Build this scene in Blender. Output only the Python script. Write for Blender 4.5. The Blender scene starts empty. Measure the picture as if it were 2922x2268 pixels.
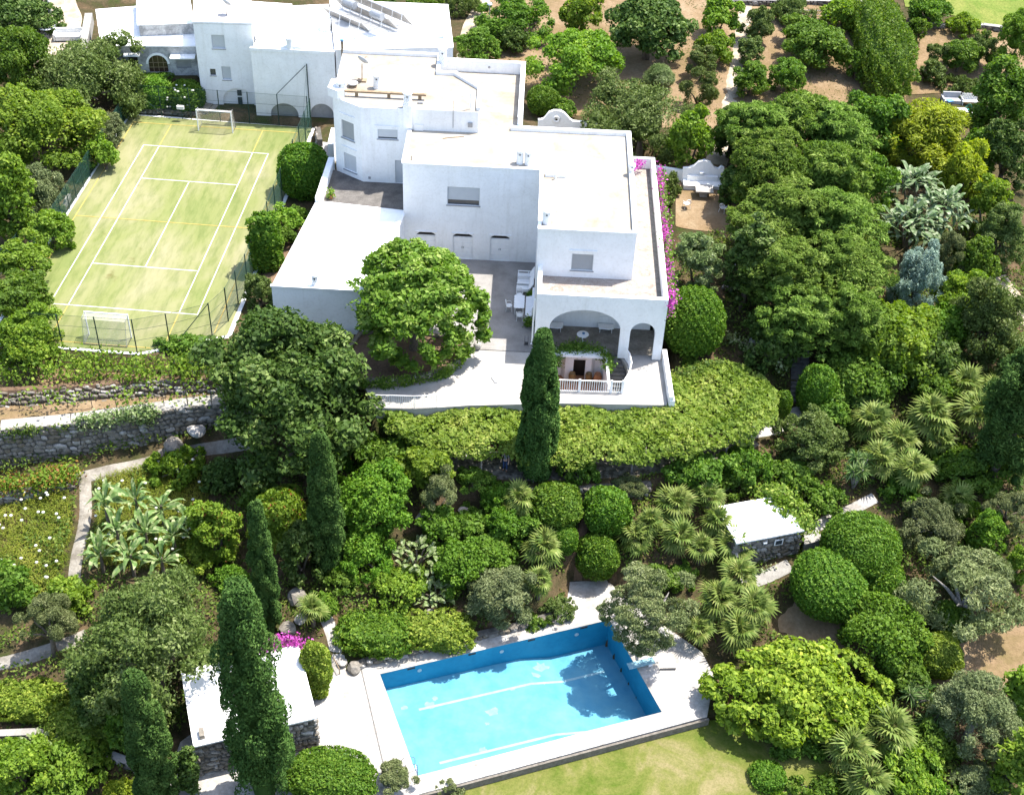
import bpy, bmesh, math, random
import numpy as np
from mathutils import Vector, Matrix
from mathutils.geometry import tessellate_polygon

scene = bpy.context.scene
COL = scene.collection
R_ = math.radians

# ---------------------------------------------------------------- camera, sky, sun, exposure
cam_d = bpy.data.cameras.new('camera'); cam = bpy.data.objects.new('camera', cam_d); COL.objects.link(cam)
cam_d.sensor_width = 36.0; cam_d.lens = 46.5630; cam_d.clip_start = 1.0; cam_d.clip_end = 3000.0
cam.matrix_world = Matrix(((0.996392, -0.077222, 0.035208, 32.3003), (0.07641, 0.635699, -0.768146, -88.424), (0.036936, 0.768065, 0.639306, 58.1891), (0, 0, 0, 1)))
scene.camera = cam

SUN_AZ, SUN_EL = R_(57.0), R_(66.0)             # azimuth clockwise from +y
sun_dir = Vector((math.sin(SUN_AZ)*math.cos(SUN_EL), math.cos(SUN_AZ)*math.cos(SUN_EL), math.sin(SUN_EL)))
world = bpy.data.worlds.new('World'); scene.world = world; world.use_nodes = True
wn = world.node_tree.nodes; wl = world.node_tree.links
sky = wn.new('ShaderNodeTexSky'); sky.sky_type = 'NISHITA'; sky.sun_disc = False
sky.sun_elevation = SUN_EL; sky.sun_rotation = SUN_AZ; sky.altitude = 100; sky.air_density = 1.0; sky.dust_density = 2.0
wl.new(sky.outputs[0], wn['Background'].inputs[0]); wn['Background'].inputs[1].default_value = 0.145
sun_l = bpy.data.lights.new('sun', 'SUN'); sun = bpy.data.objects.new('sun', sun_l); COL.objects.link(sun)
sun_l.energy = 3.6; sun_l.angle = R_(0.53); sun_l.color = (1.0, .955, .88)
sun.rotation_euler = sun_dir.to_track_quat('Z', 'Y').to_euler(); sun.location = (60, 40, 90)
vs = scene.view_settings
vs.view_transform = 'Standard'; vs.look = 'None'; vs.gamma = 1.0; vs.exposure = 1.65; vs.use_curve_mapping = False

# ---------------------------------------------------------------- helpers
def setp(o, label=None, cat=None, group=None, kind=None):
    if label: o['label'] = label
    if cat: o['category'] = cat
    if group: o['group'] = group
    if kind: o['kind'] = kind
    return o
def empty(name, loc=(0,0,0), rz=0, label=None, cat=None, group=None, parent=None):
    o = bpy.data.objects.new(name, None); COL.objects.link(o); o.empty_display_size = .3
    o.location = loc; o.rotation_euler = (0, 0, rz); o.parent = parent
    return setp(o, label, cat, group)
def link(name, me, parent=None, loc=(0,0,0), rot=(0,0,0), scale=(1,1,1)):
    o = bpy.data.objects.new(name, me); COL.objects.link(o); o.parent = parent
    o.location = loc; o.rotation_euler = rot; o.scale = scale
    return o
class MB:
    "collects simple solids into one mesh"
    def __init__(s): s.v = []; s.f = []
    def add(s, vs, fs):
        b = len(s.v); s.v += [tuple(p) for p in vs]; s.f += [tuple(b+i for i in f) for f in fs]; return s
    def box(s, x0, x1, y0, y1, z0, z1, M=None):
        vs = [(x0,y0,z0),(x1,y0,z0),(x1,y1,z0),(x0,y1,z0),(x0,y0,z1),(x1,y0,z1),(x1,y1,z1),(x0,y1,z1)]
        if M is not None: vs = [M @ Vector(p) for p in vs]
        return s.add(vs, [(3,2,1,0),(4,5,6,7),(0,1,5,4),(1,2,6,5),(2,3,7,6),(3,0,4,7)])
    def prism(s, poly, z0, z1, holes=(), bottom=True):
        loops = [list(poly)]+[list(h) for h in holes]
        flat = [p for l in loops for p in l]; n = len(flat)
        tri = tessellate_polygon([[Vector((p[0], p[1], 0)) for p in l] for l in loops]) if (holes or len(poly) > 4) else None
        zt = z1 if callable(z1) else (lambda x, y: z1)
        vs = [(p[0], p[1], zt(p[0], p[1])) for p in flat]+[(p[0], p[1], z0) for p in flat]
        fs = []
        if tri is None: fs.append(tuple(range(n)))
        else:
            for a, b, c in tri:
                pa, pb, pc = flat[a], flat[b], flat[c]
                up = (pb[0]-pa[0])*(pc[1]-pa[1])-(pb[1]-pa[1])*(pc[0]-pa[0]) > 0
                fs.append((a, b, c) if up else (a, c, b))
        if bottom: fs += [tuple(n+i for i in reversed(f)) for f in fs]
        k = 0
        for l in loops:
            m = len(l)
            for i in range(m):
                a, b = k+i, k+(i+1) % m
                fs.append((b, a, n+a, n+b))
            k += m
        return s.add(vs, fs)
    def tube(s, pts, rad, n=8, caps=True):
        pts = [Vector(p) for p in pts]; m = len(pts)
        if not hasattr(rad, '__len__'): rad = [rad]*m
        up = Vector((0,0,1)); vs = []
        for i, p in enumerate(pts):
            t = (pts[min(i+1, m-1)]-pts[max(i-1, 0)]).normalized()
            a = t.cross(up if abs(t.z) < .95 else Vector((1,0,0))).normalized(); b = a.cross(t)
            for k in range(n):
                th = 2*math.pi*k/n; vs.append(p+(a*math.cos(th)+b*math.sin(th))*rad[i])
        fs = [(i*n+k, i*n+(k+1) % n, (i+1)*n+(k+1) % n, (i+1)*n+k) for i in range(m-1) for k in range(n)]
        if caps: fs += [tuple(range(n-1, -1, -1)), tuple((m-1)*n+k for k in range(n))]
        return s.add(vs, fs)
    def lathe(s, prof, n=16, c=(0,0,0), twist=0.0, flute=0.0):
        vs = []; m = len(prof)
        for j, (r, z) in enumerate(prof):
            for k in range(n):
                th = 2*math.pi*k/n+twist*z
                rr = r*(1-(flute if k % 2 else 0)) if r > .01 else r
                vs.append((c[0]+rr*math.cos(th), c[1]+rr*math.sin(th), c[2]+z))
        fs = [(j*n+k, j*n+(k+1) % n, (j+1)*n+(k+1) % n, (j+1)*n+k) for j in range(m-1) for k in range(n)]
        fs += [tuple(range(n-1, -1, -1)), tuple((m-1)*n+k for k in range(n))]
        return s.add(vs, fs)
    def panel(s, a0, a1, z0, z1, t0, t1, holes=(), axis='x'):
        "wall panel along x (or y) from a0 to a1, thickness t0..t1, with rectangular holes (b0,b1,h0,h1)"
        cuts = sorted({a0, a1, *[h[0] for h in holes], *[h[1] for h in holes]})
        for c0, c1 in zip(cuts, cuts[1:]):
            zs = [(z0, z1)]
            for b0, b1, h0, h1 in holes:
                if b0 < c1-1e-6 and b1 > c0+1e-6:
                    zs = [q for (p0, p1) in zs for q in ((p0, min(p1, h0)), (max(p0, h1), p1)) if q[1]-q[0] > 1e-6]
            for p0, p1 in zs:
                if axis == 'x': s.box(c0, c1, t0, t1, p0, p1)
                else: s.box(t0, t1, c0, c1, p0, p1)
        return s
    def arch(s, a0, a1, spring, top, t0, t1, n=16, axis='x'):
        "fills the corners between an elliptic arch and the rectangle over it"
        c = (a0+a1)/2; ra = (a1-a0)/2; rb = top-spring
        for i in range(n):
            th0 = math.pi*(1-i/n); th1 = math.pi*(1-(i+1)/n)
            p0, p1 = c+ra*math.cos(th0), c+ra*math.cos(th1)
            q0, q1 = spring+rb*math.sin(th0), spring+rb*math.sin(th1)
            top_ = top+.002
            if axis == 'x': f = lambda a, t, z: (a, t, z)
            else: f = lambda a, t, z: (t, a, z)
            vs = [f(p0,t0,q0),f(p1,t0,q1),f(p1,t0,top_),f(p0,t0,top_),f(p0,t1,q0),f(p1,t1,q1),f(p1,t1,top_),f(p0,t1,top_)]
            s.add(vs, [(0,1,2,3),(7,6,5,4),(0,4,5,1),(3,2,6,7)])
        return s
    def mesh(s, name, mat, smooth=False):
        me = bpy.data.meshes.new(name); me.from_pydata(s.v, [], s.f); me.materials.append(M[mat]); me.update()
        if smooth: me.polygons.foreach_set('use_smooth', [True]*len(me.polygons))
        return me
    def build(s, name, mat, parent=None, smooth=False, **k):
        return link(name, s.mesh(name, mat, smooth), parent, **k)

# ---------------------------------------------------------------- materials
M = {}
class NT:
    def __init__(s, name):
        s.m = bpy.data.materials.new(name); s.m.use_nodes = True; s.t = s.m.node_tree
        s.n = s.t.nodes; s.b = s.n['Principled BSDF']; M[name] = s.m
    def node(s, t, **k):
        x = s.n.new(t)
        for a, v in k.items():
            if a.startswith('i_'):
                key = a[2:].replace('_', ' '); key = int(key) if key.isdigit() else key
                x.inputs[key].default_value = v
            else: setattr(x, a, v)
        return x
    def l(s, a, b): s.t.links.new(a, b)
    def coords(s, scale=1.0, obj=False):
        if obj: return s.node('ShaderNodeTexCoord').outputs['Object']
        return s.node('ShaderNodeNewGeometry').outputs['Position']
    def noise(s, scale, detail=5, rough=.6, dist=0.0, obj=False):
        x = s.node('ShaderNodeTexNoise', i_Scale=scale, i_Detail=detail, i_Roughness=rough, i_Distortion=dist)
        s.l(s.coords(obj=obj), x.inputs['Vector']); return x.outputs['Fac']
    def ramp(s, fac, stops):
        r = s.node('ShaderNodeValToRGB'); e = r.color_ramp.elements
        while len(e) < len(stops): e.new(.5)
        for i, (p, c) in enumerate(stops): e[i].position = p; e[i].color = (*c, 1)
        s.l(fac, r.inputs[0]); return r.outputs[0]
    def mix(s, fac, a, b, mode='MIX'):
        x = s.node('ShaderNodeMix', data_type='RGBA', blend_type=mode)
        for inp, v in ((0, fac), (6, a), (7, b)):
            if hasattr(v, 'is_output') or hasattr(v, 'links'): s.l(v, x.inputs[inp])
            elif inp == 0: x.inputs[0].default_value = v
            else: x.inputs[inp].default_value = (*v, 1)
        return x.outputs[2]
    def col(s, c):
        if isinstance(c, tuple): s.b.inputs['Base Color'].default_value = (*c, 1)
        else: s.l(c, s.b.inputs['Base Color'])
    def bump(s, h, strength=.4, dist=.05):
        b = s.node('ShaderNodeBump', i_Strength=strength, i_Distance=dist); s.l(h, b.inputs['Height']); s.l(b.outputs[0], s.b.inputs['Normal'])
    def rough(s, v, spec=.3): s.b.inputs['Roughness'].default_value = v; s.b.inputs['Specular IOR Level'].default_value = spec

def plain(name, c, rough=.6, metal=0.0, spec=.3, var=.12, scale=3.0):
    t = NT(name); n = t.noise(scale, 4)
    t.col(t.ramp(n, [(.3, tuple(x*(1-var) for x in c)), (.7, tuple(min(1, x*(1+var*.6)) for x in c))])); t.rough(rough, spec); t.b.inputs['Metallic'].default_value = metal
    return t
def two(name, a, b, scale, lo=.4, hi=.6, rough=.85, bump=0, detail=6, fine=None, dist=0.0, bscale=None):
    t = NT(name); c = t.ramp(t.noise(scale, detail, .65, dist), [(lo, a), (hi, b)])
    if fine:
        f = t.ramp(t.noise(fine[0], 3), [(.3, (1-fine[1],)*3), (.7, (1,)*3)]); c = t.mix(1.0, c, f, 'MULTIPLY')
    t.col(c); t.rough(rough, .25)
    if bump: t.bump(t.noise(bscale or scale*8, 4), bump, .06)
    return t
# white lime wash: fine streaks and a few weather stains
t = NT('white_wall'); st = t.ramp(t.noise(.35, 6, .7, .4), [(.35, (.73,.73,.72)), (.62, (.82,.82,.81))]); sp = t.ramp(t.noise(5, 5, .7), [(.28, (.90,.89,.87)), (.5, (1,1,1))])
mp = t.node('ShaderNodeMapping'); mp.inputs['Scale'].default_value = (1.7,1.7,.16); t.l(t.coords(), mp.inputs[0]); nz = t.node('ShaderNodeTexNoise', i_Scale=1.0, i_Detail=7, i_Roughness=.72); t.l(mp.outputs[0], nz.inputs['Vector'])
c = t.mix(1.0, t.mix(1.0, st, sp, 'MULTIPLY'), t.ramp(nz.outputs['Fac'], [(.28, (.90,.895,.88)), (.48, (1,1,1))]), 'MULTIPLY')
t.col(c); t.rough(.85, .15); t.bump(t.noise(9, 4), .3, .02)
t = NT('roof_cream'); c = t.ramp(t.noise(.3, 7, .7, .5), [(.32, (.235,.19,.14)), (.48, (.30,.265,.215)), (.64, (.36,.335,.29))]); sp = t.ramp(t.noise(2.2, 6, .75), [(.27, (.78,.70,.62)), (.44, (1,1,1))])
t.col(t.mix(1.0, c, sp, 'MULTIPLY')); t.rough(.85, .2); t.bump(t.noise(12, 3), .2, .02)
t = NT('roof_white'); c = t.ramp(t.noise(.5, 7, .7, .4), [(.3, (.72,.71,.68)), (.6, (.86,.86,.85))]); sp = t.ramp(t.noise(3, 6, .75), [(.24, (.75,.72,.66)), (.4, (1,1,1))])
t.col(t.mix(1.0, c, sp, 'MULTIPLY')); t.rough(.85, .2)
two('balcony_grey', (.085,.078,.07), (.17,.155,.14), 1.2, .3, .65, fine=(14, .3), bump=.15)
two('weathered_wall', (.24,.245,.245), (.52,.52,.51), .9, .34, .62, fine=(6, .35), dist=.8)
two('shade_path', (.07,.06,.045), (.24,.22,.185), 2.6, .40, .62, fine=(9, .4), bump=.4)  # canopy's dappled shade painted into the stone colour, with leaf litter
two('roof_grey', (.33,.29,.26), (.62,.58,.53), .7, .35, .62, fine=(9, .3))
two('terrace_paving', (.29,.27,.24), (.40,.38,.35), .6, .3, .65, fine=(14, .15), bump=.15)
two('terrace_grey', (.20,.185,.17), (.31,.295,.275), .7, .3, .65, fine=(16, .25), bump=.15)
two('deck_stone', (.29,.265,.235), (.44,.42,.39), .8, .34, .6, fine=(5, .3), bump=.2)
two('path_stone', (.17,.15,.12), (.30,.275,.235), 1.2, .35, .62, fine=(7, .3), bump=.3)
two('sand', (.27,.215,.15), (.42,.36,.275), .9, .35, .6, fine=(12, .2), bump=.2)
two('soil', (.09,.055,.032), (.20,.13,.08), .55, .35, .65, fine=(6, .4), bump=.5)
two('concrete', (.22,.205,.185), (.36,.345,.315), 1.5, .3, .65, fine=(14, .25), bump=.2)
two('mortar', (.075,.068,.058), (.15,.137,.118), 2.0, .3, .65, fine=(14, .3), bump=.4)
for i, (a, b) in enumerate([((.12,.105,.085), (.235,.21,.175)), ((.155,.138,.115), (.29,.262,.222)), ((.12,.10,.072), (.235,.195,.145)), ((.28,.26,.235), (.48,.455,.42))]):
    two('stone_%d' % i, a, b, 4.0, .3, .7, fine=(22, .35), bump=.5)
two('bark', (.085,.065,.05), (.19,.155,.12), 6, .3, .7, bump=.7)
two('bark_grey', (.15,.135,.12), (.30,.275,.245), 6, .3, .7, bump=.7)
two('terracotta', (.30,.13,.06), (.45,.22,.11), 5, .3, .7)
two('wood', (.20,.14,.085), (.36,.27,.175), 3, .3, .7, fine=(20, .3))
two('step_stone', (.10,.095,.09), (.20,.19,.175), 3, .3, .7, fine=(20, .3))
plain('white_paint', (.80,.80,.79), .45, var=.06); plain('white_metal', (.78,.78,.77), .35, var=.05)
plain('shutter', (.27,.285,.295), .5, var=.04); plain('shutter_light', (.46,.48,.495), .5, var=.04)
plain('dark_opening', (.018,.015,.013), .6); plain('brown_glass', (.05,.03,.022), .15, spec=.6)
plain('glass', (.04,.05,.055), .08, spec=.8); plain('fence_green', (.012,.035,.028), .5); plain('steel', (.40,.41,.42), .3, 1.0)
plain('grey_metal', (.30,.31,.325), .45, .3); plain('tube_back', (.30,.285,.265), .5, .2); plain('dark_iron', (.035,.035,.037), .5)
plain('dish_grey', (.42,.43,.44), .4); plain('blue_cap', (.10,.22,.36), .5); plain('canvas', (.66,.65,.62), .9)
plain('sofa_grey', (.36,.36,.37), .9); plain('green_plastic', (.03,.22,.17), .5); plain('blue_towel', (.12,.32,.62), .9)
plain('denim', (.045,.075,.16), .9); plain('shirt', (.16,.17,.18), .9); plain('skin', (.52,.33,.24), .6); plain('hair', (.03,.02,.015), .6); plain('shoe', (.24,.11,.05), .6)
plain('brass_fruit', (.24,.15,.06), .6); plain('yellow_line', (.40,.29,.07), .8, var=.25, scale=2); plain('white_line', (.74,.74,.70), .8, var=.12, scale=2)
two('pool_blue', (.045,.225,.35), (.095,.29,.38), .6, .3, .68, rough=.55, fine=(1.7, .1))
two('pool_line', (.16,.34,.40), (.24,.38,.42), 2.0, .3, .68, rough=.55)
two('pool_stain', (.17,.35,.41), (.12,.33,.40), 2.5, .35, .6, rough=.6)
two('pool_wall', (.008,.185,.315), (.018,.235,.37), .8, .3, .68, rough=.5, fine=(3, .12))
# artificial turf of the court: worn sandy patches streaked along its length
t = NT('turf'); pos = t.coords(); mp = t.node('ShaderNodeMapping'); mp.inputs['Scale'].default_value = (.20,.085,.2); t.l(pos, mp.inputs[0])
nz = t.node('ShaderNodeTexNoise', i_Scale=1.0, i_Detail=7, i_Roughness=.62, i_Distortion=.4); t.l(mp.outputs[0], nz.inputs['Vector'])
c = t.ramp(nz.outputs['Fac'], [(.31, (.125,.155,.048)), (.44, (.165,.18,.066)), (.56, (.205,.202,.098)), (.70, (.24,.222,.132))])
mp2 = t.node('ShaderNodeMapping'); mp2.inputs['Scale'].default_value = (1.6,.35,1); t.l(pos, mp2.inputs[0])
n2 = t.node('ShaderNodeTexNoise', i_Scale=1.0, i_Detail=6, i_Roughness=.7); t.l(mp2.outputs[0], n2.inputs['Vector'])
c = t.mix(1.0, c, t.ramp(n2.outputs['Fac'], [(.30, (.66,.74,.62)), (.55, (1,1,1))]), 'MULTIPLY')
c = t.mix(1.0, c, t.ramp(t.noise(.27, 5, .6), [(.30, (.70,.64,.55)), (.37, (1,1,1))]), 'MULTIPLY')
t.col(c); t.rough(.95, .1); t.bump(t.noise(30, 3), .3, .02)
# lawn: green with dry straw patches
t = NT('lawn'); c = t.ramp(t.noise(.32, 7, .65, .6), [(.36, (.075,.108,.014)), (.50, (.135,.140,.036)), (.64, (.21,.175,.085))])
c = t.mix(1.0, c, t.ramp(t.noise(7, 5, .75), [(.3, (.62,.68,.55)), (.65, (1.0,1.0,1.0))]), 'MULTIPLY'); t.col(c); t.rough(.95, .1); t.bump(t.noise(25, 4), .5, .05)
# garden ground: leaf litter, soil and short weeds
t = NT('ground'); c = t.ramp(t.noise(.45, 8, .7, .5), [(.34, (.045,.06,.014)), (.48, (.07,.058,.028)), (.62, (.13,.088,.05)), (.78, (.20,.15,.095))])
c = t.mix(1.0, c, t.ramp(t.noise(5, 6, .75), [(.3, (.5,.5,.48)), (.68, (1,1,1))]), 'MULTIPLY'); t.col(c); t.rough(.95, .1); t.bump(t.noise(9, 5), .7, .1)
t = NT('orchard_soil'); c = t.ramp(t.noise(.25, 8, .7, .5), [(.33, (.15,.115,.05)), (.5, (.215,.148,.085)), (.68, (.275,.205,.13))])
c = t.mix(1.0, c, t.ramp(t.noise(4, 6, .75), [(.3, (.66,.66,.62)), (.65, (1,1,1))]), 'MULTIPLY'); t.col(c); t.rough(.95, .1); t.bump(t.noise(9, 5), .5, .08)
t = NT('meadow'); c = t.ramp(t.noise(.3, 8, .7, .5), [(.36, (.10,.155,.024)), (.6, (.185,.20,.05))]); c = t.mix(1.0, c, t.ramp(t.noise(5, 6, .75), [(.3, (.5,.55,.45)), (.62, (1,1,1))]), 'MULTIPLY'); t.col(c); t.rough(.95, .1); t.bump(t.noise(9, 5), .6, .1)
# worn mosaic floor of the upper terrace with round medallions
t = NT('mosaic'); c = t.ramp(t.noise(1.6, 7, .7, .8), [(.34, (.235,.185,.155)), (.52, (.30,.265,.235)), (.7, (.37,.345,.32))])
c = t.mix(1.0, c, t.ramp(t.noise(11, 4, .7), [(.3, (.70,.66,.62)), (.6, (1,1,1))]), 'MULTIPLY'); t.col(c); t.rough(.8, .2)
two('medallion', (.25,.185,.15), (.33,.28,.24), 3.5, .36, .62, fine=(12, .3))
# knotted nets: fine open mesh
def net(name, c, open_):
    t = NT(name); tr = t.node('ShaderNodeBsdfTransparent'); mx = t.node('ShaderNodeMixShader'); mx.inputs[0].default_value = open_
    t.col(c); t.rough(.7); t.l(t.b.outputs[0], mx.inputs[1]); t.l(tr.outputs[0], mx.inputs[2]); t.l(mx.outputs[0], t.n['Material Output'].inputs[0])
net('fence_net', (.02,.085,.06), .66); net('fence_net_thin', (.025,.07,.06), .86); net('goal_net', (.55,.53,.50), .72)
# leaves: hue varies from leaf to leaf and plant to plant, part of the light passes through
def leaf(name, a, b, c=None, trans=.30, rough=.55, spec=.16):
    t = NT(name); at = t.node('ShaderNodeAttribute'); at.attribute_name = 'rnd'
    col_ = t.ramp(at.outputs['Fac'], [(0.0, a), (.62, b), (1.0, c or b)])
    oi = t.node('ShaderNodeObjectInfo'); hs = t.node('ShaderNodeHueSaturation')
    mr = t.node('ShaderNodeMapRange'); mr.inputs[3].default_value = .89; mr.inputs[4].default_value = 1.12; t.l(oi.outputs['Random'], mr.inputs[0])
    hs.inputs['Saturation'].default_value = .93; t.l(mr.outputs[0], hs.inputs['Value']); t.l(col_, hs.inputs['Color'])
    mh = t.node('ShaderNodeMapRange'); mh.inputs[3].default_value = .493; mh.inputs[4].default_value = .506; t.l(oi.outputs['Random'], mh.inputs[0]); t.l(mh.outputs[0], hs.inputs['Hue'])
    t.l(hs.outputs[0], t.b.inputs['Base Color']); t.rough(rough, spec)
    tb = t.node('ShaderNodeBsdfTranslucent'); br = t.node('ShaderNodeHueSaturation', i_Value=1.25, i_Saturation=1.1); t.l(hs.outputs[0], br.inputs['Color']); t.l(br.outputs[0], tb.inputs[0])
    mx = t.node('ShaderNodeMixShader'); mx.inputs[0].default_value = trans
    t.l(t.b.outputs[0], mx.inputs[1]); t.l(tb.outputs[0], mx.inputs[2]); t.l(mx.outputs[0], t.n['Material Output'].inputs[0])
leaf('lf_broad', (.050,.110,.006), (.100,.19,.010), (.20,.29,.03), .38)
leaf('lf_bright', (.080,.165,.006), (.145,.255,.010), (.25,.35,.03), .40)
leaf('lf_bright2', (.055,.14,.004), (.105,.215,.006), (.18,.29,.012), .38)
leaf('lf_gold', (.075,.145,.005), (.155,.25,.009), (.31,.39,.03), 0.42)
leaf('lf_gold2', (.10,.18,.004), (.195,.295,.008), (.36,.43,.03), 0.42)
leaf('lf_yellow', (.155,.22,.004), (.275,.345,.008), (.43,.48,.025), 0.44)
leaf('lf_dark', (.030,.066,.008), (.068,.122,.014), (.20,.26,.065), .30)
leaf('lf_mastic', (.058,.098,.013), (.108,.158,.028), (.215,.26,.085), .32)
leaf('lf_olive', (.090,.120,.038), (.150,.182,.068), (.245,.27,.12), .28)
leaf('lf_olive2', (.095,.125,.036), (.165,.20,.068), (.28,.30,.13), 0.28)
leaf('lf_cypress', (.026,.066,.010), (.056,.122,.018), (.115,.195,.036), 0.24, .7, .1)
leaf('lf_cedar', (.060,.120,.010), (.135,.222,.022), (.28,.37,.075), 0.36, .65, .1)
leaf('lf_blue', (.15,.225,.165), (.30,.41,.32), (.46,.56,.45), 0.28, .7, .1)
leaf('lf_clip', (.048,.122,.003), (.088,.182,.005), (.155,.25,.012), .34)
leaf('lf_clipy', (.095,.155,.006), (.175,.245,.012), (.30,.35,.035), 0.36)
leaf('lf_rosette', (.062,.15,.006), (.135,.25,.012), (.36,.46,.10), .40)
leaf('lf_vine', (.085,.165,.010), (.185,.28,.022), (.35,.41,.075), .42)
leaf('lf_pale', (.085,.145,.03), (.18,.24,.075), (.33,.37,.20), .35)
leaf('lf_palm', (.065,.120,.012), (.150,.205,.032), (.30,.325,.085), .32)
leaf('lf_strel', (.06,.12,.03), (.13,.195,.075), (.30,.35,.21), 0.3, .45)
leaf('lf_banana', (.075,.155,.030), (.155,.25,.065), (.34,.39,.17), .36, .4)
leaf('lf_drac', (.055,.115,.022), (.105,.185,.042), (.24,.30,.11), .25, .4)
leaf('lf_redleaf', (.085,.165,.005), (.165,.255,.010), (.27,.085,.02), 0.36)
leaf('lf_pink', (.34,.025,.24), (.50,.045,.36), (.62,.12,.50), .3)
leaf('lf_ground', (.045,.098,.006), (.095,.155,.012), (.19,.22,.03), .34)
leaf('lf_lily', (.090,.140,.006), (.185,.225,.012), (.32,.31,.04), .36)
leaf('lf_white', (.66,.66,.60), (.78,.78,.74), (.80,.80,.78), .3)

# ---------------------------------------------------------------- terrain height
CTRL = np.array([(-20,-30,-7),(-12,-10,-1.5),(-14,5,-1),(-14,18,0),(-22,28,2.3),(-25,45,3),(0,45,3),(20,36,2),(30,25,1.8),
 (30,45,3),(45,25,1.8),(60,28,1.2),(75,40,2),(70,25,.8),(60,45,3),(45,12,1.3),(43,6,1.2),(44,0,.6),(46,-6,0),(52,-4,0),
 (60,0,-.5),(70,5,-.5),(52,-12,-2.5),(58,-14,-3),(70,-10,-2.5),(54,-20,-4.2),(50,-22,-4.7),(62,-24,-5.5),(72,-25,-6),
 (50,-28,-6.2),(58,-32,-6.9),(47,-31,-6.9),(68,-40,-8.2),(46,-36,-7.8),(50,-42,-8.1),(58,-46,-8.4),(35,-50,-8.2),
 (20,-27,-5),(25,-27,-5),(31,-26,-4.8),(38,-25.5,-5),(43,-24,-4.8),(22,-32,-6.5),(28,-31,-6.6),(40,-29,-6.6),(15,-30,-5.9),
 (10,-24,-5),(5,-28,-5.4),(0,-30,-5.6),(-6,-30,-5.6),(-6,-36,-6.6),(5,-36,-6.6),(10,-40,-7.3),(0,-42,-8),(-6,-46,-9),
 (14,-37,-7),(10,-48,-9),(16,-24,-4.2),(12,-16,-1),(10,-2,0),(11,8,0),(10,14,.2),(100,0,-2),(100,60,3),(100,-60,-9),
 (-60,0,-2),(-60,60,3),(-60,-60,-10),(20,90,6),(20,-90,-9)], float)
POOL = [(22.62,-37.08),(36.67,-31.17),(40.0,-38.12),(25.85,-44.1)]
PADS = [  # polygon, height, blend width
 ([(-8.7,-17),(8.7,-17),(8.7,17.6),(-8.7,17.6)], -.05, .6),
 ([(-14,-26.2),(-4.6,-23.5),(-.1,-22.35),(4.2,-20.85),(7.2,-19.75),(9.2,-19.2),(13,-18.3),(13,-17.4),(-14,-17.4)], -1.5, .3),
 ([(-3,17.9),(10.5,17.7),(21,20),(21,31),(-3,31)], .3, .6),
 ([(-24,20.6),(-2.8,20.6),(-2.8,34),(-26,34)], 2.2, .8),
 ([(20,-20.5),(26.2,-19.5),(39.6,-17.9),(40.2,15),(11,14),(10.8,-14),(17,-15)], -.12, .5),
 ([(29.0,-19),(39.6,-17.8),(40.0,-9.2),(29.5,-9.6)], -3.0, .3),
 ([(20,-21),(26,-20),(39.8,-18.2),(40.6,-13.4),(43,-12.6),(47,-12.6),(49.5,-12.2),(51.5,-12.6),(51,-14.5),(49,-16.8),(46.5,-19.5),(42,-21.7),(36,-23.2),(30,-24.2),(24,-24.2)], -3.0, .45),
 ([(46.4,-9.6),(49.0,-9.9),(48.4,-3),(44,-3)], -.1, .4),
 ([(12,-46.8),(11.5,-43),(16,-41),(15.3,-38.3),(19,-36.6),(21.5,-36.3),(27.8,-33.6),(33.4,-31.2),(33.9,-28),(36.5,-27.5),(43.8,-33),(42.9,-38.4),(26,-45.6),(24.3,-46.6)], -7.56, .5),
 ([(25.5,-45.0),(42.4,-37.8),(46,-36.9),(60,-50),(24,-62)], -8.3, .25),
 ([(22.3,-37.1),(36.7,-30.9),(40.4,-38.15),(25.7,-44.5)], -10.6, .25),
]
def _tps(r):
    return np.where(r > 1e-9, r*r*np.log(np.maximum(r, 1e-9)), 0.0)
_n = len(CTRL)
_A = np.zeros((_n+3, _n+3))
_A[:_n,:_n] = _tps(np.hypot(CTRL[:,None,0]-CTRL[None,:,0], CTRL[:,None,1]-CTRL[None,:,1])) + np.eye(_n)*3.0
_A[:_n,_n] = 1; _A[:_n,_n+1:] = CTRL[:,:2]; _A[_n,:_n] = 1; _A[_n+1:,:_n] = CTRL[:,:2].T
_W = np.linalg.solve(_A, np.concatenate([CTRL[:,2], np.zeros(3)]))
def poly_sd(x, y, poly):
    "signed distance to a polygon, positive inside"
    P = np.asarray(poly, float); Q = np.roll(P, -1, 0)
    inside = np.zeros(x.shape, bool); d2 = np.full(x.shape, 1e18)
    for (ax, ay), (bx, by) in zip(P, Q):
        ex, ey = bx-ax, by-ay
        t = np.clip(((x-ax)*ex+(y-ay)*ey)/(ex*ex+ey*ey), 0, 1)
        d2 = np.minimum(d2, (x-ax-t*ex)**2+(y-ay-t*ey)**2)
        if ay != by:
            inside ^= ((ay > y) != (by > y)) & (x < ex*(y-ay)/ey+ax)
    return np.where(inside, 1, -1)*np.sqrt(d2)
def H(x, y):
    x = np.asarray(x, float); y = np.asarray(y, float); sh = np.broadcast(x, y).shape
    x = np.broadcast_to(x, sh).ravel(); y = np.broadcast_to(y, sh).ravel()
    r = np.hypot(x[:,None]-CTRL[None,:,0], y[:,None]-CTRL[None,:,1])
    z = _tps(r)@_W[:_n] + _W[_n] + x*_W[_n+1] + y*_W[_n+2]
    z = np.clip(z, -16, 9)
    z = z + .12*np.sin(x*.9+1.3*np.sin(y*.5))*np.sin(y*.8+.6)
    for poly, pz, w in PADS:
        t = np.clip(poly_sd(x, y, poly)/w + 1, 0, 1); t = t*t*(3-2*t)
        z = z*(1-t) + pz*t
    return z.reshape(sh)

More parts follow.
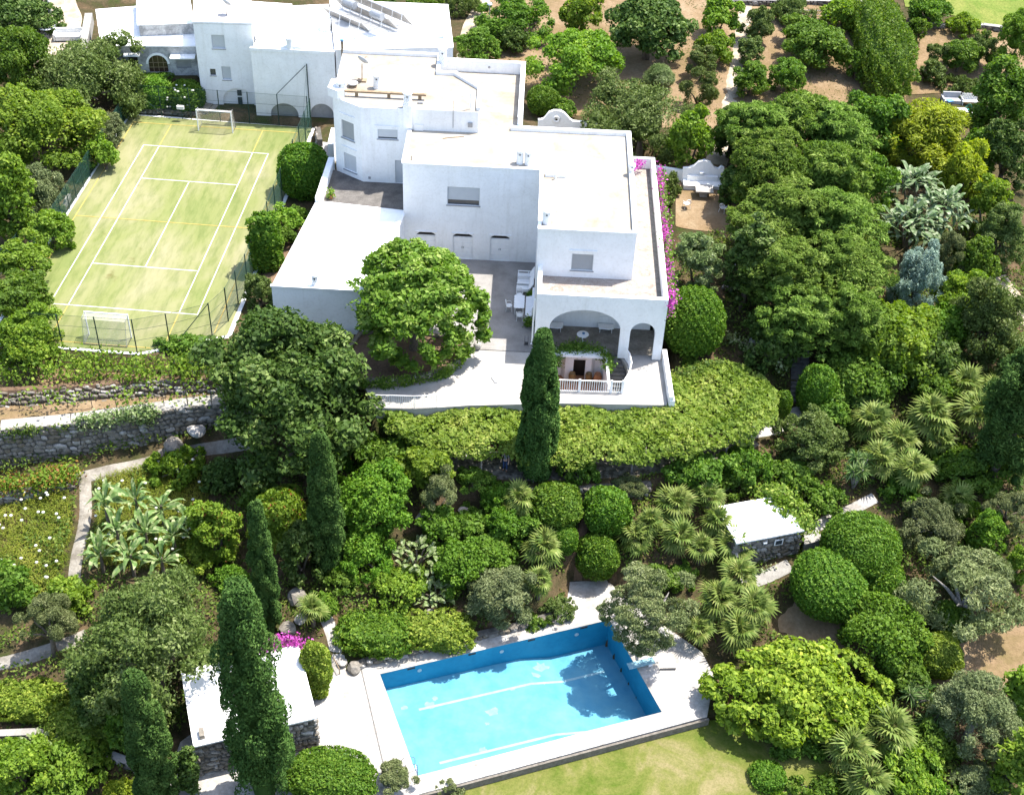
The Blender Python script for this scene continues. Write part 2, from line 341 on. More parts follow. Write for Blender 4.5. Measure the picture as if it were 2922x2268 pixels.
# ---------------------------------------------------------------- ground sheet and surfaces laid on it
def grid_axis(a, b, step, far):
    mid = np.arange(a, b+1e-6, step); k = np.array([1,2,4,8,16,30,60,120,240,far-1.0])
    return np.concatenate([(a-k)[::-1], mid, b+k])
gx = grid_axis(-30, 82, .5, 500); gy = grid_axis(-52, 54, .5, 500)
GX, GY = np.meshgrid(gx, gy); GZ = H(np.clip(GX, -70, 120), np.clip(GY, -80, 110))
nx, ny = len(gx), len(gy)
me = bpy.data.meshes.new('ground')
idx = np.arange(nx*ny).reshape(ny, nx)
quads = np.stack([idx[:-1,:-1], idx[:-1,1:], idx[1:,1:], idx[1:,:-1]], -1).reshape(-1, 4)
me.vertices.add(nx*ny); me.vertices.foreach_set('co', np.stack([GX, GY, GZ], -1).astype(np.float32).ravel())
me.loops.add(quads.size); me.loops.foreach_set('vertex_index', quads.ravel().astype(np.int32))
me.polygons.add(len(quads)); me.polygons.foreach_set('loop_start', np.arange(0, quads.size, 4, dtype=np.int32)); me.polygons.foreach_set('loop_total', np.full(len(quads), 4, np.int32))
me.materials.append(M['ground']); me.update(); me.validate()
setp(link('ground', me), 'sloping garden soil with leaf litter between the plants', kind='structure')

def sheet(name, mat, poly, lift=.012, step=.6, z=None, label=None):
    "a surface draped on the ground over a polygon"
    P = np.array(poly, float); x0, y0 = P.min(0); x1, y1 = P.max(0)
    if z is not None:
        o = MB().prism(poly, z-.25, z).build(name, mat)
    else:
        xs = np.arange(x0, x1+step, step); ys = np.arange(y0, y1+step, step)
        X, Y = np.meshgrid(xs, ys); Z = H(X, Y)+lift+.03
        sd = poly_sd(X.ravel(), Y.ravel(), poly).reshape(X.shape)
        bm = MB(); keep = sd > -step*.6
        # border cells are pulled onto the outline so that the edge stays smooth
        for it in range(2):
            gxx, gyy = np.gradient(sd, step)[1], np.gradient(sd, step)[0]
            nrm = np.maximum(np.hypot(gxx, gyy), .2); out = (sd < 0) & keep
            X = np.where(out, X-gxx/nrm*sd/nrm, X); Y = np.where(out, Y-gyy/nrm*sd/nrm, Y)
            sd = np.where(out, poly_sd(X.ravel(), Y.ravel(), poly).reshape(X.shape), sd)
        Z = H(X, Y)+lift+.03
        n, m = X.shape
        vs = np.stack([X, Y, Z], -1).reshape(-1, 3).tolist(); fs = []
        for j in range(n-1):
            for i in range(m-1):
                if keep[j,i] and keep[j,i+1] and keep[j+1,i] and keep[j+1,i+1]:
                    fs.append((j*m+i, j*m+i+1, (j+1)*m+i+1, (j+1)*m+i))
        bm.v = vs; bm.f = fs; o = bm.build(name, mat, smooth=True)
    return setp(o, label, kind='structure')
def ribbon(name, mat, line, width, lift=.03, label=None, kind='structure', n=None, z=None):
    "a path of given width following a line on the ground"
    pts = [Vector((*p[:2], 0)) for p in line]; fine = []
    for a, b in zip(pts, pts[1:]):
        k = max(1, int((b-a).length/.4))
        fine += [a.lerp(b, i/k) for i in range(k)]
    fine.append(pts[-1]); sm = fine[:]
    for _ in range(6): sm = [sm[0]]+[(sm[i-1]+sm[i]*2+sm[i+1])/4 for i in range(1, len(sm)-1)]+[sm[-1]]
    bm = MB(); rows = 4; vs = []
    for i, p in enumerate(sm):
        t = (sm[min(i+1, len(sm)-1)]-sm[max(i-1, 0)]).normalized(); q = Vector((-t.y, t.x, 0))
        for k in range(rows+1):
            c = p+q*width*(k/rows-.5); vs.append((c.x, c.y, (float(H(c.x, c.y)) if z is None else z)+lift+(0 if 0 < k < rows else -.06)))
    bm.add(vs, [(i*(rows+1)+k+1, i*(rows+1)+k, (i+1)*(rows+1)+k, (i+1)*(rows+1)+k+1) for i in range(len(sm)-1) for k in range(rows)])
    return setp(bm.build(name, mat, smooth=True), label, kind=kind)

sheet('orchard_ground', 'orchard_soil', [(21,27),(30,20),(41,18),(46.5,17.5),(60,20),(63,29),(64,44),(46,46),(21,42)], .02, 1.0, label='dry brown orchard soil behind the villa')
sheet('orchard_ground', 'orchard_soil', [(63.5,29.5),(72,31),(80,40),(72,44),(64.5,43)], .02, 1.0, label='dry reddish soil of the upper right terrace')
sheet('vine_terrace', 'orchard_soil', [(-13.5,-25.6),(-4.5,-23.3),(0,-22.1),(4.3,-20.6),(7.3,-19.5),(12.8,-18.2),(12.8,-17.3),(-13.5,-17.3)], .02, .6, label='warm brown soil of the vine terrace')
sheet('meadow', 'meadow', [(65,46),(72,44.5),(80,41),(90,50),(84,66),(62,62)], .03, 1.0, label='sunny green meadow in the top right corner')
sheet('dry_grass', 'orchard_soil', [(47,-31),(49.5,-33),(56,-34.5),(62,-35),(64.5,-28),(60,-30.5),(55.5,-33),(50,-27.6)], .02, .5, label='dry straw coloured grass between the clipped balls')
sheet('bench_ground', 'orchard_soil', [(40.6,3.2),(46,2.5),(46.8,10),(44.5,14),(40.7,12)], .02, .5, label='sandy ground around the white garden bench')
sheet('lawn', 'lawn', [(25.6,-45.35),(42.6,-38.1),(46.0,-37.1),(51,-40.5),(58,-50),(24,-60)], z=-8.1, label='sunny lawn below the pool')
ribbon('path', 'sand', [(48.6,45),(47.4,35.8),(46.2,25.9),(45.2,18.4),(44.2,13.2)], 1.9, .07, 'long pale path through the orchard')
ribbon('path', 'sand', [(22.6,46),(21.6,41.5),(20.7,36),(20.6,31),(21.4,26)], 1.6, .07, 'pale sandy path behind the rear house')
ribbon('path', 'path_stone', [(-8,-27.2),(-.5,-25.3),(2.8,-24.0),(5,-22.9),(9,-21.6),(12,-21)], 1.0, .05, 'pale stony path along the foot of the long wall')
ribbon('path', 'path_stone', [(.6,-24.8),(1.6,-28),(2.0,-31.8),(2.3,-33)], .85, .05, 'narrow stony path running down between the lily beds')
ribbon('path', 'deck_stone', [(45.6,-16.6),(47.8,-15.9),(49.4,-14.5),(52.4,-12.6)], 1.7, .06, 'sunlit white path at the foot of the dark steps')
ribbon('path', 'soil', [(35.2,-23.4),(34.6,-25.5),(34.4,-27.2),(34.5,-28.0)], .55, .10, 'narrow soil path between the round clipped bushes')
ribbon('path', 'deck_stone', [(18.3,-33.2),(19.2,-34.4),(19.7,-35.8),(20.2,-37.4)], .9, .05, 'short pale garden path beside the leafy bed')
ribbon('path', 'deck_stone', [(49.4,-24.2),(51.2,-22.9),(54.5,-20.9)], .8, .06, 'pale path right of the small hut')
ribbon('path', 'concrete', [(44.6,-28.4),(46.4,-27.9),(48.4,-26.7)], .9, .1, 'concrete slab path in front of the small hut')
ribbon('path', 'path_stone', [(-3,-39.6),(1.8,-38.2),(4.2,-36.6)], 1.0, .05, 'grey path at the lower left edge')
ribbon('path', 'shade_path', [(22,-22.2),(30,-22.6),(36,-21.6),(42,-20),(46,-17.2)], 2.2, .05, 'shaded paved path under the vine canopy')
ribbon('path', 'sand', [(66.2,2),(67.5,-1.5),(70,-5)], 2.2, .1, 'bit of sandy drive at the right edge')
ribbon('path', 'terrace_paving', [(8.9,13.5),(10.5,13.0),(12.5,12.5)], 2.0, .08, 'paved passage between court and white tower')
ribbon('path', 'soil', [(9.6,-10),(9.9,-4),(10.0,2)], 1.3, .05, 'strip of garden soil between hedge and villa')
ribbon('path', 'sand', [(-21.5,36),(-18.7,31),(-17.8,27),(-17.4,23)], 3.6, .12, 'sandy terrace in the top left corner')

# ---------------------------------------------------------------- tennis court
ct = [(-8.2,-16.75),(2.6,-16.75),(8.2,-14.0),(8.35,17.0),(-8.2,17.0)]
setp(MB().prism([(-8.45,-17.0),(2.7,-17.0),(8.5,-14.2),(8.65,17.3),(-8.45,17.3)], -1.2, -.01).build('court_base', 'white_wall'), 'low white kerb around the tennis court', kind='structure')
court = setp(MB().prism(ct, -.5, .03).build('tennis_court', 'turf'), 'artificial turf tennis court with worn sandy patches', kind='structure')
def lines(name, mat, segs, w, z):
    for (x0, y0), (x1, y1) in segs:
        d = Vector((x1-x0, y1-y0, 0)); t = d.normalized()*w/2; q = Vector((-t.y, t.x, 0)); a, b = Vector((x0,y0,z))-t, Vector((x1,y1,z))+t
        MB().add([a-q, b-q, b+q, a+q], [(0,1,2,3)]).build(name, mat, court)
Wd, L_, S_, V_ = 5.485, 11.885, 4.115, 6.4
lines('white_line', 'white_line', [((-Wd,-L_),(-Wd,L_)),((Wd,-L_),(Wd,L_)),((-S_,-L_),(-S_,L_)),((S_,-L_),(S_,L_))], .055, .036)
lines('white_line', 'white_line', [((-Wd,-L_),(Wd,-L_)),((-Wd,L_),(Wd,L_)),((-S_,-V_),(S_,-V_)),((-S_,V_),(S_,V_)),((0,-V_),(0,V_))], .055, .040)
lines('yellow_line', 'yellow_line', [((-7.55,-16.2),(-7.55,15.75)),((7.25,-13.9),(7.25,15.9)),((-S_,12.0),(-S_,15.7)),((S_,12.0),(S_,15.85)),((-S_,-16.2),(-S_,-12)),((S_,-15.8),(S_,-12.0))], .07, .044)
lines('yellow_line', 'yellow_line', [((-7.55,15.75),(7.25,15.9)),((-7.55,0),(7.25,0)),((-7.55,-16.2),(3.2,-16.2))], .07, .048)

# fences with posts and nets
def fence(label, pts, h, spacing, netmat, braces=(), z0=0):
    root = empty('court_fence', (pts[0][0], pts[0][1], z0), label=label, cat='fence', group='court fences')
    o = Vector((pts[0][0], pts[0][1], z0)); posts = []
    for a, b in zip(pts, pts[1:]):
        a, b = Vector((*a, z0)), Vector((*b, z0)); n = max(1, round((b-a).length/spacing))
        posts += [a.lerp(b, i/n)-o for i in range(n)]
        for zz in (.12, 1.1, 2.0, h-.04):
            MB().tube([a-o+Vector((0,0,zz)), b-o+Vector((0,0,zz))], .012, 5).build('wire', 'fence_green', root)
        d = (b-a).normalized(); q = Vector((-d.y, d.x, 0))*.004
        A, B = a-o+q, b-o+q
        MB().add([A+Vector((0,0,.05)), B+Vector((0,0,.05)), B+Vector((0,0,h-.05)), A+Vector((0,0,h-.05))], [(0,1,2,3)]).build('net', netmat, root)
    posts.append(Vector((*pts[-1], z0))-o)
    me = MB().tube([(0,0,-.2),(0,0,h)], .045, 8).mesh('post', 'fence_green')
    for p in posts: link('post', me, root, p)
    for (p, q) in braces: MB().tube([Vector(p)-o, Vector(q)-o], .03, 6).build('brace', 'fence_green', root)
    return root
fence('dark green fence behind the far goal', [(-8.0,17.1),(8.0,17.12)], 3.05, 2.66, 'fence_net_thin', [((-8.0,17.1,3.0),(-5.35,17.1,.3)),((7.9,17.9,5.6),(5.3,17.2,3.0))])
fence('green netted fence along the villa side of the court', [(8.3,16.9),(8.32,-8.0),(7.9,-12.4)], 3.0, 2.6, 'fence_net')
fence('thin fence behind the near goal', [(-5.4,-16.95),(2.5,-16.85),(4.6,-15.9),(7.2,-14.3),(7.9,-12.4)], 2.95, 2.6, 'fence_net_thin', [((7.2,-14.3,2.9),(5.2,-15.6,.5))])
fence('green fence along the left side of the court', [(-8.35,16.6),(-8.35,-9.5)], 2.2, 1.75, 'fence_net')
fence('second green fence outside the left court fence', [(-10.2,-1.0),(-10.4,-5.5),(-11.2,-9.0)], 2.0, 1.9, 'fence_net', z0=-.8)
p = empty('net_pole', (7.95,18.2,0), label='tall thin pole at the far right court corner', cat='pole')
MB().tube([(0,0,-.2),(0,0,5.6)], .045, 8).build('pole', 'fence_green', p); MB().tube([(0,0,5.5),(-.5,-1.0,.2)], .008, 4).build('stay_wire', 'fence_green', p); MB().tube([(0,0,5.55),(.1,-1.2,3.0)], .008, 4).build('stay_wire', 'fence_green', p)

def goal(name, y, s, label):
    g = empty(name, (.06, y, .03), 0 if s > 0 else math.pi, label=label, cat='goal', group='football goals')
    for x in (-1.54, 1.54): MB().box(x-.04, x+.04, -.04, .04, 0, 2.06).build('goal_post', 'white_metal', g)
    MB().box(-1.495, 1.495, -.04, .04, 1.98, 2.06).build('crossbar', 'white_metal', g)
    for x in (-1.54, 1.54):
        MB().tube([(x,.0,.03),(x,1.15,.03)], .022, 6).build('ground_bar', 'dark_iron', g)
        MB().tube([(x,.04,2.0),(x,.62,1.95),(x,1.15,.05)], .02, 6).build('stay', 'grey_metal', g)
    MB().tube([(-1.54,1.15,.03),(1.54,1.15,.03)], .022, 6).build('ground_bar', 'dark_iron', g)
    nt = MB(); pr = [(.04,1.98),(.62,1.84),(.8,1.1),(1.13,.05)]
    for (a, za), (b, zb) in zip(pr, pr[1:]): nt.add([(-1.5,a,za),(1.5,a,za),(1.5,b,zb),(-1.5,b,zb)], [(0,1,2,3)])
    for x in (-1.5, 1.5): nt.add([(x,.04,.05),(x,.04,1.98),(x,.62,1.84),(x,.8,1.1),(x,1.13,.05)], [(0,1,2,3,4)])
    nt.build('net', 'goal_net', g)
goal('football_goal', 15.1, 1, 'white football goal with dark net at the far end of the court')
goal('football_goal', -15.2, -1, 'white football goal at the near end of the court')

# ---------------------------------------------------------------- pool terrace
PZ = -7.5
deck_poly = [(15.6,-38.4),(19.3,-37.2),(20.9,-37.0),(21.7,-36.35),(27.8,-33.75),(33.3,-31.45),(33.75,-28.2),(36.4,-27.7),(38.2,-29.6),(42.6,-33.2),(43.3,-35.0),(42.75,-38.15),(25.95,-45.35),(24.5,-46.0),(20.5,-47.2),(11.8,-47.2),(11.8,-43.2)]
pc = (sum(q[0] for q in POOL)/4, sum(q[1] for q in POOL)/4)
def grow(d): return [(pc[0]+(x-pc[0])*(1+d/8.5), pc[1]+(y-pc[1])*(1+d/5.0)) for x, y in POOL]
setp(MB().prism(deck_poly, PZ-.75, PZ, [grow(.10)[::-1]]).build('pool_terrace', 'deck_stone'), 'pale stone terrace around the pool', kind='structure')
pool = empty('swimming_pool', (22.62,-37.08,PZ), label='empty blue painted swimming pool with one deeper end', cat='pool')
c0, c1, c2, c3 = [Vector((*p, 0))-Vector((22.62,-37.08,0)) for p in POOL]
MB().prism([(x-22.62, y+37.08) for x, y in grow(.34)][::-1], -.018, .016, [[(x-22.62, y+37.08) for x, y in POOL]]).build('pool_coping', 'deck_stone', pool)
DEP = [(0, -1.58), (.60, -1.80), (.74, -2.38), (1, -2.42)]
def dep(t):
    for (a, za), (b, zb) in zip(DEP, DEP[1:]):
        if t <= b: return za+(zb-za)*(t-a)/(b-a)
    return DEP[-1][1]
def pp(s, t, dz=0): return (c0.lerp(c1, t)).lerp(c3.lerp(c2, t), s)+Vector((0,0,dep(t)+dz))
fl = MB(); ts = [0,.15,.3,.45,.6,.66,.70,.74,.87,1]
for t0, t1 in zip(ts, ts[1:]):
    for k in range(4): fl.add([pp(k/4,t0), pp((k+1)/4,t0), pp((k+1)/4,t1), pp(k/4,t1)], [(0,1,2,3)])
fl.build('pool_floor', 'pool_blue', pool)
for s0 in (0, 1):
    wl_ = MB()
    for t0, t1 in zip(ts, ts[1:]):
        a, b = pp(s0,t0), pp(s0,t1); wl_.add([a, b, Vector((b.x,b.y,-.02)), Vector((a.x,a.y,-.02))], [(0,1,2,3) if s0 == 0 else (3,2,1,0)])
    wl_.build('pool_wall', 'pool_wall', pool)
for t0 in (0, 1):
    a, b = pp(0,t0), pp(1,t0); MB().add([a, b, Vector((b.x,b.y,-.02)), Vector((a.x,a.y,-.02))], [(3,2,1,0) if t0 == 0 else (0,1,2,3)]).build('pool_wall', 'pool_wall', pool)
for s0 in (.27, .80):
    ln = MB()
    for t0, t1 in zip([.12,.3,.45,.6,.66,.70,.74,.80], [.3,.45,.6,.66,.70,.74,.80,.93]):
        ln.add([pp(s0-.011,t0,.006), pp(s0+.011,t0,.006), pp(s0+.011,t1,.006), pp(s0-.011,t1,.006)], [(0,1,2,3)])
    ln.build('lane_line', 'pool_line', pool)
rg = random.Random(4)
for (t, s, r) in [(.07,.22,.24),(.17,.25,.34),(.20,.20,.2),(.30,.78,.28),(.40,.45,.42),(.52,.28,.18),(.64,.18,.3),(.66,.27,.16),(.71,.86,.4),(.08,.93,.16),(.13,.92,.17),(.36,.55,.14),(.68,.1,.5)]:
    st = MB(); pts = []
    for k in range(14):
        a = 2*math.pi*k/14; q = r*(.5+.55*rg.random()); pts.append(pp(min(.99, s+q*math.sin(a)/8.0), t+q*math.cos(a)*1.2/15.3, .004))
    st.add(pts, [tuple(range(13,-1,-1))]); st.build('floor_stain', 'pool_stain', pool)
yaw = math.atan2(c1.y, c1.x)
for t in (.13, .39, .65, .885):                                       # skimmer slots under the coping
    p = c0.lerp(c1, t); MB().box(-.24,.24,-.03,.0,-.22,-.09).build('skimmer', 'dark_opening', pool, loc=p, rot=(0,0,yaw))
for t, z in ((.165, -.55), (.52, -.62), (.855, -.7)):
    p = c0.lerp(c1, t); MB().lathe([(.14,0),(.14,.02),(.10,.03),(.0,.03)], 14).build('pool_lamp', 'dish_grey', pool, loc=p+Vector((0,0,z)), rot=(math.pi/2,0,yaw))
lad = empty('pool_ladder', (25.45,-43.55,PZ), yaw-math.pi/2, label='steel ladder at the near left corner of the pool', cat='ladder')
for x in (-.26,.26): MB().tube([(x,-.55,0),(x,-.55,.5),(x,-.35,.75),(x,-.05,.72),(x,.28,.45),(x,.30,-.9)], .022, 7).build('rail', 'steel', lad)
for k in range(3): MB().box(-.26,.26,.26,.34,-.25-.28*k,-.21-.28*k).build('step', 'steel', lad)
fo = lambda a, b, w, z0, z1: [tuple(v) for v in ()]
# joint strip, edge course of dark stone along the lawn, low stone edge of the beds
def strip(name, mat, a, b, w, z0, z1, label=None, cat=None, group=None, parent=None, kind=None):
    a, b = Vector((*a,0)), Vector((*b,0)); d = (b-a).normalized(); q = Vector((-d.y, d.x, 0))*w/2
    o = MB().prism([tuple((a-q)[:2]), tuple((b-q)[:2]), tuple((b+q)[:2]), tuple((a+q)[:2])], z0, z1).build(name, mat, parent)
    return setp(o, label, cat, group, kind)
strip('deck_joint', 'step_stone', (21.36,-36.7), (24.62,-45.8), .09, PZ-.1, PZ+.006, 'dark joint in the paving left of the pool', kind='structure')
strip('lawn_kerb', 'stone_0', (25.85,-45.47), (42.85,-38.27), .14, PZ-.9, PZ-.07, 'dark stone kerb between pool terrace and lawn', kind='structure')

# ---------------------------------------------------------------- stones
STN = []
for i in range(10):
    rs = random.Random(50+i); bm = bmesh.new(); bmesh.ops.create_icosphere(bm, subdivisions=1, radius=.5)
    for v in bm.verts:
        c = v.co; m_ = max(abs(c.x), abs(c.y), abs(c.z)); k = .5/m_*.62+.38
        v.co = c*k*(1+rs.uniform(-.13,.13))
    m_ = bpy.data.meshes.new('stone'); bm.to_mesh(m_); bm.free(); m_.materials.append(M['stone_%d' % (i % 4)]); STN.append(m_)
def stone_face(parent, o, line, zb, zt, size, seed, limit=300, batter=0.0, proud=.05, flip=1):
    "field stones laid in uneven courses over a wall face given by a line in plan"
    rs = random.Random(seed); pts = [Vector((*p, 0)) for p in line]; lens = [(b-a).length for a, b in zip(pts, pts[1:])]; tot = sum(lens)
    def on(s):
        for (a, b), l in zip(zip(pts, pts[1:]), lens):
            if s <= l or b is pts[-1]: return a.lerp(b, min(1, s/l)), (b-a).normalized()
            s -= l
    out = []; z = None; row = 0
    zlo = min(zb(0), zb(tot)) if callable(zb) else zb; zhi = max(zt(0), zt(tot)) if callable(zt) else zt
    z = zlo
    while z < zhi-.05:
        h = size*rs.uniform(.55,1.05); s = rs.uniform(-size, 0)
        while s < tot:
            w = size*rs.choice((.6,.8,1.0,1.3,1.7,2.1))*rs.uniform(.85,1.15); c = s+w/2
            if 0 < c < tot:
                b_ = zb(c) if callable(zb) else zb; t_ = zt(c) if callable(zt) else zt
                zc = z+h/2+rs.uniform(-.10,.10)
                if b_-.1 < zc < t_-.03:
                    p, d = on(c); q = Vector((d.y, -d.x, 0))*flip
                    out.append((w*h, p+q*(proud*rs.uniform(.2,1.0)+batter*(t_-zc)), math.atan2(d.y, d.x), zc, w, h, rs.randrange(10), rs.uniform(-.34,.34)))
            s += w
        z += h
    out.sort(key=lambda e: -e[0])
    for e in out[:limit]:
        link('stone', STN[e[6]], parent, e[1]-o+Vector((0,0,e[3])), (0,e[7],e[2]), (e[4]*.98,.24,e[5]*(1.0+.3*(e[6] % 3)/3)))
    if len(out) > limit:
        vs = []; fs = []
        for e in out[limit:]:
            m_ = STN[e[6]]; T = Matrix.Translation(e[1]-o+Vector((0,0,e[3]))) @ Matrix.Rotation(e[2],4,'Z') @ Matrix.Rotation(e[7],4,'Y') @ Matrix.Diagonal((e[4]*1.02,.24,e[5]*1.05,1))
            b = len(vs); vs += [tuple(T @ v.co) for v in m_.vertices]; fs += [tuple(b+i for i in f.vertices) for f in m_.polygons]
        x = MB(); x.v = vs; x.f = fs; setp(x.build('small_stones', 'stone_1', parent), kind='stuff')
def wall(name, line, zb, zt, thick, label, size, seed, cap=None, group=None, limit=300, batter=0.0, back=1, mat='mortar'):
    root = empty(name, (line[0][0], line[0][1], 0), label=label, cat='wall', group=group); o = Vector((line[0][0], line[0][1], 0))
    pts = [Vector((*p, 0)) for p in line]
    cum = [0]
    for a, b in zip(pts, pts[1:]): cum.append(cum[-1]+(b-a).length)
    core = MB(); cp = MB()
    for i, (a, b) in enumerate(zip(pts, pts[1:])):
        d = (b-a).normalized(); q = Vector((-d.y, d.x, 0))*thick*back
        za, zb_ = (zt(cum[i]), zt(cum[i+1])) if callable(zt) else (zt, zt); ya, yb = (zb(cum[i]), zb(cum[i+1])) if callable(zb) else (zb, zb)
        A, B = a-o, b-o; f1 = Vector((d.y, -d.x, 0))*batter*back
        vs = [A+f1*(za-ya)+Vector((0,0,ya-.3)), B+f1*(zb_-yb)+Vector((0,0,yb-.3)), B+q+Vector((0,0,yb-.3)), A+q+Vector((0,0,ya-.3)), A+Vector((0,0,za)), B+Vector((0,0,zb_)), B+q+Vector((0,0,zb_)), A+q+Vector((0,0,za))]
        fs = [(3,2,1,0),(4,5,6,7),(0,1,5,4),(1,2,6,5),(2,3,7,6),(3,0,4,7)]
        core.add(vs, fs if back > 0 else [tuple(reversed(f)) for f in fs])
        if cap:
            e = Vector((d.y, -d.x, 0))*.07*back; u = Vector((0,0,.003)); t_ = Vector((0,0,cap))
            vs = [A+e+Vector((0,0,za))+u, B+e+Vector((0,0,zb_))+u, B+q+Vector((0,0,zb_))+u, A+q+Vector((0,0,za))+u]; vs += [v+t_ for v in vs]
            cp.add(vs, fs if back > 0 else [tuple(reversed(f)) for f in fs])
    core.build('wall_core', mat, root)
    if cap: cp.build('coping', 'concrete', root)
    if size: stone_face(root, o, line, zb, zt, size, seed, limit, batter, flip=back)
    return root
LW = [(-9,-26.4),(-4.8,-24.35),(-.4,-23.15),(3.9,-21.65),(6.9,-20.55),(9,-19.95),(12.5,-19.2)]
wall('retaining_wall', LW, lambda s: -5.25+.012*s, lambda s: -1.42, 1.0, 'long high field stone retaining wall below the vine terrace', .40, 1, cap=.05, batter=.06)
wall('retaining_wall', [(-9,-29.2),(-4.1,-27.7),(.1,-26.0),(.35,-25.4),(-.4,-24.8)], lambda s: -5.55, lambda s: -4.0, .5, 'low stone wall with a flowering hedge at the left edge', .36, 2, cap=None, limit=160)
wall('vine_terrace_wall', [(-9,-22.0),(-3,-20.75),(4,-19.0),(10.5,-17.7)], -1.6, -.6, .4, 'low sunlit stone bank behind the vine posts', .30, 3, limit=200, mat='soil', batter=.75)
wall('bank_wall', [(30.4,-24.35),(33,-24.0),(36.5,-23.45),(39,-22.9)], lambda s: -4.7, lambda s: -3.05, .45, 'dark stone wall below the shaded path under the vines', .42, 5, limit=160)
wall('bed_edge', [(20.8,-37.15),(21.7,-36.5),(27.8,-33.95),(31.2,-32.5),(33.0,-31.55)], -7.55, -7.12, .35, 'low rough stone edging of the bed above the pool', .32, 6, limit=150)
wall('garden_wall', [(-2,-44.1),(3.2,-43.3),(7.2,-44.2),(12.0,-45.6)], lambda s: -8.6, lambda s: -7.85, .4, 'low stone wall below the yellowish hedge at lower left', .34, 7, cap=.06, limit=150)
wall('step_wall', [(45.9,-9.9),(49.05,-10.2)], -3.05, -.15, .4, 'shaded stone wall left of the dark steps', .40, 8, limit=150, cap=.1)
wall('orchard_wall', [(63.5,41.4),(68,42.3),(72.5,43.0),(77,42.4)], 1.4, 2.75, .5, 'pale stone wall below the upper meadow', .38, 9, limit=150, cap=.08)
wall('orchard_wall', [(46.5,43.2),(53,44.2),(62,45.4)], 2.0, 3.5, .5, 'stone wall at the far end of the orchard', .38, 10, limit=120, cap=.08)
wall('soil_edge', [(44.2,-3.6),(48.6,-3.9)], -.3, .25, .3, 'short low stone edging in the shade above the steps', .32, 11, limit=60)
wall('court_side_wall', [(-7.4,17.55),(-2.6,17.7),(-1.2,18.0)], 0, .42, .5, 'low stepped stone wall behind the far goal', .34, 12, limit=60)
wall('hut_wall', [(9.0,15.6),(9.6,13.4)], -.1, .9, .4, 'small stone wall stub at the far right court corner', .34, 13, limit=40)
# loose boulders
def boulder(x, y, s, mat, label, dz=0, seed=0):
    rs = random.Random(seed); bm = bmesh.new(); bmesh.ops.create_icosphere(bm, subdivisions=2, radius=.5)
    for v in bm.verts:
        n_ = math.sin(v.co.x*5+seed)*math.cos(v.co.y*6-seed)+math.sin(v.co.z*7+2*seed); v.co *= 1+.11*n_+rs.uniform(-.11,.11); v.co.z *= .7; v.co.x *= 1.15
    m_ = bpy.data.meshes.new('boulder'); bm.to_mesh(m_); bm.free(); m_.materials.append(M[mat])
    return setp(link('boulder', m_, None, (x, y, float(H(x, y))+s*.2+dz), (0,0,seed), (s,s,s)), label, 'rock', 'garden rocks')
boulder(24.3,-26.6,1.5,'stone_3','white rock in the middle of the garden slope',.5,1)
boulder(6.1,-22.2,1.5,'stone_1','big boulder at the foot of the long wall',.1,2); boulder(7.6,-21.4,1.1,'stone_3','pale boulder leaning on the long wall',.7,3); boulder(5.3,-22.6,.8,'stone_1','smaller boulder beside the big one under the long wall',0,4)
boulder(16.6,-32.6,1.2,'stone_1','flat grey rock right of the thin cypress',.1,5); boulder(16.5,-35.0,1.0,'stone_1','grey rock above the pool house',.1,6); boulder(17.2,-34.2,.8,'stone_3','small pale rock above the pool house',.1,7)
boulder(21.0,-36.9,.9,'stone_1','rock at the left end of the bed edging',.1,8); boulder(20.2,-36.6,.6,'stone_3','small rock beside the bed edging',.1,9); boulder(31.4,-28.2,1.0,'stone_2','orange brown rock between palm and olive ball',.3,10)
boulder(25.2,-32.8,.9,'stone_1','rock in the hollow above the flowering bed',.1,11); boulder(26.6,-25.8,.8,'stone_3','pale rock on the slope under the vines',.2,12)

# ---------------------------------------------------------------- the villa (own axes: u right, v back)
VO, VPHI = Vector((30.0,-9.9,0)), R_(2.4)
def VW(u, v, z=0):
    return (VO.x+u*math.cos(VPHI)-v*math.sin(VPHI), VO.y+u*math.sin(VPHI)+v*math.cos(VPHI), z)
villa = empty('villa', VO, VPHI, 'large white flat roofed villa with tower block, arched loggia and roof terraces', 'house')
RZ = 8.2
def window(parent, u0, u1, z0, z1, v, mat='shutter', sill=True, ledge=True, gap=.25):
    w = MB().box(u0, u1, v+.10, v+.14, z0+gap, z1).build('window', mat, parent)
    if gap: MB().box(u0, u1, v+.13, v+.16, z0, z0+gap).build('pane', 'glass', w)
    fr = MB(); t_ = .05
    fr.box(u0, u0+t_, v+.05, v+.10, z0, z1).box(u1-t_, u1, v+.05, v+.10, z0, z1).box(u0+t_, u1-t_, v+.05, v+.10, z1-t_, z1); fr.build('frame', 'shutter_light', w)
    if sill: MB().box(u0-.08, u1+.08, v-.07, v+.1, z0-.07, z0-.002).build('sill', 'grey_metal', w)
    if ledge: MB().box(u0-.22, u1+.22, v-.10, v+.0, z1+.28, z1+.33).build('drip_ledge', 'white_wall', w)
    return w
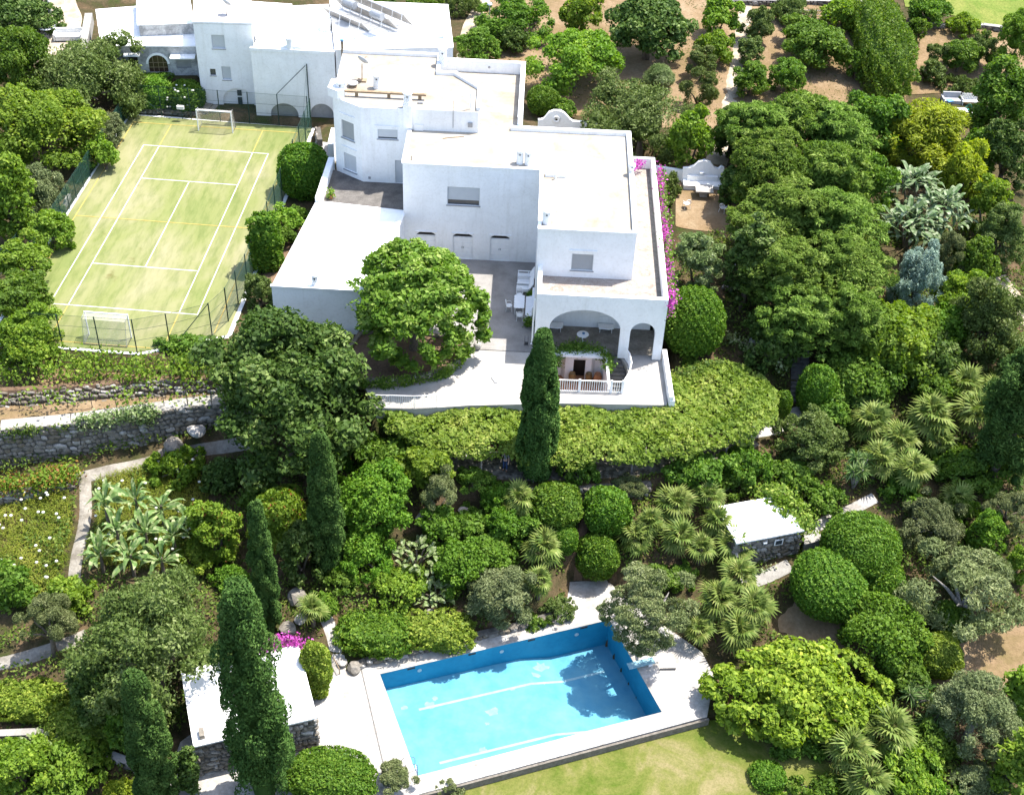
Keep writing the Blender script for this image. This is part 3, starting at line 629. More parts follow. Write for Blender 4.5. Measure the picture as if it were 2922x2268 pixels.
# main block and right block: solid body, front walls with real openings in front of it
doors = [(-9.32,-7.84), (-6.5,-4.95), (-3.6,-2.08)]
MB().prism([(-10.3,8.3),(0,8.3),(0,.2),(6.85,.2),(6.85,14.2),(-10.3,14.2)], -.2, RZ).build('wall', 'white_wall', villa)
f = MB().panel(-10.3, 0, -.2, RZ, 8.08, 8.298, [(a, b, .0, 2.38) for a, b in doors]+[(-6.95,-4.5,4.87,6.45)])
for a, b in doors: f.arch(a, b, 2.02, 2.38, 8.08, 8.298, 12)
f.build('wall', 'white_wall', villa)
window(villa, -6.95, -4.5, 4.87, 6.45, 8.08, 'shutter_light', ledge=False, gap=.42)
for a, b in doors:
    d = MB().box(a, b, 8.20, 8.24, 0, 1.98).build('door', 'white_paint', villa)
    c = (a+b)/2
    for x0, x1 in ((a+.07, c-.05), (c+.05, b-.07)):
        for z0, z1 in ((.08,.46), (.54,.98), (1.06,1.46), (1.54,1.92)): MB().box(x0, x1, 8.165, 8.2, z0, z1).build('door_panel', 'white_paint', d)
    MB().box(a-.1, b+.1, 8.0, 8.08, 2.36, 2.42).build('lintel', 'white_wall', d)
    MB().box(a, b, 8.26, 8.297, 1.99, 2.39).build('fanlight', 'dark_opening', d)
    for x in (c-.06, c+.06): MB().box(x-.02, x+.02, 8.13, 8.165, .95, 1.1).build('handle', 'grey_metal', d)
MB().panel(-.002, 6.85, -.2, RZ, -.02, .198, [(2.45,4.0,4.97,6.35)]).build('wall', 'white_wall', villa)
window(villa, 2.45, 4.0, 4.97, 6.35, -.02, 'shutter', gap=0)
# roof deck with parapets
roof = MB().prism([(-10.28,8.1),(0.0,8.1),(0,0),(6.83,0),(6.83,14.18),(-10.28,14.18)], RZ, RZ+.03).build('roof', 'roof_cream', villa)
pr = MB(); pr.box(6.55,6.9,.24,14.25,RZ+.03,RZ+.34).box(-2.45,6.55,13.9,14.25,RZ+.03,RZ+.34)
pr.build('parapet', 'white_wall', roof)
cp = MB(); cp.box(-10.36,-.06,8.0,8.26,RZ+.03,RZ+.14).box(-.06,.18,-.08,8.26,RZ+.03,RZ+.14).box(.18,6.93,-.08,.24,RZ+.03,RZ+.16).box(-10.38,-10.1,8.26,13.2,RZ+.03,RZ+.14)
cp.build('coping', 'roof_white', roof)
# chimneys: twisted barrels with cap and horn finial
def chimney(u, v, z, r=.27, h=1.0, cap=True, parent=villa, twist=2.2, ball=False):
    if ball:
        c = MB().lathe([(.2,0),(.2,.25),(.26,.3),(.30,.45),(.26,.62),(.14,.72),(.0,.74)], 14).build('chimney', 'white_wall', parent, True, loc=(u,v,z)); MB().box(-.04,.04,-.32,-.24,.42,.52).build('vent_hole', 'dark_opening', c); return c
    c = MB().lathe([(r*1.02,0),(r,.05)]+[(r,.05+(h-.1)*k/8) for k in range(1,9)]+[(r*.98,h)], 22, twist=twist/h, flute=.11).build('chimney', 'white_wall', parent, loc=(u,v,z))
    MB().lathe([(r*1.12,h),(r*1.2,h+.05),(r*1.12,h+.11),(r*.75,h+.2),(r*.2,h+.28),(.04,h+.32),(.035,h+.5),(.0,h+.58)], 16).build('cap', 'white_paint', c, True)
    MB().box(-.05,.05,-r*1.06,-r*.9,h*.78,h*.78+.1).build('vent_hole', 'dark_opening', c)
    return c
chimney(-1.6,9.0,RZ+.03); chimney(-.98,8.9,RZ+.03); chimney(.52,.85,RZ+.03,.3,.95); chimney(6.72,8.1,RZ+.34,ball=True)
v_ = MB().box(.35,1.9,7.15,7.55,RZ+.03,RZ+.28).build('duct', 'roof_white', roof); MB().tube([(1.1,6.95,RZ+.03),(1.1,6.95,RZ+.42),(1.0,6.8,RZ+.5)], .07, 8).build('vent_pipe', 'white_paint', roof)
MB().box(-9.9,-9.2,13.2,13.55,RZ+.03,RZ+.5).build('duct', 'roof_white', roof); MB().tube([(-9.7,8.6,RZ+.03),(-9.7,8.6,RZ+.4)], .03, 6).build('vent_pipe', 'dark_iron', roof)
MB().tube([(-6.0,12.6,RZ+.06),(-7.4,12.2,RZ+.06),(-7.6,12.1,RZ+.05)], .035, 6).build('cable', 'wood', roof)

# upper terrace round the right block, with arched loggia below
TZ = 4.35
fw = MB().panel(.12, 9.2, 0, TZ+.9, -3.55, -3.2, [(1.12,6.12,0,4.06),(6.82,8.58,0,3.2)])
fw.arch(1.12, 6.12, 2.45, 4.06, -3.55, -3.2, 24).arch(6.82, 8.58, 2.3, 3.2, -3.55, -3.2, 16).build('loggia_wall', 'white_wall', villa)
MB().panel(-3.2, 16.2, -1.0, TZ+.9, 8.9, 9.2, [(-2.8,-.6,0.0,2.4)], 'y').build('wall', 'white_wall', villa)
MB().box(.12,.42,-3.2,-.022,-.2,TZ+.9).build('wall', 'white_wall', villa)
MB().box(6.852,8.898,15.9,16.2,-.5,TZ+.9).build('wall', 'white_wall', villa)
MB().box(.422,8.898,-3.198,-.022,TZ-.25,TZ).box(6.852,8.898,-.022,15.898,TZ-.25,TZ).build('upper_floor', 'white_wall', villa)
ut = MB().box(.424,8.896,-3.196,-.024,TZ+.002,TZ+.02).box(6.854,8.896,-.024,15.896,TZ+.002,TZ+.02).build('terrace_floor', 'mosaic', villa)
MB().box(6.853,8.6,.0,15.5,0,TZ-.26).build('wall', 'white_wall', villa)
for (u, v, r) in [(1.5,-1.7,.5),(3.5,-1.9,.42),(5.6,-1.9,.5),(7.7,-2.0,.55),(7.85,1.0,.5),(7.85,4.2,.5),(7.85,7.4,.5),(7.85,10.6,.45)]:
    MB().lathe([(r,0),(r,.004),(0,.004)], 20).build('medallion', 'medallion', ut, loc=(u,v,TZ+.022))
    MB().lathe([(r*.55,0),(r*.55,.004),(0,.004)], 16).build('medallion', 'mosaic', ut, loc=(u,v,TZ+.027))
MB().box(8.55,8.86,-3.1,15.8,TZ+.022,TZ+.03).build('gutter', 'step_stone', ut)
MB().tube([(.0,-3.3,4.6),(-.05,-3.25,2.6),(-.05,-3.25,.9),(-.12,-3.35,.7)], .06, 8).build('downpipe', 'white_paint', villa)
# niche seat on the left wall of the loggia block with two planters
nb = MB().prism([(-.62,.15),(-.05,.15),(-.05,2.8),(-.2,2.7),(-.62,2.55)], 0, .62).build('garden_seat', 'white_wall', villa)
MB().box(-.16,.0,.2,2.75,.62,1.35).build('seat_back', 'white_wall', nb)

# tower block with cut corner, behind on the left
TW = [(-4.95,13.3),(-4.95,14.19),(-5.05,17.2),(-7.2,19.5),(-8.7,19.5),(-8.8,22.6),(-16.6,22.6),(-16.35,14.75),(-14.05,13.2),(-10.32,13.25),(-10.32,14.19),(-4.97,14.19)]
tower = MB().prism([(-4.95,13.3),(-5.05,17.2),(-7.2,19.5),(-8.7,19.5),(-8.8,22.6),(-16.6,22.6),(-16.35,14.95),(-14.05,13.42),(-10.31,13.42),(-10.31,13.3)], -.2, 10.0).build('wall', 'white_wall', villa)
tr = MB().prism([(-4.98,13.33),(-5.08,17.18),(-7.22,19.47),(-8.72,19.47),(-8.82,22.57),(-16.57,22.57),(-16.33,14.98),(-14.03,13.45),(-10.3,13.33)], 10.0, 10.03).build('roof', 'roof_cream', villa)
pb = MB(); pw = .3
pl = [(-5.0,13.6),(-5.07,17.0),(-7.15,19.3),(-8.55,19.3),(-8.65,22.4),(-16.4,22.4)]
for (a, b) in zip(pl, pl[1:]):
    a, b = Vector((*a,0)), Vector((*b,0)); d = (b-a).normalized(); q = Vector((-d.y, d.x, 0))*.15
    e = d*.13; pb.prism([tuple((a-q-e)[:2]), tuple((b-q+e)[:2]), tuple((b+q+e)[:2]), tuple((a+q-e)[:2])][::1], 10.03, 10.30+.006*len(pb.v)/8)
pb.build('parapet', 'white_wall', tr)
MB().prism([(-16.6,16.2),(-16.7,14.7),(-15.9,14.2),(-15.4,14.45),(-16.2,15.1),(-16.25,16.2)], 10.03, 10.75).build('parapet', 'white_wall', tr)
MB().box(-10.75,-10.05,13.12,13.62,RZ+.2,10.35).build('chimney_base', 'white_wall', villa)
chimney(-15.75,15.1,10.04,.42,1.05); chimney(-13.1,16.45,10.04,.30,1.0); chimney(-10.4,13.37,10.35,.33,.9); chimney(-8.3,21.0,10.04,.32,1.35)
# front of the tower: windows on two storeys let into a thin outer wall
MB().panel(-14.05, -10.31, 3.2, 10.0, 13.20, 13.418, [(-12.75,-11.2,7.35,8.2),(-11.45,-10.45,3.45,5.55)]).build('wall', 'white_wall', villa)
window(villa, -12.75, -11.2, 7.35, 8.2, 13.20, 'shutter_light', gap=.14)
MB().box(-11.45,-10.45,13.32,13.36,3.47,5.55).build('door', 'shutter_light', villa); MB().box(-13.6,-13.4,13.15,13.198,3.75,3.95).build('vent_hole', 'grey_metal', villa)
ch = empty('chamfer_wall', (-14.05,13.2,0), math.atan2(14.73-13.2, -16.35+14.05)+math.pi, parent=villa); chl = math.hypot(16.35-14.05, 1.53)
MB().panel(-chl, 0, 3.2, 10.0, .0, .198, [(-2.0,-.72,6.75,8.3),(-1.9,-.62,3.95,5.45)]).build('wall', 'white_wall', ch)
for z0, z1, a, b in ((6.75,8.3,-2.0,-.72), (3.95,5.45,-1.9,-.62)):
    w = MB().box(a, b, .10, .14, z0, z1).build('window', 'shutter' if z0 > 5 else 'shutter_light', ch)
    MB().box(a-.08, b+.08, -.07, .09, z0-.07, z0-.002).build('window', 'grey_metal', ch); MB().box(a-.15, b+.15, -.08, 0, z1+.55, z1+.6).build('drip_ledge', 'white_wall', ch)
# roof clutter of the tower: long timber beam on trestles, dishes, drain
bm_ = empty('roof_beam', VW(-15.4,14.75,10.05), VPHI, 'long weathered timber beam lying on blocks on the tower roof', 'beam')
MB().box(0,6.3,-.05,.22,.34,.48).build('beam', 'wood', bm_)
for x in (.9, 3.4, 5.8): MB().box(x-.12,x+.12,0,.18,0,.338).build('block', 'wood', bm_)
ds = empty('satellite_dish', VW(-14.4,17.45,10.03), VPHI, 'big grey satellite dish on a pole on the tower roof', 'dish')
MB().tube([(0,0,.1),(.05,0,1.5)], .035, 8).build('pole', 'dark_iron', ds); MB().box(-.35,.35,-.25,.25,0,.12).build('foot', 'wood', ds)
MB().lathe([(.0,0),(.2,.02),(.38,.08),(.48,.15),(.49,.15),(.38,.06),(.2,.0),(.0,-.02)], 22).build('dish', 'dish_grey', ds, True, loc=(.05,.1,1.65), rot=(R_(-55),0,R_(-35))); MB().tube([(.05,.1,1.6),(.35,.5,1.9)], .015, 6).build('arm', 'dark_iron', ds)
ds = empty('satellite_dish', VW(-15.0,16.5,10.03), VPHI, 'small round dish lying low beside the tower chimney', 'dish')
MB().lathe([(.12,0),(.12,.18),(.38,.22),(.42,.30),(.36,.34),(.0,.36)], 20).build('dish', 'dish_grey', ds, True); MB().box(-.3,.3,-.3,.3,0,.06).build('foot', 'wood', ds)
vp = empty('vent_mast', VW(-5.6,13.7,10.03), VPHI, 'thin white vent mast on the tower roof edge', 'mast'); MB().tube([(0,0,0),(0,0,1.3)], .05, 8).build('mast', 'white_paint', vp); MB().tube([(-.1,0,1.25),(.1,0,1.35)], .04, 6).build('mast_head', 'white_paint', vp)
vp = empty('vent_mast', VW(-6.9,13.22,8.6), VPHI, 'thin dark lightning rod on the tower wall', 'mast'); MB().tube([(0,0,0),(0,0,2.3)], .018, 6).build('mast', 'dark_iron', vp)
MB().box(-9.7,-9.3,14.1,14.35,10.03,10.16).build('vent_box', 'grey_metal', tr); MB().tube([(-9.5,14.9,10.03),(-9.5,14.9,10.5)], .035, 6).build('vent_pipe', 'wood', tr); MB().box(-5.75,-5.4,13.15,13.298,8.75,9.1).build('vent_hole', 'grey_metal', villa)

# rear roof terrace
MB().prism([(-8.78,19.52),(-7.22,19.52),(-5.03,17.25),(-4.97,14.22),(-1.6,14.26),(-1.6,24.0),(-8.4,24.0),(-8.78,22.0)], -.2, RZ).build('wall', 'white_wall', villa)
MB().prism([(-8.6,19.55),(-7.2,19.55),(-5.0,17.28),(-4.95,14.28),(-1.62,14.28),(-1.62,23.98),(-8.6,23.98)], RZ, RZ+.04).build('terrace_floor', 'roof_cream', villa)
MB().box(-1.95,-1.58,14.27,24.02,RZ+.04,RZ+1.05).box(-8.62,-1.95,23.65,24.02,RZ+.04,RZ+1.05).build('parapet', 'white_wall', villa)
MB().lathe([(.1,0),(.1,.03),(0,.03)], 12).build('wall_lamp', 'grey_metal', villa, loc=(-4.6,23.64,RZ+.55), rot=(math.pi/2,0,0))

# left balcony and the low front wing
MB().prism([(-17.0,9.6),(-10.31,8.75),(-10.31,13.19),(-14.04,13.19),(-16.5,14.8),(-17.0,15.0)], -.2, 3.45).build('wall', 'white_wall', villa)
MB().prism([(-16.75,9.7),(-10.32,8.95),(-10.32,13.18),(-14.02,13.18),(-16.3,14.7),(-16.75,14.8)], 3.45, 3.47).build('balcony_floor', 'balcony_grey', villa)
MB().prism([(-17.25,9.3),(-16.75,9.3),(-16.62,15.6),(-17.1,15.6)], -.2, 4.15).build('parapet', 'white_wall', villa)
pot = MB().lathe([(.16,0),(.22,.3),(.24,.32),(.2,.34),(0,.34)], 12).build('planter', 'terracotta', villa, loc=(-16.2,10.4,3.47))
WG = [(-17.2,9.55),(-18.65,-2.15),(-11.75,-2.2),(-10.2,8.75)]
wing = MB().prism(WG, -.2, 3.68).build('wall', 'white_wall', villa)
wr = MB().prism([(-17.22,9.57),(-18.67,-2.17),(-11.73,-2.22),(-10.18,8.77)], 3.682, 3.74).build('roof', 'roof_white', villa)
MB().prism([(-18.72,-2.25),(-11.68,-2.3),(-11.7,-2.05),(-18.7,-2.0)], 3.742, 3.86).build('coping', 'roof_white', wr); MB().prism([(-10.42,8.5),(-10.14,8.5),(-11.5,-.5),(-11.74,-.5)], 3.742, 3.85).build('coping', 'roof_white', wr)
chimney(-15.6,-1.75,3.74,.26,.85)

# ---------------------------------------------------------------- front terraces
def VP(l): return [VW(u, v)[:2] for u, v in l]
pit = [(1.2,-2.75),(5.25,-2.75),(5.4,-3.2),(6.3,-3.3),(6.75,-4.2),(6.85,-5.2),(6.7,-6.3),(6.3,-7.3),(1.0,-7.5),(.9,-5.5)]
setp(MB().prism(VP([(-12.2,8.07),(-12.2,-2.3),(-11.0,-3.35),(.9,-3.35),(.9,-2.76),(1.2,-2.6),(5.3,-2.6),(5.45,-3.15),(9.4,-3.15),(9.4,-.03),(.1,-.03),(.1,8.07)]), -.35, .0).build('upper_terrace', 'terrace_grey'), 'grey paved courtyard terrace in front of the villa', kind='structure')
edge = [(20.0,-20.65),(22.6,-20.45),(26.2,-19.65)]+VP([(2.1,-8.85),(8.9,-8.5),(9.45,-8.45),(9.5,-3.2),(6.3,-3.17)])
tp = [(20.0,-20.65),(22.6,-20.45),(26.2,-19.65)]+VP([(2.1,-8.85),(8.9,-8.5),(9.42,-8.45),(9.42,-3.16),(6.4,-3.16),(6.3,-3.3),(6.75,-4.2),(6.85,-5.2),(6.7,-6.3),(6.3,-7.3),(1.0,-7.5),(.9,-5.5),(.9,-3.36),(-11.0,-3.36)])+[(18.5,-17.5),(19.2,-19.2)]
setp(MB().prism(tp, -3.4, -.06).build('front_terrace', 'terrace_paving'), 'sunlit pale front terrace with a sunken stair court', kind='structure')
setp(MB().prism(VP([(.43,-2.55),(5.5,-2.55),(5.6,-3.12),(8.88,-3.12),(8.88,-.04),(.43,-.04)]), .002, .012).build('loggia_floor', 'path_stone'), 'warm beige floor inside the arched loggia', kind='structure')
sc = empty('stair_court', VW(1.2,-2.75,0), VPHI, 'sunken stair court with white walls in the front terrace', 'courtyard'); so = lambda u, v: (u-1.2, v+2.75)
MB().prism([so(.9,-2.7),so(.9,-7.5),so(6.9,-7.5),so(6.9,-2.7)][::1], -2.75, -2.45).build('floor', 'terracotta', sc)
MB().panel(.0-.3, 4.3, -2.45, -.02, -.02, .2, [(1.85,2.72,-2.45,-.95)]).build('wall', 'white_wall', sc); MB().box(1.85,2.72,.1,.14,-2.45,-.95).build('door', 'dark_opening', sc)
for a, b in ((1.0,1.85), (2.72,3.4)): MB().prism([(a,-.022),(a+.25 if a < 1.5 else a,-.4),(b if a < 1.5 else b-.25,-.4),(b,-.022)], -2.45, -.35).build('pier', 'white_wall', sc)
iw = [so(5.25,-2.8),so(5.32,-3.6),so(5.38,-5.0),so(5.45,-7.3)]
for a, b in zip(iw, iw[1:]):
    MB().prism([(a[0]-.09,a[1]),(b[0]-.09,b[1]),(b[0]+.09,b[1]),(a[0]+.09,a[1])], -2.45, .16).build('inner_wall', 'white_wall', sc)
for k in range(14):
    v0 = -3.2-.27*k; z = -.05-.165*k; ur = [6.2,6.45,6.6,6.68,6.72,6.74,6.76,6.74,6.72,6.66,6.6,6.5,6.4,6.3][k]
    a, b = so(5.48,v0), so(ur,v0-.29); MB().box(a[0], b[0], b[1], a[1], z-.35, z).build('step', 'step_stone', sc)
MB().box(-.3,4.2,-.95,-.05,-.05,.12).build('ledge', 'white_wall', sc)
# railing round the opening
rl = empty('terrace_railing', VW(1.0,-7.55,0), VPHI, 'white metal railing around the sunken stair court', 'railing')
rp = [(1.0,-7.58),(6.34,-7.42),(6.8,-6.3),(7.0,-5.2),(6.9,-4.2),(6.66,-3.6)]; rp = [(u-1.0, v+7.55) for u, v in rp]
bal = MB().box(-.022,.022,-.022,.022,.06,.94).mesh('baluster', 'white_metal')
for i, (a, b) in enumerate(zip(rp, rp[1:])):
    A, B = Vector((*a,0)), Vector((*b,0)); n_ = max(2, int((B-A).length/.155)); ang = math.atan2(B.y-A.y, B.x-A.x)
    for z in (.02, .95): MB().tube([A+Vector((0,0,z)), B+Vector((0,0,z))], .045 if z > .5 else .03, 6).build('rail', 'white_metal', rl)
    for k in range(n_): link('baluster', bal, rl, A.lerp(B, (k+.5)/n_), (0,0,ang))
for u, v in [(0.0,-.03),(2.35,.05),(4.55,.1),(5.34,.13)]: MB().box(u-.07,u+.07,v-.05,v+.05,-.06,1.05).build('railing_post', 'white_paint', rl)
# right parapet of the front terrace
strip('terrace_parapet', 'white_wall', VW(9.45,-3.2)[:2], VW(9.66,-8.55)[:2], .3, -3.2, .72, 'white parapet on the right side of the front terrace', 'wall')
strip('terrace_pier', 'white_wall', VW(9.6,-7.0)[:2], VW(9.72,-8.6)[:2], .36, -3.2, .42, 'lower stepped end of the right terrace parapet', 'wall')
# glass and steel railing at the terrace edge
gr = empty('edge_railing', (20.0,-20.55,0), 0, 'pale blue panel railing at the left terrace edge', 'railing')
ep = [Vector((0,0,0)), Vector((2.6,.2,0)), Vector((4.1,.48,0)), Vector((6.2,.98,0))]
for i, (a, b) in enumerate(zip(ep, ep[1:])):
    MB().tube([a+Vector((0,0,1.0)), b+Vector((0,0,1.0))], .025, 6).build('rail', 'white_metal', gr)
    MB().tube([a+Vector((0,0,-.05)), a+Vector((0,0,1.0))], .022, 6).build('railing_post', 'white_metal', gr)
    n_ = int((b-a).length/.14)
    if i < 2:
        for k in range(n_): q = a.lerp(b, (k+.5)/n_); link('baluster', bal, gr, q, (0,0,.1), (.6,.6,1.04))
# curved raised bed with ivy
bc = [(25.4,-13.0),(25.35,-14.2),(25.15,-15.5),(24.4,-16.6),(23.05,-17.45),(20.7,-18.35),(18.6,-18.6),(17.3,-17.6),(17.0,-15.4),(17.6,-13.2),(20,-12.4)]
bed = empty('raised_bed', (21.5,-15.3,0), label='curved raised stone planting bed on the terrace', cat='planter')
bi = [(21.5+(x-21.5)*.93, -15.3+(y+15.3)*.91) for x, y in bc]
MB().prism([(x-21.5, y+15.3) for x, y in bc[::-1]], -.3, .62, [[(x-21.5, y+15.3) for x, y in bi]]).build('bed_wall', 'stone_2', bed)
MB().prism([(x-21.5, y+15.3) for x, y in bi[::-1]], -.3, .45).build('bed_soil', 'soil', bed)
stone_face(bed, Vector((21.5,-15.3,0)), bc[:8], 0, .66, .3, 21, 150, 0, .03, flip=-1)

# ---------------------------------------------------------------- rear house
hs = empty('rear_house', (3,22,0), 0, 'rambling white house with arches and solar collectors behind the court', 'house'); hx = lambda l: [(x-3, y-22) for x, y in l]
tb = MB().prism(hx([(-2.2,19.72),(2.9,20.22),(1.6,25.1),(-3.5,24.5)]), 0, 8.05).build('wall', 'white_wall', hs)
ha = math.atan2(.5, 5.1); ht = empty('tower_front', (-2.2-3,19.5-22,0), ha, parent=hs); hl = math.hypot(5.1,.5)
hm = MB().panel(0, hl, 0, 8.05, 0, .218, [(1.45,2.6,5.75,7.05),(1.0,1.5,3.15,3.8),(2.05,2.85,2.75,4.05),(1.9,4.7,.0,1.95)])
hm.arch(1.9,4.7,.75,1.95,0,.218,16).build('wall', 'white_wall', ht)
for a, b, z0, z1, m_ in ((1.45,2.6,5.75,7.05,'shutter_light'),(1.0,1.5,3.15,3.8,'glass'),(2.05,2.85,2.75,4.05,'shutter_light'),(3.2,3.6,.3,1.0,'glass'),(3.2,3.6,1.15,1.7,'glass')):
    MB().box(a,b,.14,.17,z0,z1).build('window', m_, ht)
    if z0 > 1.5: MB().box(a-.06,b+.06,-.06,.1,z0-.06,z0-.002).build('sill', 'grey_metal', ht)
MB().prism(hx([(-2.2,19.52),(2.9,20.02),(1.6,25.1),(-3.5,24.5)]), 8.052, 8.1).build('roof', 'roof_grey', hs)
e = MB().prism(hx([(-2.25,19.45),(2.95,19.97),(2.9,20.3),(-2.3,19.75)]), 8.102, 8.28); e.prism(hx([(2.95,20.0),(1.65,25.1),(1.4,25.05),(2.65,20.27)]), 8.102, 8.26); e.build('parapet', 'white_wall', hs)
b2 = MB().prism(hx([(3.1,18.3),(10.4,18.65),(8,28.9),(.6,26.9),(1.9,25.2),(3.15,20.3)]), 0, 6.5).build('wall', 'white_wall', hs)
h2 = empty('front_wall', (3.1-3,18.1-22,0), math.atan2(.35,7.3), parent=hs); l2 = math.hypot(7.3,.35)
q = MB().panel(0, l2, 0, 6.5, 0, .198, [(1.3,3.8,0,1.62),(4.9,7.0,0,1.75)]); q.arch(1.3,3.8,.5,1.62,0,.198,14).arch(4.9,7.0,.7,1.75,0,.198,14).build('wall', 'white_wall', h2)
for a, b, t_ in ((1.3,3.8,1.62),(4.9,7.0,1.75)): MB().box(a,b,.17,.196,0,t_).build('arch_recess', 'grey_metal', h2)
MB().prism(hx([(3.1,18.12),(10.4,18.47),(8,28.9),(.6,26.9),(3.1,20.3)]), 6.502, 6.54).build('roof', 'roof_white', hs)
k = MB().prism(hx([(3.05,18.02),(10.45,18.38),(10.4,18.7),(3.05,18.34)]), 6.542, 6.85); k.build('parapet', 'white_wall', hs)
for i in range(9):      # swelling gable in the middle of the parapet
    x = 5.4+i*.3; MB().box(x-3, x+.3-3, 18.18-22+(x-3)*.047, 18.45-22+(x-3)*.047, 6.852, 6.86+.28*math.sin(math.pi*(i+.5)/9)).build('gable', 'white_wall', hs)
c = MB().lathe([(.3,0),(.3,.8),(.38,.85),(.38,1.0),(.2,1.1),(0,1.12)], 14).build('chimney', 'white_wall', hs, loc=(6.5-3,18.5-22,6.85))
MB().box(1.2-3,5.2-3,24.6-22,26.0-22,6.54,7.6).build('roof_room', 'white_wall', hs); MB().box(8.3-3,9.2-3,23.0-22,23.9-22,6.54,7.4).build('roof_room', 'white_wall', hs)
MB().prism(hx([(10.5,18.6),(20.6,20.7),(19.1,29.6),(8.1,28.8)]), 0, 6.9).build('wall', 'white_wall', hs)
MB().prism(hx([(10.45,18.55),(20.65,20.65),(19.15,29.65),(8.1,28.85)]), 6.902, 6.98).build('roof', 'roof_white', hs)
MB().lathe([(.24,0),(.24,.85),(.3,.9),(.3,1.0),(.1,1.1),(0,1.1)], 14).build('chimney', 'white_wall', hs, loc=(19.6-3,22.6-22,6.98)); MB().tube([(18.1-3,23.3-22,6.98),(18.1-3,23.3-22,7.4),(17.9-3,23.2-22,7.5)], .07, 8).build('vent_pipe', 'white_paint', hs)
pp_ = MB().tube([(11.2-3,18.2-22,5.6),(11.2-3,18.2-22,8.0)], .12, 10).build('flue', 'wood', hs); MB().lathe([(.18,0),(.18,.14),(.0,.2)], 12).build('cap', 'blue_cap', pp_, loc=(11.2-3,18.2-22,8.0))
# low part on the left with dark arch
MB().prism(hx([(-11.0,20.25),(-2.75,21.55),(-5.9,30.5),(-13.9,27.5)]), 1.8, 5.0).build('wall', 'white_wall', hs)
h3 = empty('front_wall', (-11.0-3,20.05-22,0), math.atan2(1.3,8.25), parent=hs); l3 = math.hypot(8.25,1.3)
q = MB().panel(0, l3, 1.8, 5.0, 0, .198, [(2.2,3.0,1.8,4.3),(3.9,5.6,2.5,4.2),(6.4,7.7,2.9,3.75)]); q.arch(3.9,5.6,3.35,4.2,0,.198,16).build('wall', 'weathered_wall', h3)
MB().box(2.2,3.0,.15,.19,1.8,4.3).build('door', 'dark_opening', h3); MB().box(3.9,5.6,.15,.19,2.5,4.2).build('window', 'brown_glass', h3); MB().box(6.4,7.7,.12,.16,2.9,3.75).build('window', 'grey_metal', h3)
for x in (4.3,4.75,5.2): MB().box(x-.02,x+.02,.11,.148,2.5,4.15).build('glazing_bar', 'wood', h3)
for z in (2.95,3.4): MB().box(3.9,5.6,.12,.146,z-.02,z+.02).build('glazing_bar', 'wood', h3)
am = MB()
for i in range(12):
    t0, t1 = math.pi*i/12, math.pi*(i+1)/12; f_ = lambda r, t, y: (4.75+r*1.0*math.cos(t), y, 3.35+r*math.sin(t))
    am.add([f_(.86,t0,-.08),f_(.86,t1,-.08),f_(1.05,t1,-.08),f_(1.05,t0,-.08),f_(.86,t0,0),f_(.86,t1,0),f_(1.05,t1,0),f_(1.05,t0,0)], [(0,1,2,3),(3,2,6,7),(1,0,4,5)])
am.build('arch_moulding', 'white_paint', h3); MB().box(1.9,3.3,-.7,0,4.35,4.45).build('door_canopy', 'white_paint', h3); MB().box(6.0,8.2,-.9,0,4.2,4.3).build('awning', 'roof_white', h3)
MB().prism(hx([(-11.05,20.0),(-2.7,21.3),(-5.9,30.55),(-13.95,27.5)]), 5.002, 5.1).build('roof', 'roof_white', hs)
MB().prism(hx([(-8.2,22.5),(-3.5,23.7),(-5.6,30.0),(-10.2,28.7)]), 5.1, 6.15).build('roof_room', 'weathered_wall', hs); MB().prism(hx([(-8.3,22.4),(-3.4,23.6),(-5.6,30.1),(-10.3,28.8)]), 6.152, 6.22).build('roof', 'roof_white', hs)
hd = empty('satellite_dish', (.3,21.6,8.1), 0, 'grey satellite dish on the blotchy roof of the rear tower', 'dish'); MB().tube([(0,0,0),(0,0,.9)], .03, 8).build('pole', 'dark_iron', hd); MB().lathe([(.0,0),(.2,.02),(.36,.08),(.44,.15),(.45,.15),(.36,.06),(.2,0),(.0,-.02)], 20).build('dish', 'dish_grey', hd, True, loc=(0,.08,1.05), rot=(R_(-55),0,R_(-30)))
# solar collectors: tilted racks of tubes seen from behind, with tanks
for i, (ax, ay, ln, lab) in enumerate([(9.6,27.8,7.8,'farthest rack of solar collector tubes on the rear roof'),(8.9,26.3,7.2,'middle rack of solar collector tubes with two grey tanks'),(8.1,24.9,5.2,'nearest rack of solar collector tubes on the rear roof')]):
    zr = 6.98 if i < 2 else 6.56
    s_ = empty('solar_collector', (ax,ay,zr), R_(-36), lab, 'solar panel', 'solar collectors on the rear roof')
    T_ = Matrix.Translation((0,0,.25)) @ Matrix.Rotation(R_(48),4,'X')
    for k in range(int(ln/.12)): MB().box(.06+k*.12,.145+k*.12,-1.9,0,-.03,.03, Matrix.Translation((0,1.1,.25)) @ Matrix.Rotation(R_(-48),4,'X')).build('tube', 'tube_back', s_)
    MB().box(0,ln,-.03,.05,-.06,.06, Matrix.Translation((0,-.17,1.66))).build('header_pipe', 'white_metal', s_); MB().box(0,ln,1.06,1.14,.15,.23).build('foot_rail', 'white_metal', s_)
    for k in range(int(ln/1.3)+1):
        x = min(ln-.05, .1+k*1.3); MB().tube([(x,-.2,1.62),(x,-.6,0)], .025, 6).build('leg', 'white_metal', s_); MB().tube([(x,1.1,.2),(x,1.1,0)], .025, 6).build('leg', 'white_metal', s_); MB().tube([(x,-.6,.05),(x,1.1,.05)], .02, 6).build('brace', 'white_metal', s_)
    if i == 1:
        for x in (2.2, 5.6): MB().tube([(x,-.5,1.8),(x+1.3,-.5,1.8)], .36, 14).build('tank', 'grey_metal', s_)
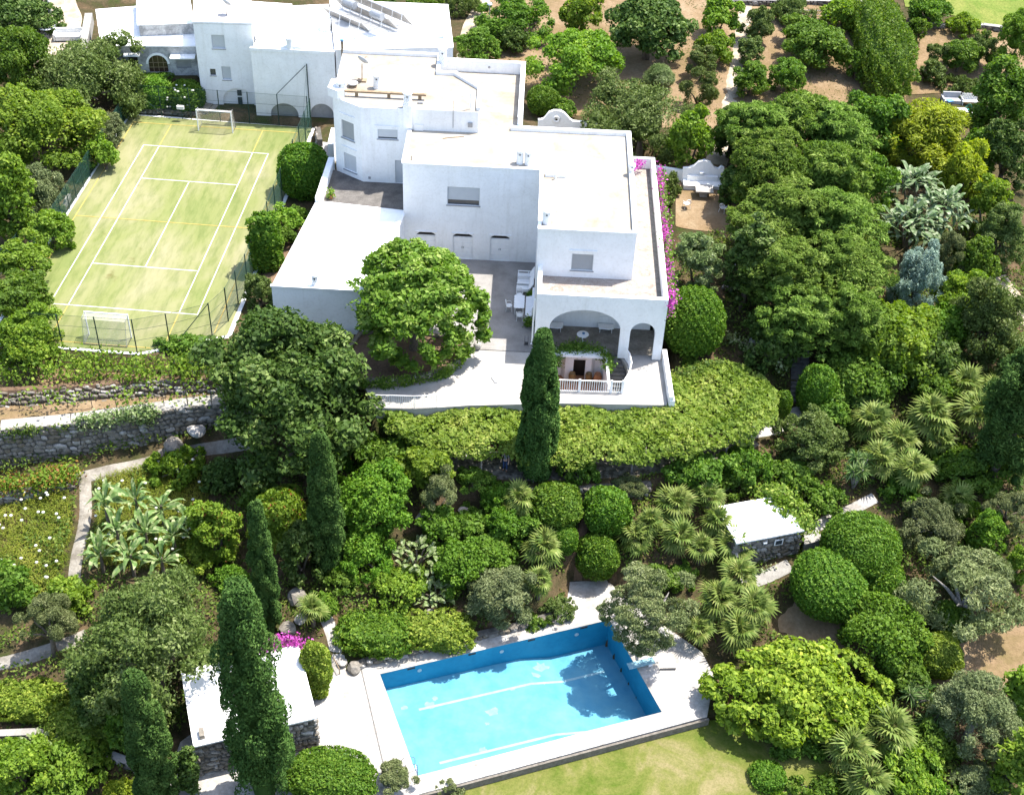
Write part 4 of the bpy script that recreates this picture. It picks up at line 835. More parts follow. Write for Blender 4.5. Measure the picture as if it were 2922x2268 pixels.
MB().tube([(11.2-3,19.6-22,7.05),(14-3,21.6-22,7.1),(16.5-3,20.9-22,7.1)], .06, 6).build('roof_pipe', 'white_metal', hs)
for x, y in ((9.4,21.6),(10.2,21.2),(12.0,21.0),(15.2,21.3)): MB().lathe([(.22,0),(.22,.4),(.12,.5),(0,.52)], 12).build('roof_vent', 'white_paint', hs, loc=(x-3,y-22,6.55 if x < 10.3 else 6.98))
# house terrace steps behind the far goal
for k in range(4): strip('entrance_step', 'path_stone', (-2.2+.5*k,18.35-.05*k), (-2.0+.5*k,19.5), .5, 0, .55-.12*k, 'stone step %s of the short flight before the rear house' % ['topmost','second from the top','third from the top','lowest'][k], 'step', 'steps before the rear house')

# ---------------------------------------------------------------- pool house and hut with stone walls
def stone_hut(name, label, FL, FR, depth, zb, zt, size, seed, limit):
    a, b = Vector((*FL,0)), Vector((*FR,0)); d = (b-a).normalized(); ang = math.atan2(d.y, d.x); w = (b-a).length
    h = empty(name, (FL[0],FL[1],zb), ang, label, 'hut'); hh = zt-zb
    MB().box(.1,w-.1,.1,depth-.1,-.4,hh-.12).build('wall_core', 'mortar', h)
    r = MB().box(0-.06,w+.06,-.06,depth+.06,hh-.118,hh).build('roof', 'roof_white', h)
    MB().box(-.06,w+.06,depth-.4,depth+.06,hh+.002,hh+.16).build('parapet', 'roof_white', r)
    for ln in ([(0,.1),(w,.1)], [(w-.1,0),(w-.1,depth)], [(.1,depth),(.1,0)]):
        stone_face(h, Vector((0,0,0)), ln, 0, hh-.14, size, seed+int(ln[0][0]*10), limit)
    return h, w, hh
ph, pw_, phh = stone_hut('pool_house', 'white roofed stone pool house half hidden by the tall cypress', (13.55,-45.37), (19.89,-42.75), 5.3, PZ, -4.6, .33, 31, 130)
p = MB().box(.35,.65,.3,.9,phh+.003,phh+.32).build('roof_chimney', 'stone_1', ph)
hut, hw, hhh = stone_hut('garden_hut', 'small stone hut with a flat white roof behind the palms', (44.55,-27.35), (48.95,-25.72), 3.2, -6.25, -3.35, .36, 35, 120)
w = MB().box(2.75,3.35,-.06,.0,1.95,2.45).build('window', 'white_metal', hut); MB().box(2.82,3.28,-.075,-.062,2.02,2.38).build('pane', 'glass', w); MB().box(1.9,2.15,-.12,.0,2.35,2.45).build('wall_lamp', 'white_paint', hut)
setp(MB().prism([(49.3,-25.6),(50.6,-25.0),(50.2,-23.4),(49.4,-23.6)], -6.4, -4.8).build('ramp_wall', 'concrete'), 'pale concrete ramp wall at the right of the small hut', 'wall')
# dark steps on the right, with their treads
st = empty('garden_steps', (49.8,-8.2,0), 0, 'dark stone steps climbing between hedge and stone wall', 'stairs')
for k in range(16): MB().box(-.65,.65,-.3-.3*k,-.3*k,-.3-.19*k-.4,-.19*k-.05).build('step', 'step_stone', st)
sw = empty('garden_steps', (47.9,-16.9,-3), 0, 'small white steps going down beside the terracotta jar', 'stairs')
for k in range(7): MB().box(-.45,.5,-.35-.35*k,-.35*k,-.6-.2*k,-.12-.2*k).build('step', 'deck_stone', sw, rot=(0,0,R_(8)))
# white garden wall and bench
bz = 1.2
gb = empty('garden_bench', (41.35,8.75,bz), R_(3.5), 'large white masonry garden bench with curved high back', 'bench')
MB().box(0,3.15,0,1.0,-.3,.47).build('seat', 'white_wall', gb); MB().box(-.02,3.17,-.06,1.0,.472,.52).build('seat_edge', 'white_wall', gb)
MB().box(.3,2.85,.75,.995,.522,.95).build('back_cushion', 'white_wall', gb)
bp = [(-.1,0),(-.1,1.5),(.35,1.55),(.75,1.75),(1.1,2.15),(1.6,2.32),(2.1,2.15),(2.45,1.7),(2.8,1.55),(3.05,1.8),(3.3,1.7),(3.3,0)]
bk = MB(); n_ = len(bp); bk.add([(x,1.0,z) for x, z in bp]+[(x,1.3,z) for x, z in bp], [tuple(range(n_-1,-1,-1)), tuple(range(n_,2*n_))]+[(i,(i+1) % n_,n_+(i+1) % n_,n_+i) for i in range(n_)]); bk.build('backrest', 'white_wall', gb)
MB().lathe([(.0,0),(.12,.05),(.2,.2),(.22,.24),(.1,.24),(0,.24)], 14).build('wall_bowl', 'white_paint', gb, loc=(1.45,.92,1.05))
gw = empty('garden_wall', (28.6,16.9,1.3), R_(2.4), 'white garden wall with a curved crest and lion mask fountain', 'wall')
MB().box(0,9.5,0,.3,-.4,1.15).build('wall', 'white_wall', gw)
bp = [(.2,1.152),(.5,1.3),(.9,1.9),(1.3,2.1),(1.9,2.12),(2.3,1.9),(2.8,1.35),(3.1,1.152)]; n_ = len(bp)
bk = MB(); bk.add([(x,.0,z) for x, z in bp]+[(x,.3,z) for x, z in bp], [tuple(range(n_-1,-1,-1)), tuple(range(n_,2*n_))]+[(i,(i+1) % n_,n_+(i+1) % n_,n_+i) for i in range(n_)]); bk.build('crest', 'white_wall', gw)
MB().lathe([(.34,0),(.34,.1),(.24,.16),(.22,.1),(0,.08)], 18).build('mask', 'white_paint', gw, True, loc=(1.6,-.0,1.35), rot=(math.pi/2,0,0)); MB().lathe([(.1,0),(.1,.02),(0,.02)], 12).build('mask_mouth', 'dark_opening', gw, loc=(1.6,-.09,1.32), rot=(math.pi/2,0,0))
MB().box(9.3,9.7,-.05,.35,-.4,1.5).build('end_pier', 'white_wall', gw)
strip('garden_wall', 'white_wall', (38.6,10.6), (41.2,10.2), .3, .8, 2.3, 'short white wall left of the garden bench', 'wall')
strip('boundary_wall', 'concrete', (-15.9,30.5), (-13.9,22.5), .7, 1.5, 3.3, 'pale boundary wall beside the top left terrace', 'wall')
strip('boundary_wall', 'white_wall', (-26.5,25.5), (-24.0,25.0), 1.2, 1.5, 4.6, 'bit of white wall at the top left edge', 'wall')
strip('passage_wall', 'white_wall', (11.0,13.9), (11.2,11.0), .5, -.2, 1.9, 'short white pier left of the tower base', 'wall')
strip('left_path_wall', 'concrete', (-9.2,3.2), (-8.7,-1.5), .3, -1.2, .0, 'low pale wall outside the left court fence', 'wall')

# ---------------------------------------------------------------- furniture and small things
def metal_chair(loc, rz, label, group=None, mat='white_metal', w=.46, seat_h=.44, back_h=.92):
    c = empty('garden_chair', loc, rz, label, 'chair', group)
    MB().lathe([(w*.5,seat_h-.03),(w*.52,seat_h-.01),(w*.5,seat_h+.015),(0,seat_h+.02)], 14).build('seat', mat, c)
    for x in (-1, 1):
        for y in (-1, 1): MB().tube([(x*w*.36,y*w*.36,seat_h-.02),(x*w*.44,y*w*.44,seat_h*.5),(x*w*.5,y*w*.5,0)], .016, 6).build('leg', mat, c)
    b = MB(); y = w*.46
    arc = [(-w*.5*math.cos(t), y+.06*math.sin(t), seat_h+(back_h-seat_h)*(.35+.65*math.sin(t))) for t in [math.pi*i/10 for i in range(11)]]
    b.tube([(-w*.46,y*.8,seat_h)]+arc+[(w*.46,y*.8,seat_h)], .02, 6)
    for k in range(2,9): b.tube([arc[k], (arc[k][0]*.75, y*.95, seat_h)], .012, 5)
    b.build('backrest', mat, c)
    for x in (-1, 1): MB().tube([(x*w*.5,y,seat_h+.22),(x*w*.56,0,seat_h+.24),(x*w*.5,-w*.3,seat_h+.2),(x*w*.42,-w*.36,seat_h)], .015, 6).build('armrest', mat, c)
    return c
t_ = empty('garden_table', VW(-1.1,1.72,0), VPHI, 'white rectangular garden table with scalloped edge on the shaded courtyard', 'table')
sc_ = []
for (x0, y0), (x1, y1) in zip([(-.36,-.8),(.36,-.8),(.36,.8),(-.36,.8)], [(.36,-.8),(.36,.8),(-.36,.8),(-.36,-.8)]):
    n_ = 3 if abs(x1-x0) > .1 else 5
    for k in range(n_*4):
        f_ = k/(n_*4); o_ = .035*abs(math.sin(math.pi*f_*n_)); nx_, ny_ = (y1-y0), -(x1-x0); l_ = math.hypot(nx_, ny_)
        sc_.append((x0+(x1-x0)*f_+nx_/l_*o_, y0+(y1-y0)*f_+ny_/l_*o_))
MB().prism(sc_, .72, .75).build('tabletop', 'white_paint', t_)
for x in (-.28,.28):
    for y in (-.68,.68): MB().tube([(x,y,.72),(x*1.1,y*1.03,.35),(x*.95,y,0)], .025, 6).build('leg', 'white_metal', t_)
metal_chair(VW(-1.03,.45), VPHI+math.pi, 'white metal chair at the near end of the courtyard table', 'courtyard chairs')
metal_chair(VW(-1.12,3.05), VPHI, 'white metal chair at the far end of the courtyard table', 'courtyard chairs')
metal_chair(VW(-1.85,1.6), VPHI+math.pi/2, 'white metal chair on the left side of the courtyard table', 'courtyard chairs')
def armchair(loc, rz, label):
    c = empty('garden_armchair', loc, rz, label, 'armchair', 'row of white armchairs')
    MB().box(-.48,.42,-.36,.36,.30,.40).build('seat', 'white_paint', c)
    sl = MB()
    for k in range(7): sl.box(-.46,.40,-.33+k*.1,-.26+k*.1,.402,.43)
    sl.build('seat_slats', 'white_paint', c)
    b = MB(); Mx = Matrix.Translation((.42,0,.36)) @ Matrix.Rotation(R_(28),4,'Y')
    b.box(-.03,.03,-.38,.38,0,.78, Mx); b.build('backrest', 'white_paint', c)
    for y in (-.39,.39):
        MB().box(-.48,.5,y-.035,y+.035,.56,.61).build('armrest', 'white_paint', c)
        for x in (-.42,.34): MB().box(x-.03,x+.03,y-.03,y+.03,0,.56).build('leg', 'white_paint', c)
    return c
armchair(VW(-.85,5.6), VPHI, 'white armchair farthest from the courtyard table')
armchair(VW(-.85,4.8), VPHI, 'middle white armchair of the row beside the wall')
armchair(VW(-.9,3.95), VPHI, 'white armchair of the row nearest to the courtyard table')
def planter(loc, label, r=.28, h=.4, fruit=False, mat='terracotta', name='plant_pot'):
    p = empty(name, loc, 0, label, 'pot'); MB().lathe([(r*.6,0),(r*.95,h*.45),(r,h*.75),(r*.8,h*.95),(r*.85,h),(r*.7,h),(r*.6,h*.9),(0,h*.88)], 18).build('jar', mat, p, True); return p
planter(VW(3.0,-3.45,-2.45), 'left patterned terracotta jar in the sunken court', .26, .8, mat='brass_fruit', name='terracotta_jar'); planter(VW(4.2,-3.4,-2.45), 'middle patterned terracotta jar in the sunken court', .26, .8, mat='brass_fruit', name='terracotta_jar'); planter(VW(4.85,-3.6,-2.45), 'plain brown terracotta jar beside the inner stair wall', .3, .95, name='terracotta_jar')
planter((48.35,-17.5,-3.65), 'big brown terracotta jar beside the white path', .5, .95, name='terracotta_jar')
def loggia_seat(loc, rz, label):
    c = empty('loggia_seat', loc, rz, label, 'bench', 'white seats in the loggia')
    MB().prism([(-.55,-.28),(.2,-.34),(.55,-.22),(.6,.3),(-.6,.3)], .40, .50).build('seat', 'white_paint', c)
    for x in (-.45,.42):
        for y in (-.2,.22): MB().tube([(x,y,.4),(x,y,0)], .02, 6).build('leg', 'white_paint', c)
    b = MB()
    for k in range(6): b.tube([(-.5+.2*k,.3,.5),(-.45+.18*k,.38,1.0)], .014, 5)
    b.tube([(-.58,.3,.5),(-.5,.38,.95),(0,.4,1.12),(.5,.38,.95),(.58,.3,.5)], .02, 6); b.build('backrest', 'white_paint', c)
loggia_seat(VW(1.6,-.62), VPHI, 'white curved seat in the left corner of the loggia'); loggia_seat(VW(5.35,-.45), VPHI, 'white curved seat in the right corner of the loggia')
rt = empty('round_table', VW(3.6,-1.9), 0, 'small round white table with a dark bowl in the loggia', 'table')
MB().lathe([(.42,.70),(.44,.72),(.42,.74),(0,.745)], 22).build('tabletop', 'white_paint', rt); MB().lathe([(.2,0),(.06,.05),(.04,.3),(.06,.66),(.1,.70)], 12).build('pedestal', 'white_paint', rt)
bw = MB().lathe([(.04,0),(.1,.04),(.11,.1),(.08,.1),(.0,.05)], 14).build('fruit_bowl', 'blue_cap', None, True, loc=VW(3.65,-1.9,.746)); setp(bw, 'dark blue bowl on the round loggia table', 'bowl')
cart = empty('plant_stand', VW(-.45,-2.5), VPHI, 'small black iron stand at the loggia corner', 'stand')
for x in (-.12,.12): MB().tube([(x,-.12,0),(x,-.12,.7),(x,.12,.7),(x,.12,0)], .015, 5).build('frame', 'dark_iron', cart)
MB().tube([(-.12,0,.12),(.12,0,.12)], .1, 10).build('wheel', 'dark_iron', cart)
setp(MB().lathe([(0,0),(.14,.02),(.25,.1),(.3,.26),(.25,.43),(.14,.51),(0,.53)], 18).build('stone_ball', 'stone_3', None, True, loc=(26.2,-13.3,0)), 'pale stone ball at the corner of the raised bed', 'ball')
setp(MB().lathe([(0,0),(.1,.02),(.14,.12),(.1,.24),(0,.26)], 14).build('lamp_ball', 'step_stone', None, True, loc=(26.6,-11.4,0)), 'small dark ball lamp on the courtyard paving', 'lamp')
setp(MB().prism([(-.15,.35),(.1,.4),(.22,.2),(.12,-.05),(.3,-.42),(.12,-.45),(-.12,-.02),(-.2,.15)][::-1], 0, .05).build('grey_rag', 'grey_metal', None, loc=(27.67,-16.6,-.055)), 'grey rag lying on the sunlit front terrace', 'cloth')
st_ = empty('stone_table', (42.95,8.0-.1,1.28), R_(2), 'pale stone slab table before the garden bench', 'table'); MB().box(-.72,.72,-.62,.62,.66,.76).build('tabletop', 'deck_stone', st_); MB().box(-.3,.3,-.25,.25,-.1,.66).build('pedestal', 'deck_stone', st_)
for x, y, lab in ((41.5,5.9,'left'), (44.5,5.9,'right')): metal_chair((x,y,float(H(x,y))+.04), R_(200 if x < 43 else 150), 'white garden chair at the %s of the stone table' % lab, 'stone table chairs', w=.52)
db = empty('diving_board', (39.05,-34.6,PZ), yaw, 'short pale blue diving board on the right pool edge', 'diving board'); MB().box(-1.25,.5,-.24,.24,.26,.31).build('board', 'pool_line', db); MB().box(.1,.35,-.2,.2,0,.26).build('stand', 'white_metal', db)
dp = setp(MB().tube([(0,0,.06),(1.0,.12,.1)], .05, 8).build('dark_bar', 'dark_iron', None, loc=(39.9,-34.9,PZ)), 'short dark iron bar on the deck right of the pool', 'bar')
hose = setp(MB().tube([(31.9,-30.6,PZ+.02),(32.6,-31.1,PZ+.02),(33.4,-30.8,PZ+.02),(33.5,-30.0,PZ+.02),(33.3,-29.2,PZ+.02)], .02, 6).build('garden_hose', 'grey_metal'), 'grey garden hose curled on the deck behind the pool', 'hose')
gate = empty('low_gate', (19.9,-36.9,-7.5), R_(-60), 'short dark rail across the narrow garden path', 'rail'); MB().tube([(-.5,0,.45),(.5,0,.5)], .03, 6).build('bar', 'wood', gate); MB().tube([(-.5,0,0),(-.5,0,.5)], .03, 6).build('post', 'wood', gate); MB().tube([(.5,0,0),(.5,0,.55)], .03, 6).build('post', 'wood', gate)
fl_ = empty('floodlight', (-3.4,16.9,0), 0, 'boxy pale floodlight on the far court fence', 'lamp'); MB().box(-.32,.32,-.3,-.05,1.15,1.45).build('housing', 'canvas', fl_); MB().tube([(0,.02,0),(0,.02,1.3)], .03, 6).build('pole', 'fence_green', fl_)
meter = setp(MB().box(-.25,.25,-.15,.15,0,.5).build('meter_box', 'shutter_light', None, loc=(12.9,-45.2,-8.0)), 'small pale box in the shade left of the pool house', 'box')
# top left terrace
tz = 2.45
um = empty('parasol', (-19.2,29.3,tz), 0, 'closed pale parasol on the top left terrace', 'parasol'); MB().tube([(0,0,0),(0,0,2.6)], .03, 8).build('pole', 'white_metal', um); MB().lathe([(.12,.9),(.2,1.2),(.16,2.0),(.09,2.5),(0,2.65)], 14, flute=.25, twist=.6).build('folded_canvas', 'canvas', um); MB().box(-.3,.3,-.3,.3,0,.08).build('foot', 'stone_3', um)
sf = empty('garden_sofa', (-16.6,26.5,tz), R_(12), 'wide white sofa on the top left terrace', 'sofa'); MB().box(-1.2,1.2,-.5,.5,0,.42).build('seat', 'canvas', sf); MB().box(-1.2,1.2,.42,.62,.3,.85).build('backrest', 'canvas', sf)
for x in (-1.25,1.25): MB().box(x-.1,x+.1,-.5,.6,0,.6).build('armrest', 'canvas', sf)
tt = empty('round_table', (-18.9,27.2,tz), 0, 'large round white table on the top left terrace', 'table'); MB().lathe([(.82,.70),(.85,.73),(.82,.76),(0,.765)], 26).build('tabletop', 'white_paint', tt); MB().lathe([(.3,0),(.08,.06),(.06,.6),(.15,.7)], 12).build('pedestal', 'white_paint', tt)
for x, y, lab in ((-19.3,25.9,'left'), (-18.4,25.7,'right')): metal_chair((x,y,tz), R_(180), '%s dark chair before the round table on the top left terrace' % lab, 'top left chairs', 'dark_iron')
# top right sitting corner
g0 = float(H(68,27.5))
sf = empty('garden_sofa', (67.1,28.6,g0), R_(5), 'grey padded sofa in the upper right sitting corner', 'sofa'); MB().box(-.85,.85,-.4,.4,.0,.42).build('seat', 'sofa_grey', sf); MB().box(-.85,.85,.35,.5,.3,.95).build('backrest', 'sofa_grey', sf)
for x in (-.9,.9): MB().box(x-.08,x+.08,-.4,.5,0,.62).build('armrest', 'sofa_grey', sf)
bn = empty('lattice_bench', (68.7,28.5,g0), R_(3), 'white lattice back bench in the upper right sitting corner', 'bench'); MB().box(-.75,.75,-.3,.25,.40,.46).build('seat', 'white_paint', bn)
lt = MB()
for k in range(11): lt.box(-.72+k*.144-.015,-.72+k*.144+.015,.27,.30,.46,1.05)
for k in range(6): lt.box(-.75,.75,.245,.268,.5+k*.1,.53+k*.1)
lt.build('backrest', 'white_paint', bn)
for x in (-.65,.65):
    for y in (-.25,.22): MB().box(x-.03,x+.03,y-.03,y+.03,0,.4).build('leg', 'white_paint', bn)
setp(MB().box(-.3,.3,-.25,.25,0,.04).build('blue_towel', 'blue_towel', None, loc=(66.85,28.25,g0+.42), rot=(0,0,.4)), 'blue towel on the grey padded sofa', 'towel')
tb_ = empty('garden_table', (67.3,26.4,g0), R_(4), 'long white table before the grey padded sofa', 'table'); MB().box(-.8,.8,-.4,.4,.42,.47).build('tabletop', 'white_paint', tb_)
for x in (-.7,.7):
    for y in (-.3,.3): MB().box(x-.03,x+.03,y-.03,y+.03,0,.42).build('leg', 'white_paint', tb_)
tb_ = empty('round_table', (68.9,25.6,g0), 0, 'round pale table beside the green chair at upper right', 'table'); MB().lathe([(.7,.68),(.72,.71),(.7,.74),(0,.745)], 24).build('tabletop', 'canvas', tb_); MB().lathe([(.25,0),(.06,.06),(.06,.6),(.12,.68)], 12).build('pedestal', 'white_paint', tb_)
metal_chair((68.2,26.6,g0), R_(-30), 'green plastic chair beside the round pale table', None, 'green_plastic')
ld = empty('lying_ladder', (56.5,42.2,float(H(56.5,42.2))), R_(8), 'metal ladder leaning along the far orchard wall', 'ladder')
for y in (0,.42): MB().tube([(-2.6,.2,y+.3),(2.6,.2,y+.15)], .03, 6).build('rail', 'grey_metal', ld)
for k in range(14): MB().tube([(-2.4+k*.37,.2,.28-k*.01),(-2.4+k*.37,.2,.72-k*.01)], .02, 5).build('rung', 'grey_metal', ld)
gh = empty('garden_lamp', (22.6,35.5,float(H(22.6,35.5))), 0, 'white lamp post beside the sandy path behind the rear house', 'lamp'); MB().tube([(0,0,0),(0,0,2.6)], .05, 8).build('pole', 'grey_metal', gh); MB().lathe([(.1,2.6),(.24,2.7),(.2,2.85),(0,2.9)], 12).build('lamp_head', 'white_paint', gh)
sd = setp(MB().box(-.35,.35,-.3,.3,0,.35).build('stone_urn_base', 'stone_3', None, loc=(44.9,-1.2,float(H(44.9,-1.2)))), 'white stone block in the shade right of the pale bush', 'block')

# ---------------------------------------------------------------- person under the vine canopy
def person(loc, rz):
    p = empty('person', loc, rz, 'person in blue jeans and brown shoes standing in the shade under the vine canopy', 'person')
    def skinned(name, mat, verts, edges, root=0, sub=2):
        me = bpy.data.meshes.new(name); me.from_pydata([v[:3] for v in verts], edges, []); me.materials.append(M[mat]); o = link(name, me, p)
        md = o.modifiers.new('skin', 'SKIN'); md.use_smooth_shade = True; sv = me.skin_vertices[0].data
        for i, v in enumerate(verts): sv[i].radius = (v[3], v[4] if len(v) > 4 else v[3]); sv[i].use_root = (i == root)
        s_ = o.modifiers.new('sub', 'SUBSURF'); s_.levels = sub; s_.render_levels = sub
        return o
    V = [(0,0,.95,.125,.10),(0,0,1.12,.12,.095),(0,0,1.32,.15,.105),(0,0,1.43,.10,.085),(0,.0,1.50,.052),(0,.015,1.57,.062),(0,.02,1.66,.085,.095),(0,.02,1.74,.06)]
    E = [(0,1),(1,2),(2,3),(3,4),(4,5),(5,6),(6,7)]
    for s in (-1, 1):
        b = len(V); V += [(s*.19,0,1.41,.055),(s*.25,-.01,1.13,.042),(s*.27,.10,.90,.032),(s*.27,.13,.84,.028,.04)]; E += [(3,b),(b,b+1),(b+1,b+2),(b+2,b+3)]
        for k in range(4):
            c = len(V); x = s*.27+(k-1.5)*.018; V += [(x,.15,.80,.009),(x,.16,.76,.0085),(x,.165,.735-.008*abs(k-1.5),.007)]; E += [(b+3,c),(c,c+1),(c+1,c+2)]
        c = len(V); V += [(s*.235,.15,.83,.010),(s*.222,.17,.80,.008)]; E += [(b+3,c),(c,c+1)]
        b = len(V); V += [(s*.09,0,.88,.085),(s*.11,.01,.50,.055),(s*.12,-.01,.09,.040),(s*.13,.09,.045,.035)]; E += [(0,b),(b,b+1),(b+1,b+2),(b+2,b+3)]
    skinned('body', 'skin', V, E)
    V = [(0,0,.97,.145,.12)]; E = []
    for s in (-1, 1): b = len(V); V += [(s*.095,0,.86,.105),(s*.112,.01,.50,.078),(s*.12,-.005,.10,.066)]; E += [(0,b),(b,b+1),(b+1,b+2)]
    skinned('jeans', 'denim', V, E)
    V = [(0,0,.98,.14,.115),(0,0,1.14,.135,.11),(0,0,1.33,.165,.12),(0,0,1.43,.11,.095)]; E = [(0,1),(1,2),(2,3)]
    for s in (-1, 1): b = len(V); V += [(s*.19,0,1.41,.068),(s*.235,-.01,1.2,.06)]; E += [(3,b),(b,b+1)]
    skinned('shirt', 'shirt', V, E)
    for s in (-1, 1): skinned('shoe', 'shoe', [(s*.12,-.03,.045,.05,.045),(s*.125,.08,.04,.05,.04),(s*.135,.17,.03,.04,.03)], [(0,1),(1,2)])
    MB().lathe([(.0,1.79),(.07,1.775),(.105,1.72),(.108,1.66),(.09,1.62)], 16, c=(0,.0,0)).build('hair', 'hair', p, True)
    fc = MB()
    for s in (-1, 1): fc.lathe([(.0,-.012),(.012,0),(.0,.012)], 8, c=(s*.035,.112,1.665))
    fc.build('eye', 'hair', p); MB().lathe([(.016,-.03),(.02,-.02),(.006,.03)], 8, c=(0,.118,1.64)).build('nose', 'skin', p, True); MB().box(-.028,.028,.098,.112,1.595,1.605).build('mouth', 'shoe', p)
person((29.05,-22.7,-2.93), R_(160))

# ---------------------------------------------------------------- plants
def quad_mesh(name, mat, V, rnd, core=None):
    "V: (n,4,3) leaf corners; core: (verts, faces) of a solid inner mass"
    n = len(V); vs = V.reshape(-1, 3); fl = np.arange(n*4, dtype=np.int32); tot = np.full(n, 4, np.int32); rr = np.asarray(rnd, np.float32)
    if core is not None and len(core[0]):
        cv, cf = core; fl = np.concatenate([fl, (cf+n*4).ravel().astype(np.int32)]); tot = np.concatenate([tot, np.full(len(cf), 3, np.int32)]); vs = np.concatenate([vs, cv]); rr = np.concatenate([rr, np.full(len(cf), .15, np.float32)])
    me = bpy.data.meshes.new(name); me.vertices.add(len(vs)); me.vertices.foreach_set('co', vs.astype(np.float32).ravel())
    me.loops.add(len(fl)); me.loops.foreach_set('vertex_index', fl); me.polygons.add(len(tot))
    me.polygons.foreach_set('loop_start', np.concatenate([[0], np.cumsum(tot)[:-1]]).astype(np.int32)); me.polygons.foreach_set('loop_total', tot)
    a = me.attributes.new('rnd', 'FLOAT', 'FACE'); a.data.foreach_set('value', rr); me.materials.append(M[mat]); me.update()
    return me
def unit(v): return v/np.maximum(np.linalg.norm(v, axis=-1, keepdims=True), 1e-9)
def rdir(rg, n): return unit(rg.normal(size=(n, 3)))
def leaves(rg, P, N, size, asp=.55, tilt=.6, along=None, fold=.12):
    n = len(P); nn = unit(N+rg.normal(size=(n,3))*tilt); t = rdir(rg, n) if along is None else unit(along+rg.normal(size=(n,3))*.35)
    t = unit(t-nn*(t*nn).sum(1, keepdims=True)); b = np.cross(nn, t); s = (size*rg.uniform(.5,1.55,(n,1)))
    c = P+nn*(s*fold)
    return np.stack([P-t*s*.5, c+b*s*asp*.5, P+t*s*.5, c-b*s*asp*.5], 1)
bmi = bmesh.new(); bmesh.ops.create_icosphere(bmi, subdivisions=2, radius=1); bmi.verts.ensure_lookup_table()
ICO_V = np.array([v.co[:] for v in bmi.verts]); ICO_F = np.array([[v.index for v in f.verts] for f in bmi.faces]); bmi.free()
def cores(cs, rs, k, flat=1.0):
    vs = []; fs = []
    for i, (c, r) in enumerate(zip(cs, rs)):
        q = ICO_V*np.array([1,1,flat])*r*k; vs.append(q+c); fs.append(ICO_F+i*len(ICO_V))
    return (np.concatenate(vs), np.concatenate(fs)) if vs else (np.zeros((0,3)), np.zeros((0,3), int))
KIND = {  # material, leaf m, aspect, lobes, lobe radius, flatten, cover, tilt, core, spread of the lobes
 'broad': ('lf_broad',.23,.60,44,.25,.85,2.2,.95,.58,.70,1.12), 'bright': ('lf_bright',.25,.62,42,.26,.85,2.2,.9,.58,.70,1.12), 'bright2': ('lf_bright2',.19,.6,70,.19,.9,2.4,.9,.66,.84,1.06),
 'gold': ('lf_gold',.23,.6,46,.24,.8,2.1,.95,.58,.70,1.12), 'gold2': ('lf_gold2',.26,.62,190,.125,.85,2.6,.85,.74,.90,1.04), 'yellow': ('lf_yellow',.30,.26,70,.20,1.3,2.5,.8,.55,.70,1.14), 'dark': ('lf_dark',.25,.6,90,.19,.85,2.1,.9,.62,.74,1.10),
 'mastic': ('lf_mastic',.20,.5,80,.19,.85,2.0,1.0,.55,.68,1.12), 'olive': ('lf_olive',.17,.32,70,.19,.9,2.4,1.1,.58,.78,1.08), 'olive2': ('lf_olive2',.18,.30,44,.21,.8,1.9,1.1,.35,.62,1.15), 'redleaf': ('lf_redleaf',.21,.6,44,.23,.9,2.2,.95,.62,.72,1.1),
 'cedar': ('lf_cedar',.30,.30,230,.115,.65,2.7,.85,.55,.72,1.10), 'blue': ('lf_blue',.22,.3,80,.17,.95,2.4,.9,.6,.7,1.12), 'pale': ('lf_pale',.23,.6,60,.2,.7,2.2,.9,.6,.75,1.1), 'hedged': ('lf_broad',.21,.5,0,0,1,2.6,.9,.84),
 'wisp': ('lf_mastic',.17,.4,20,.26,.8,1.5,1.1,.0,.6,1.15), 'wispg': ('lf_olive2',.15,.26,34,.23,.9,1.9,1.1,.2,.6,1.15), 'grassy': ('lf_pale',.35,.10,14,.4,.8,3.0,.6,.5,.7,1.0), 'rosette': ('lf_rosette',.34,.5,170,.115,.95,3.0,.75,.70,.93,1.03),
 'clip': ('lf_clip',.17,.55,0,0,1,2.7,.85,.90), 'clipy': ('lf_clipy',.16,.55,0,0,1,2.7,.85,.90), 'hedgeb': ('lf_bright2',.20,.55,0,0,1,2.6,.95,.86), 'hedgey': ('lf_clipy',.21,.55,0,0,1,2.6,.95,.84), 'cypresst': ('lf_cypress',.20,.4,90,.18,1.3,2.4,.8,.68,.75,1.1)}
CACHE = {}
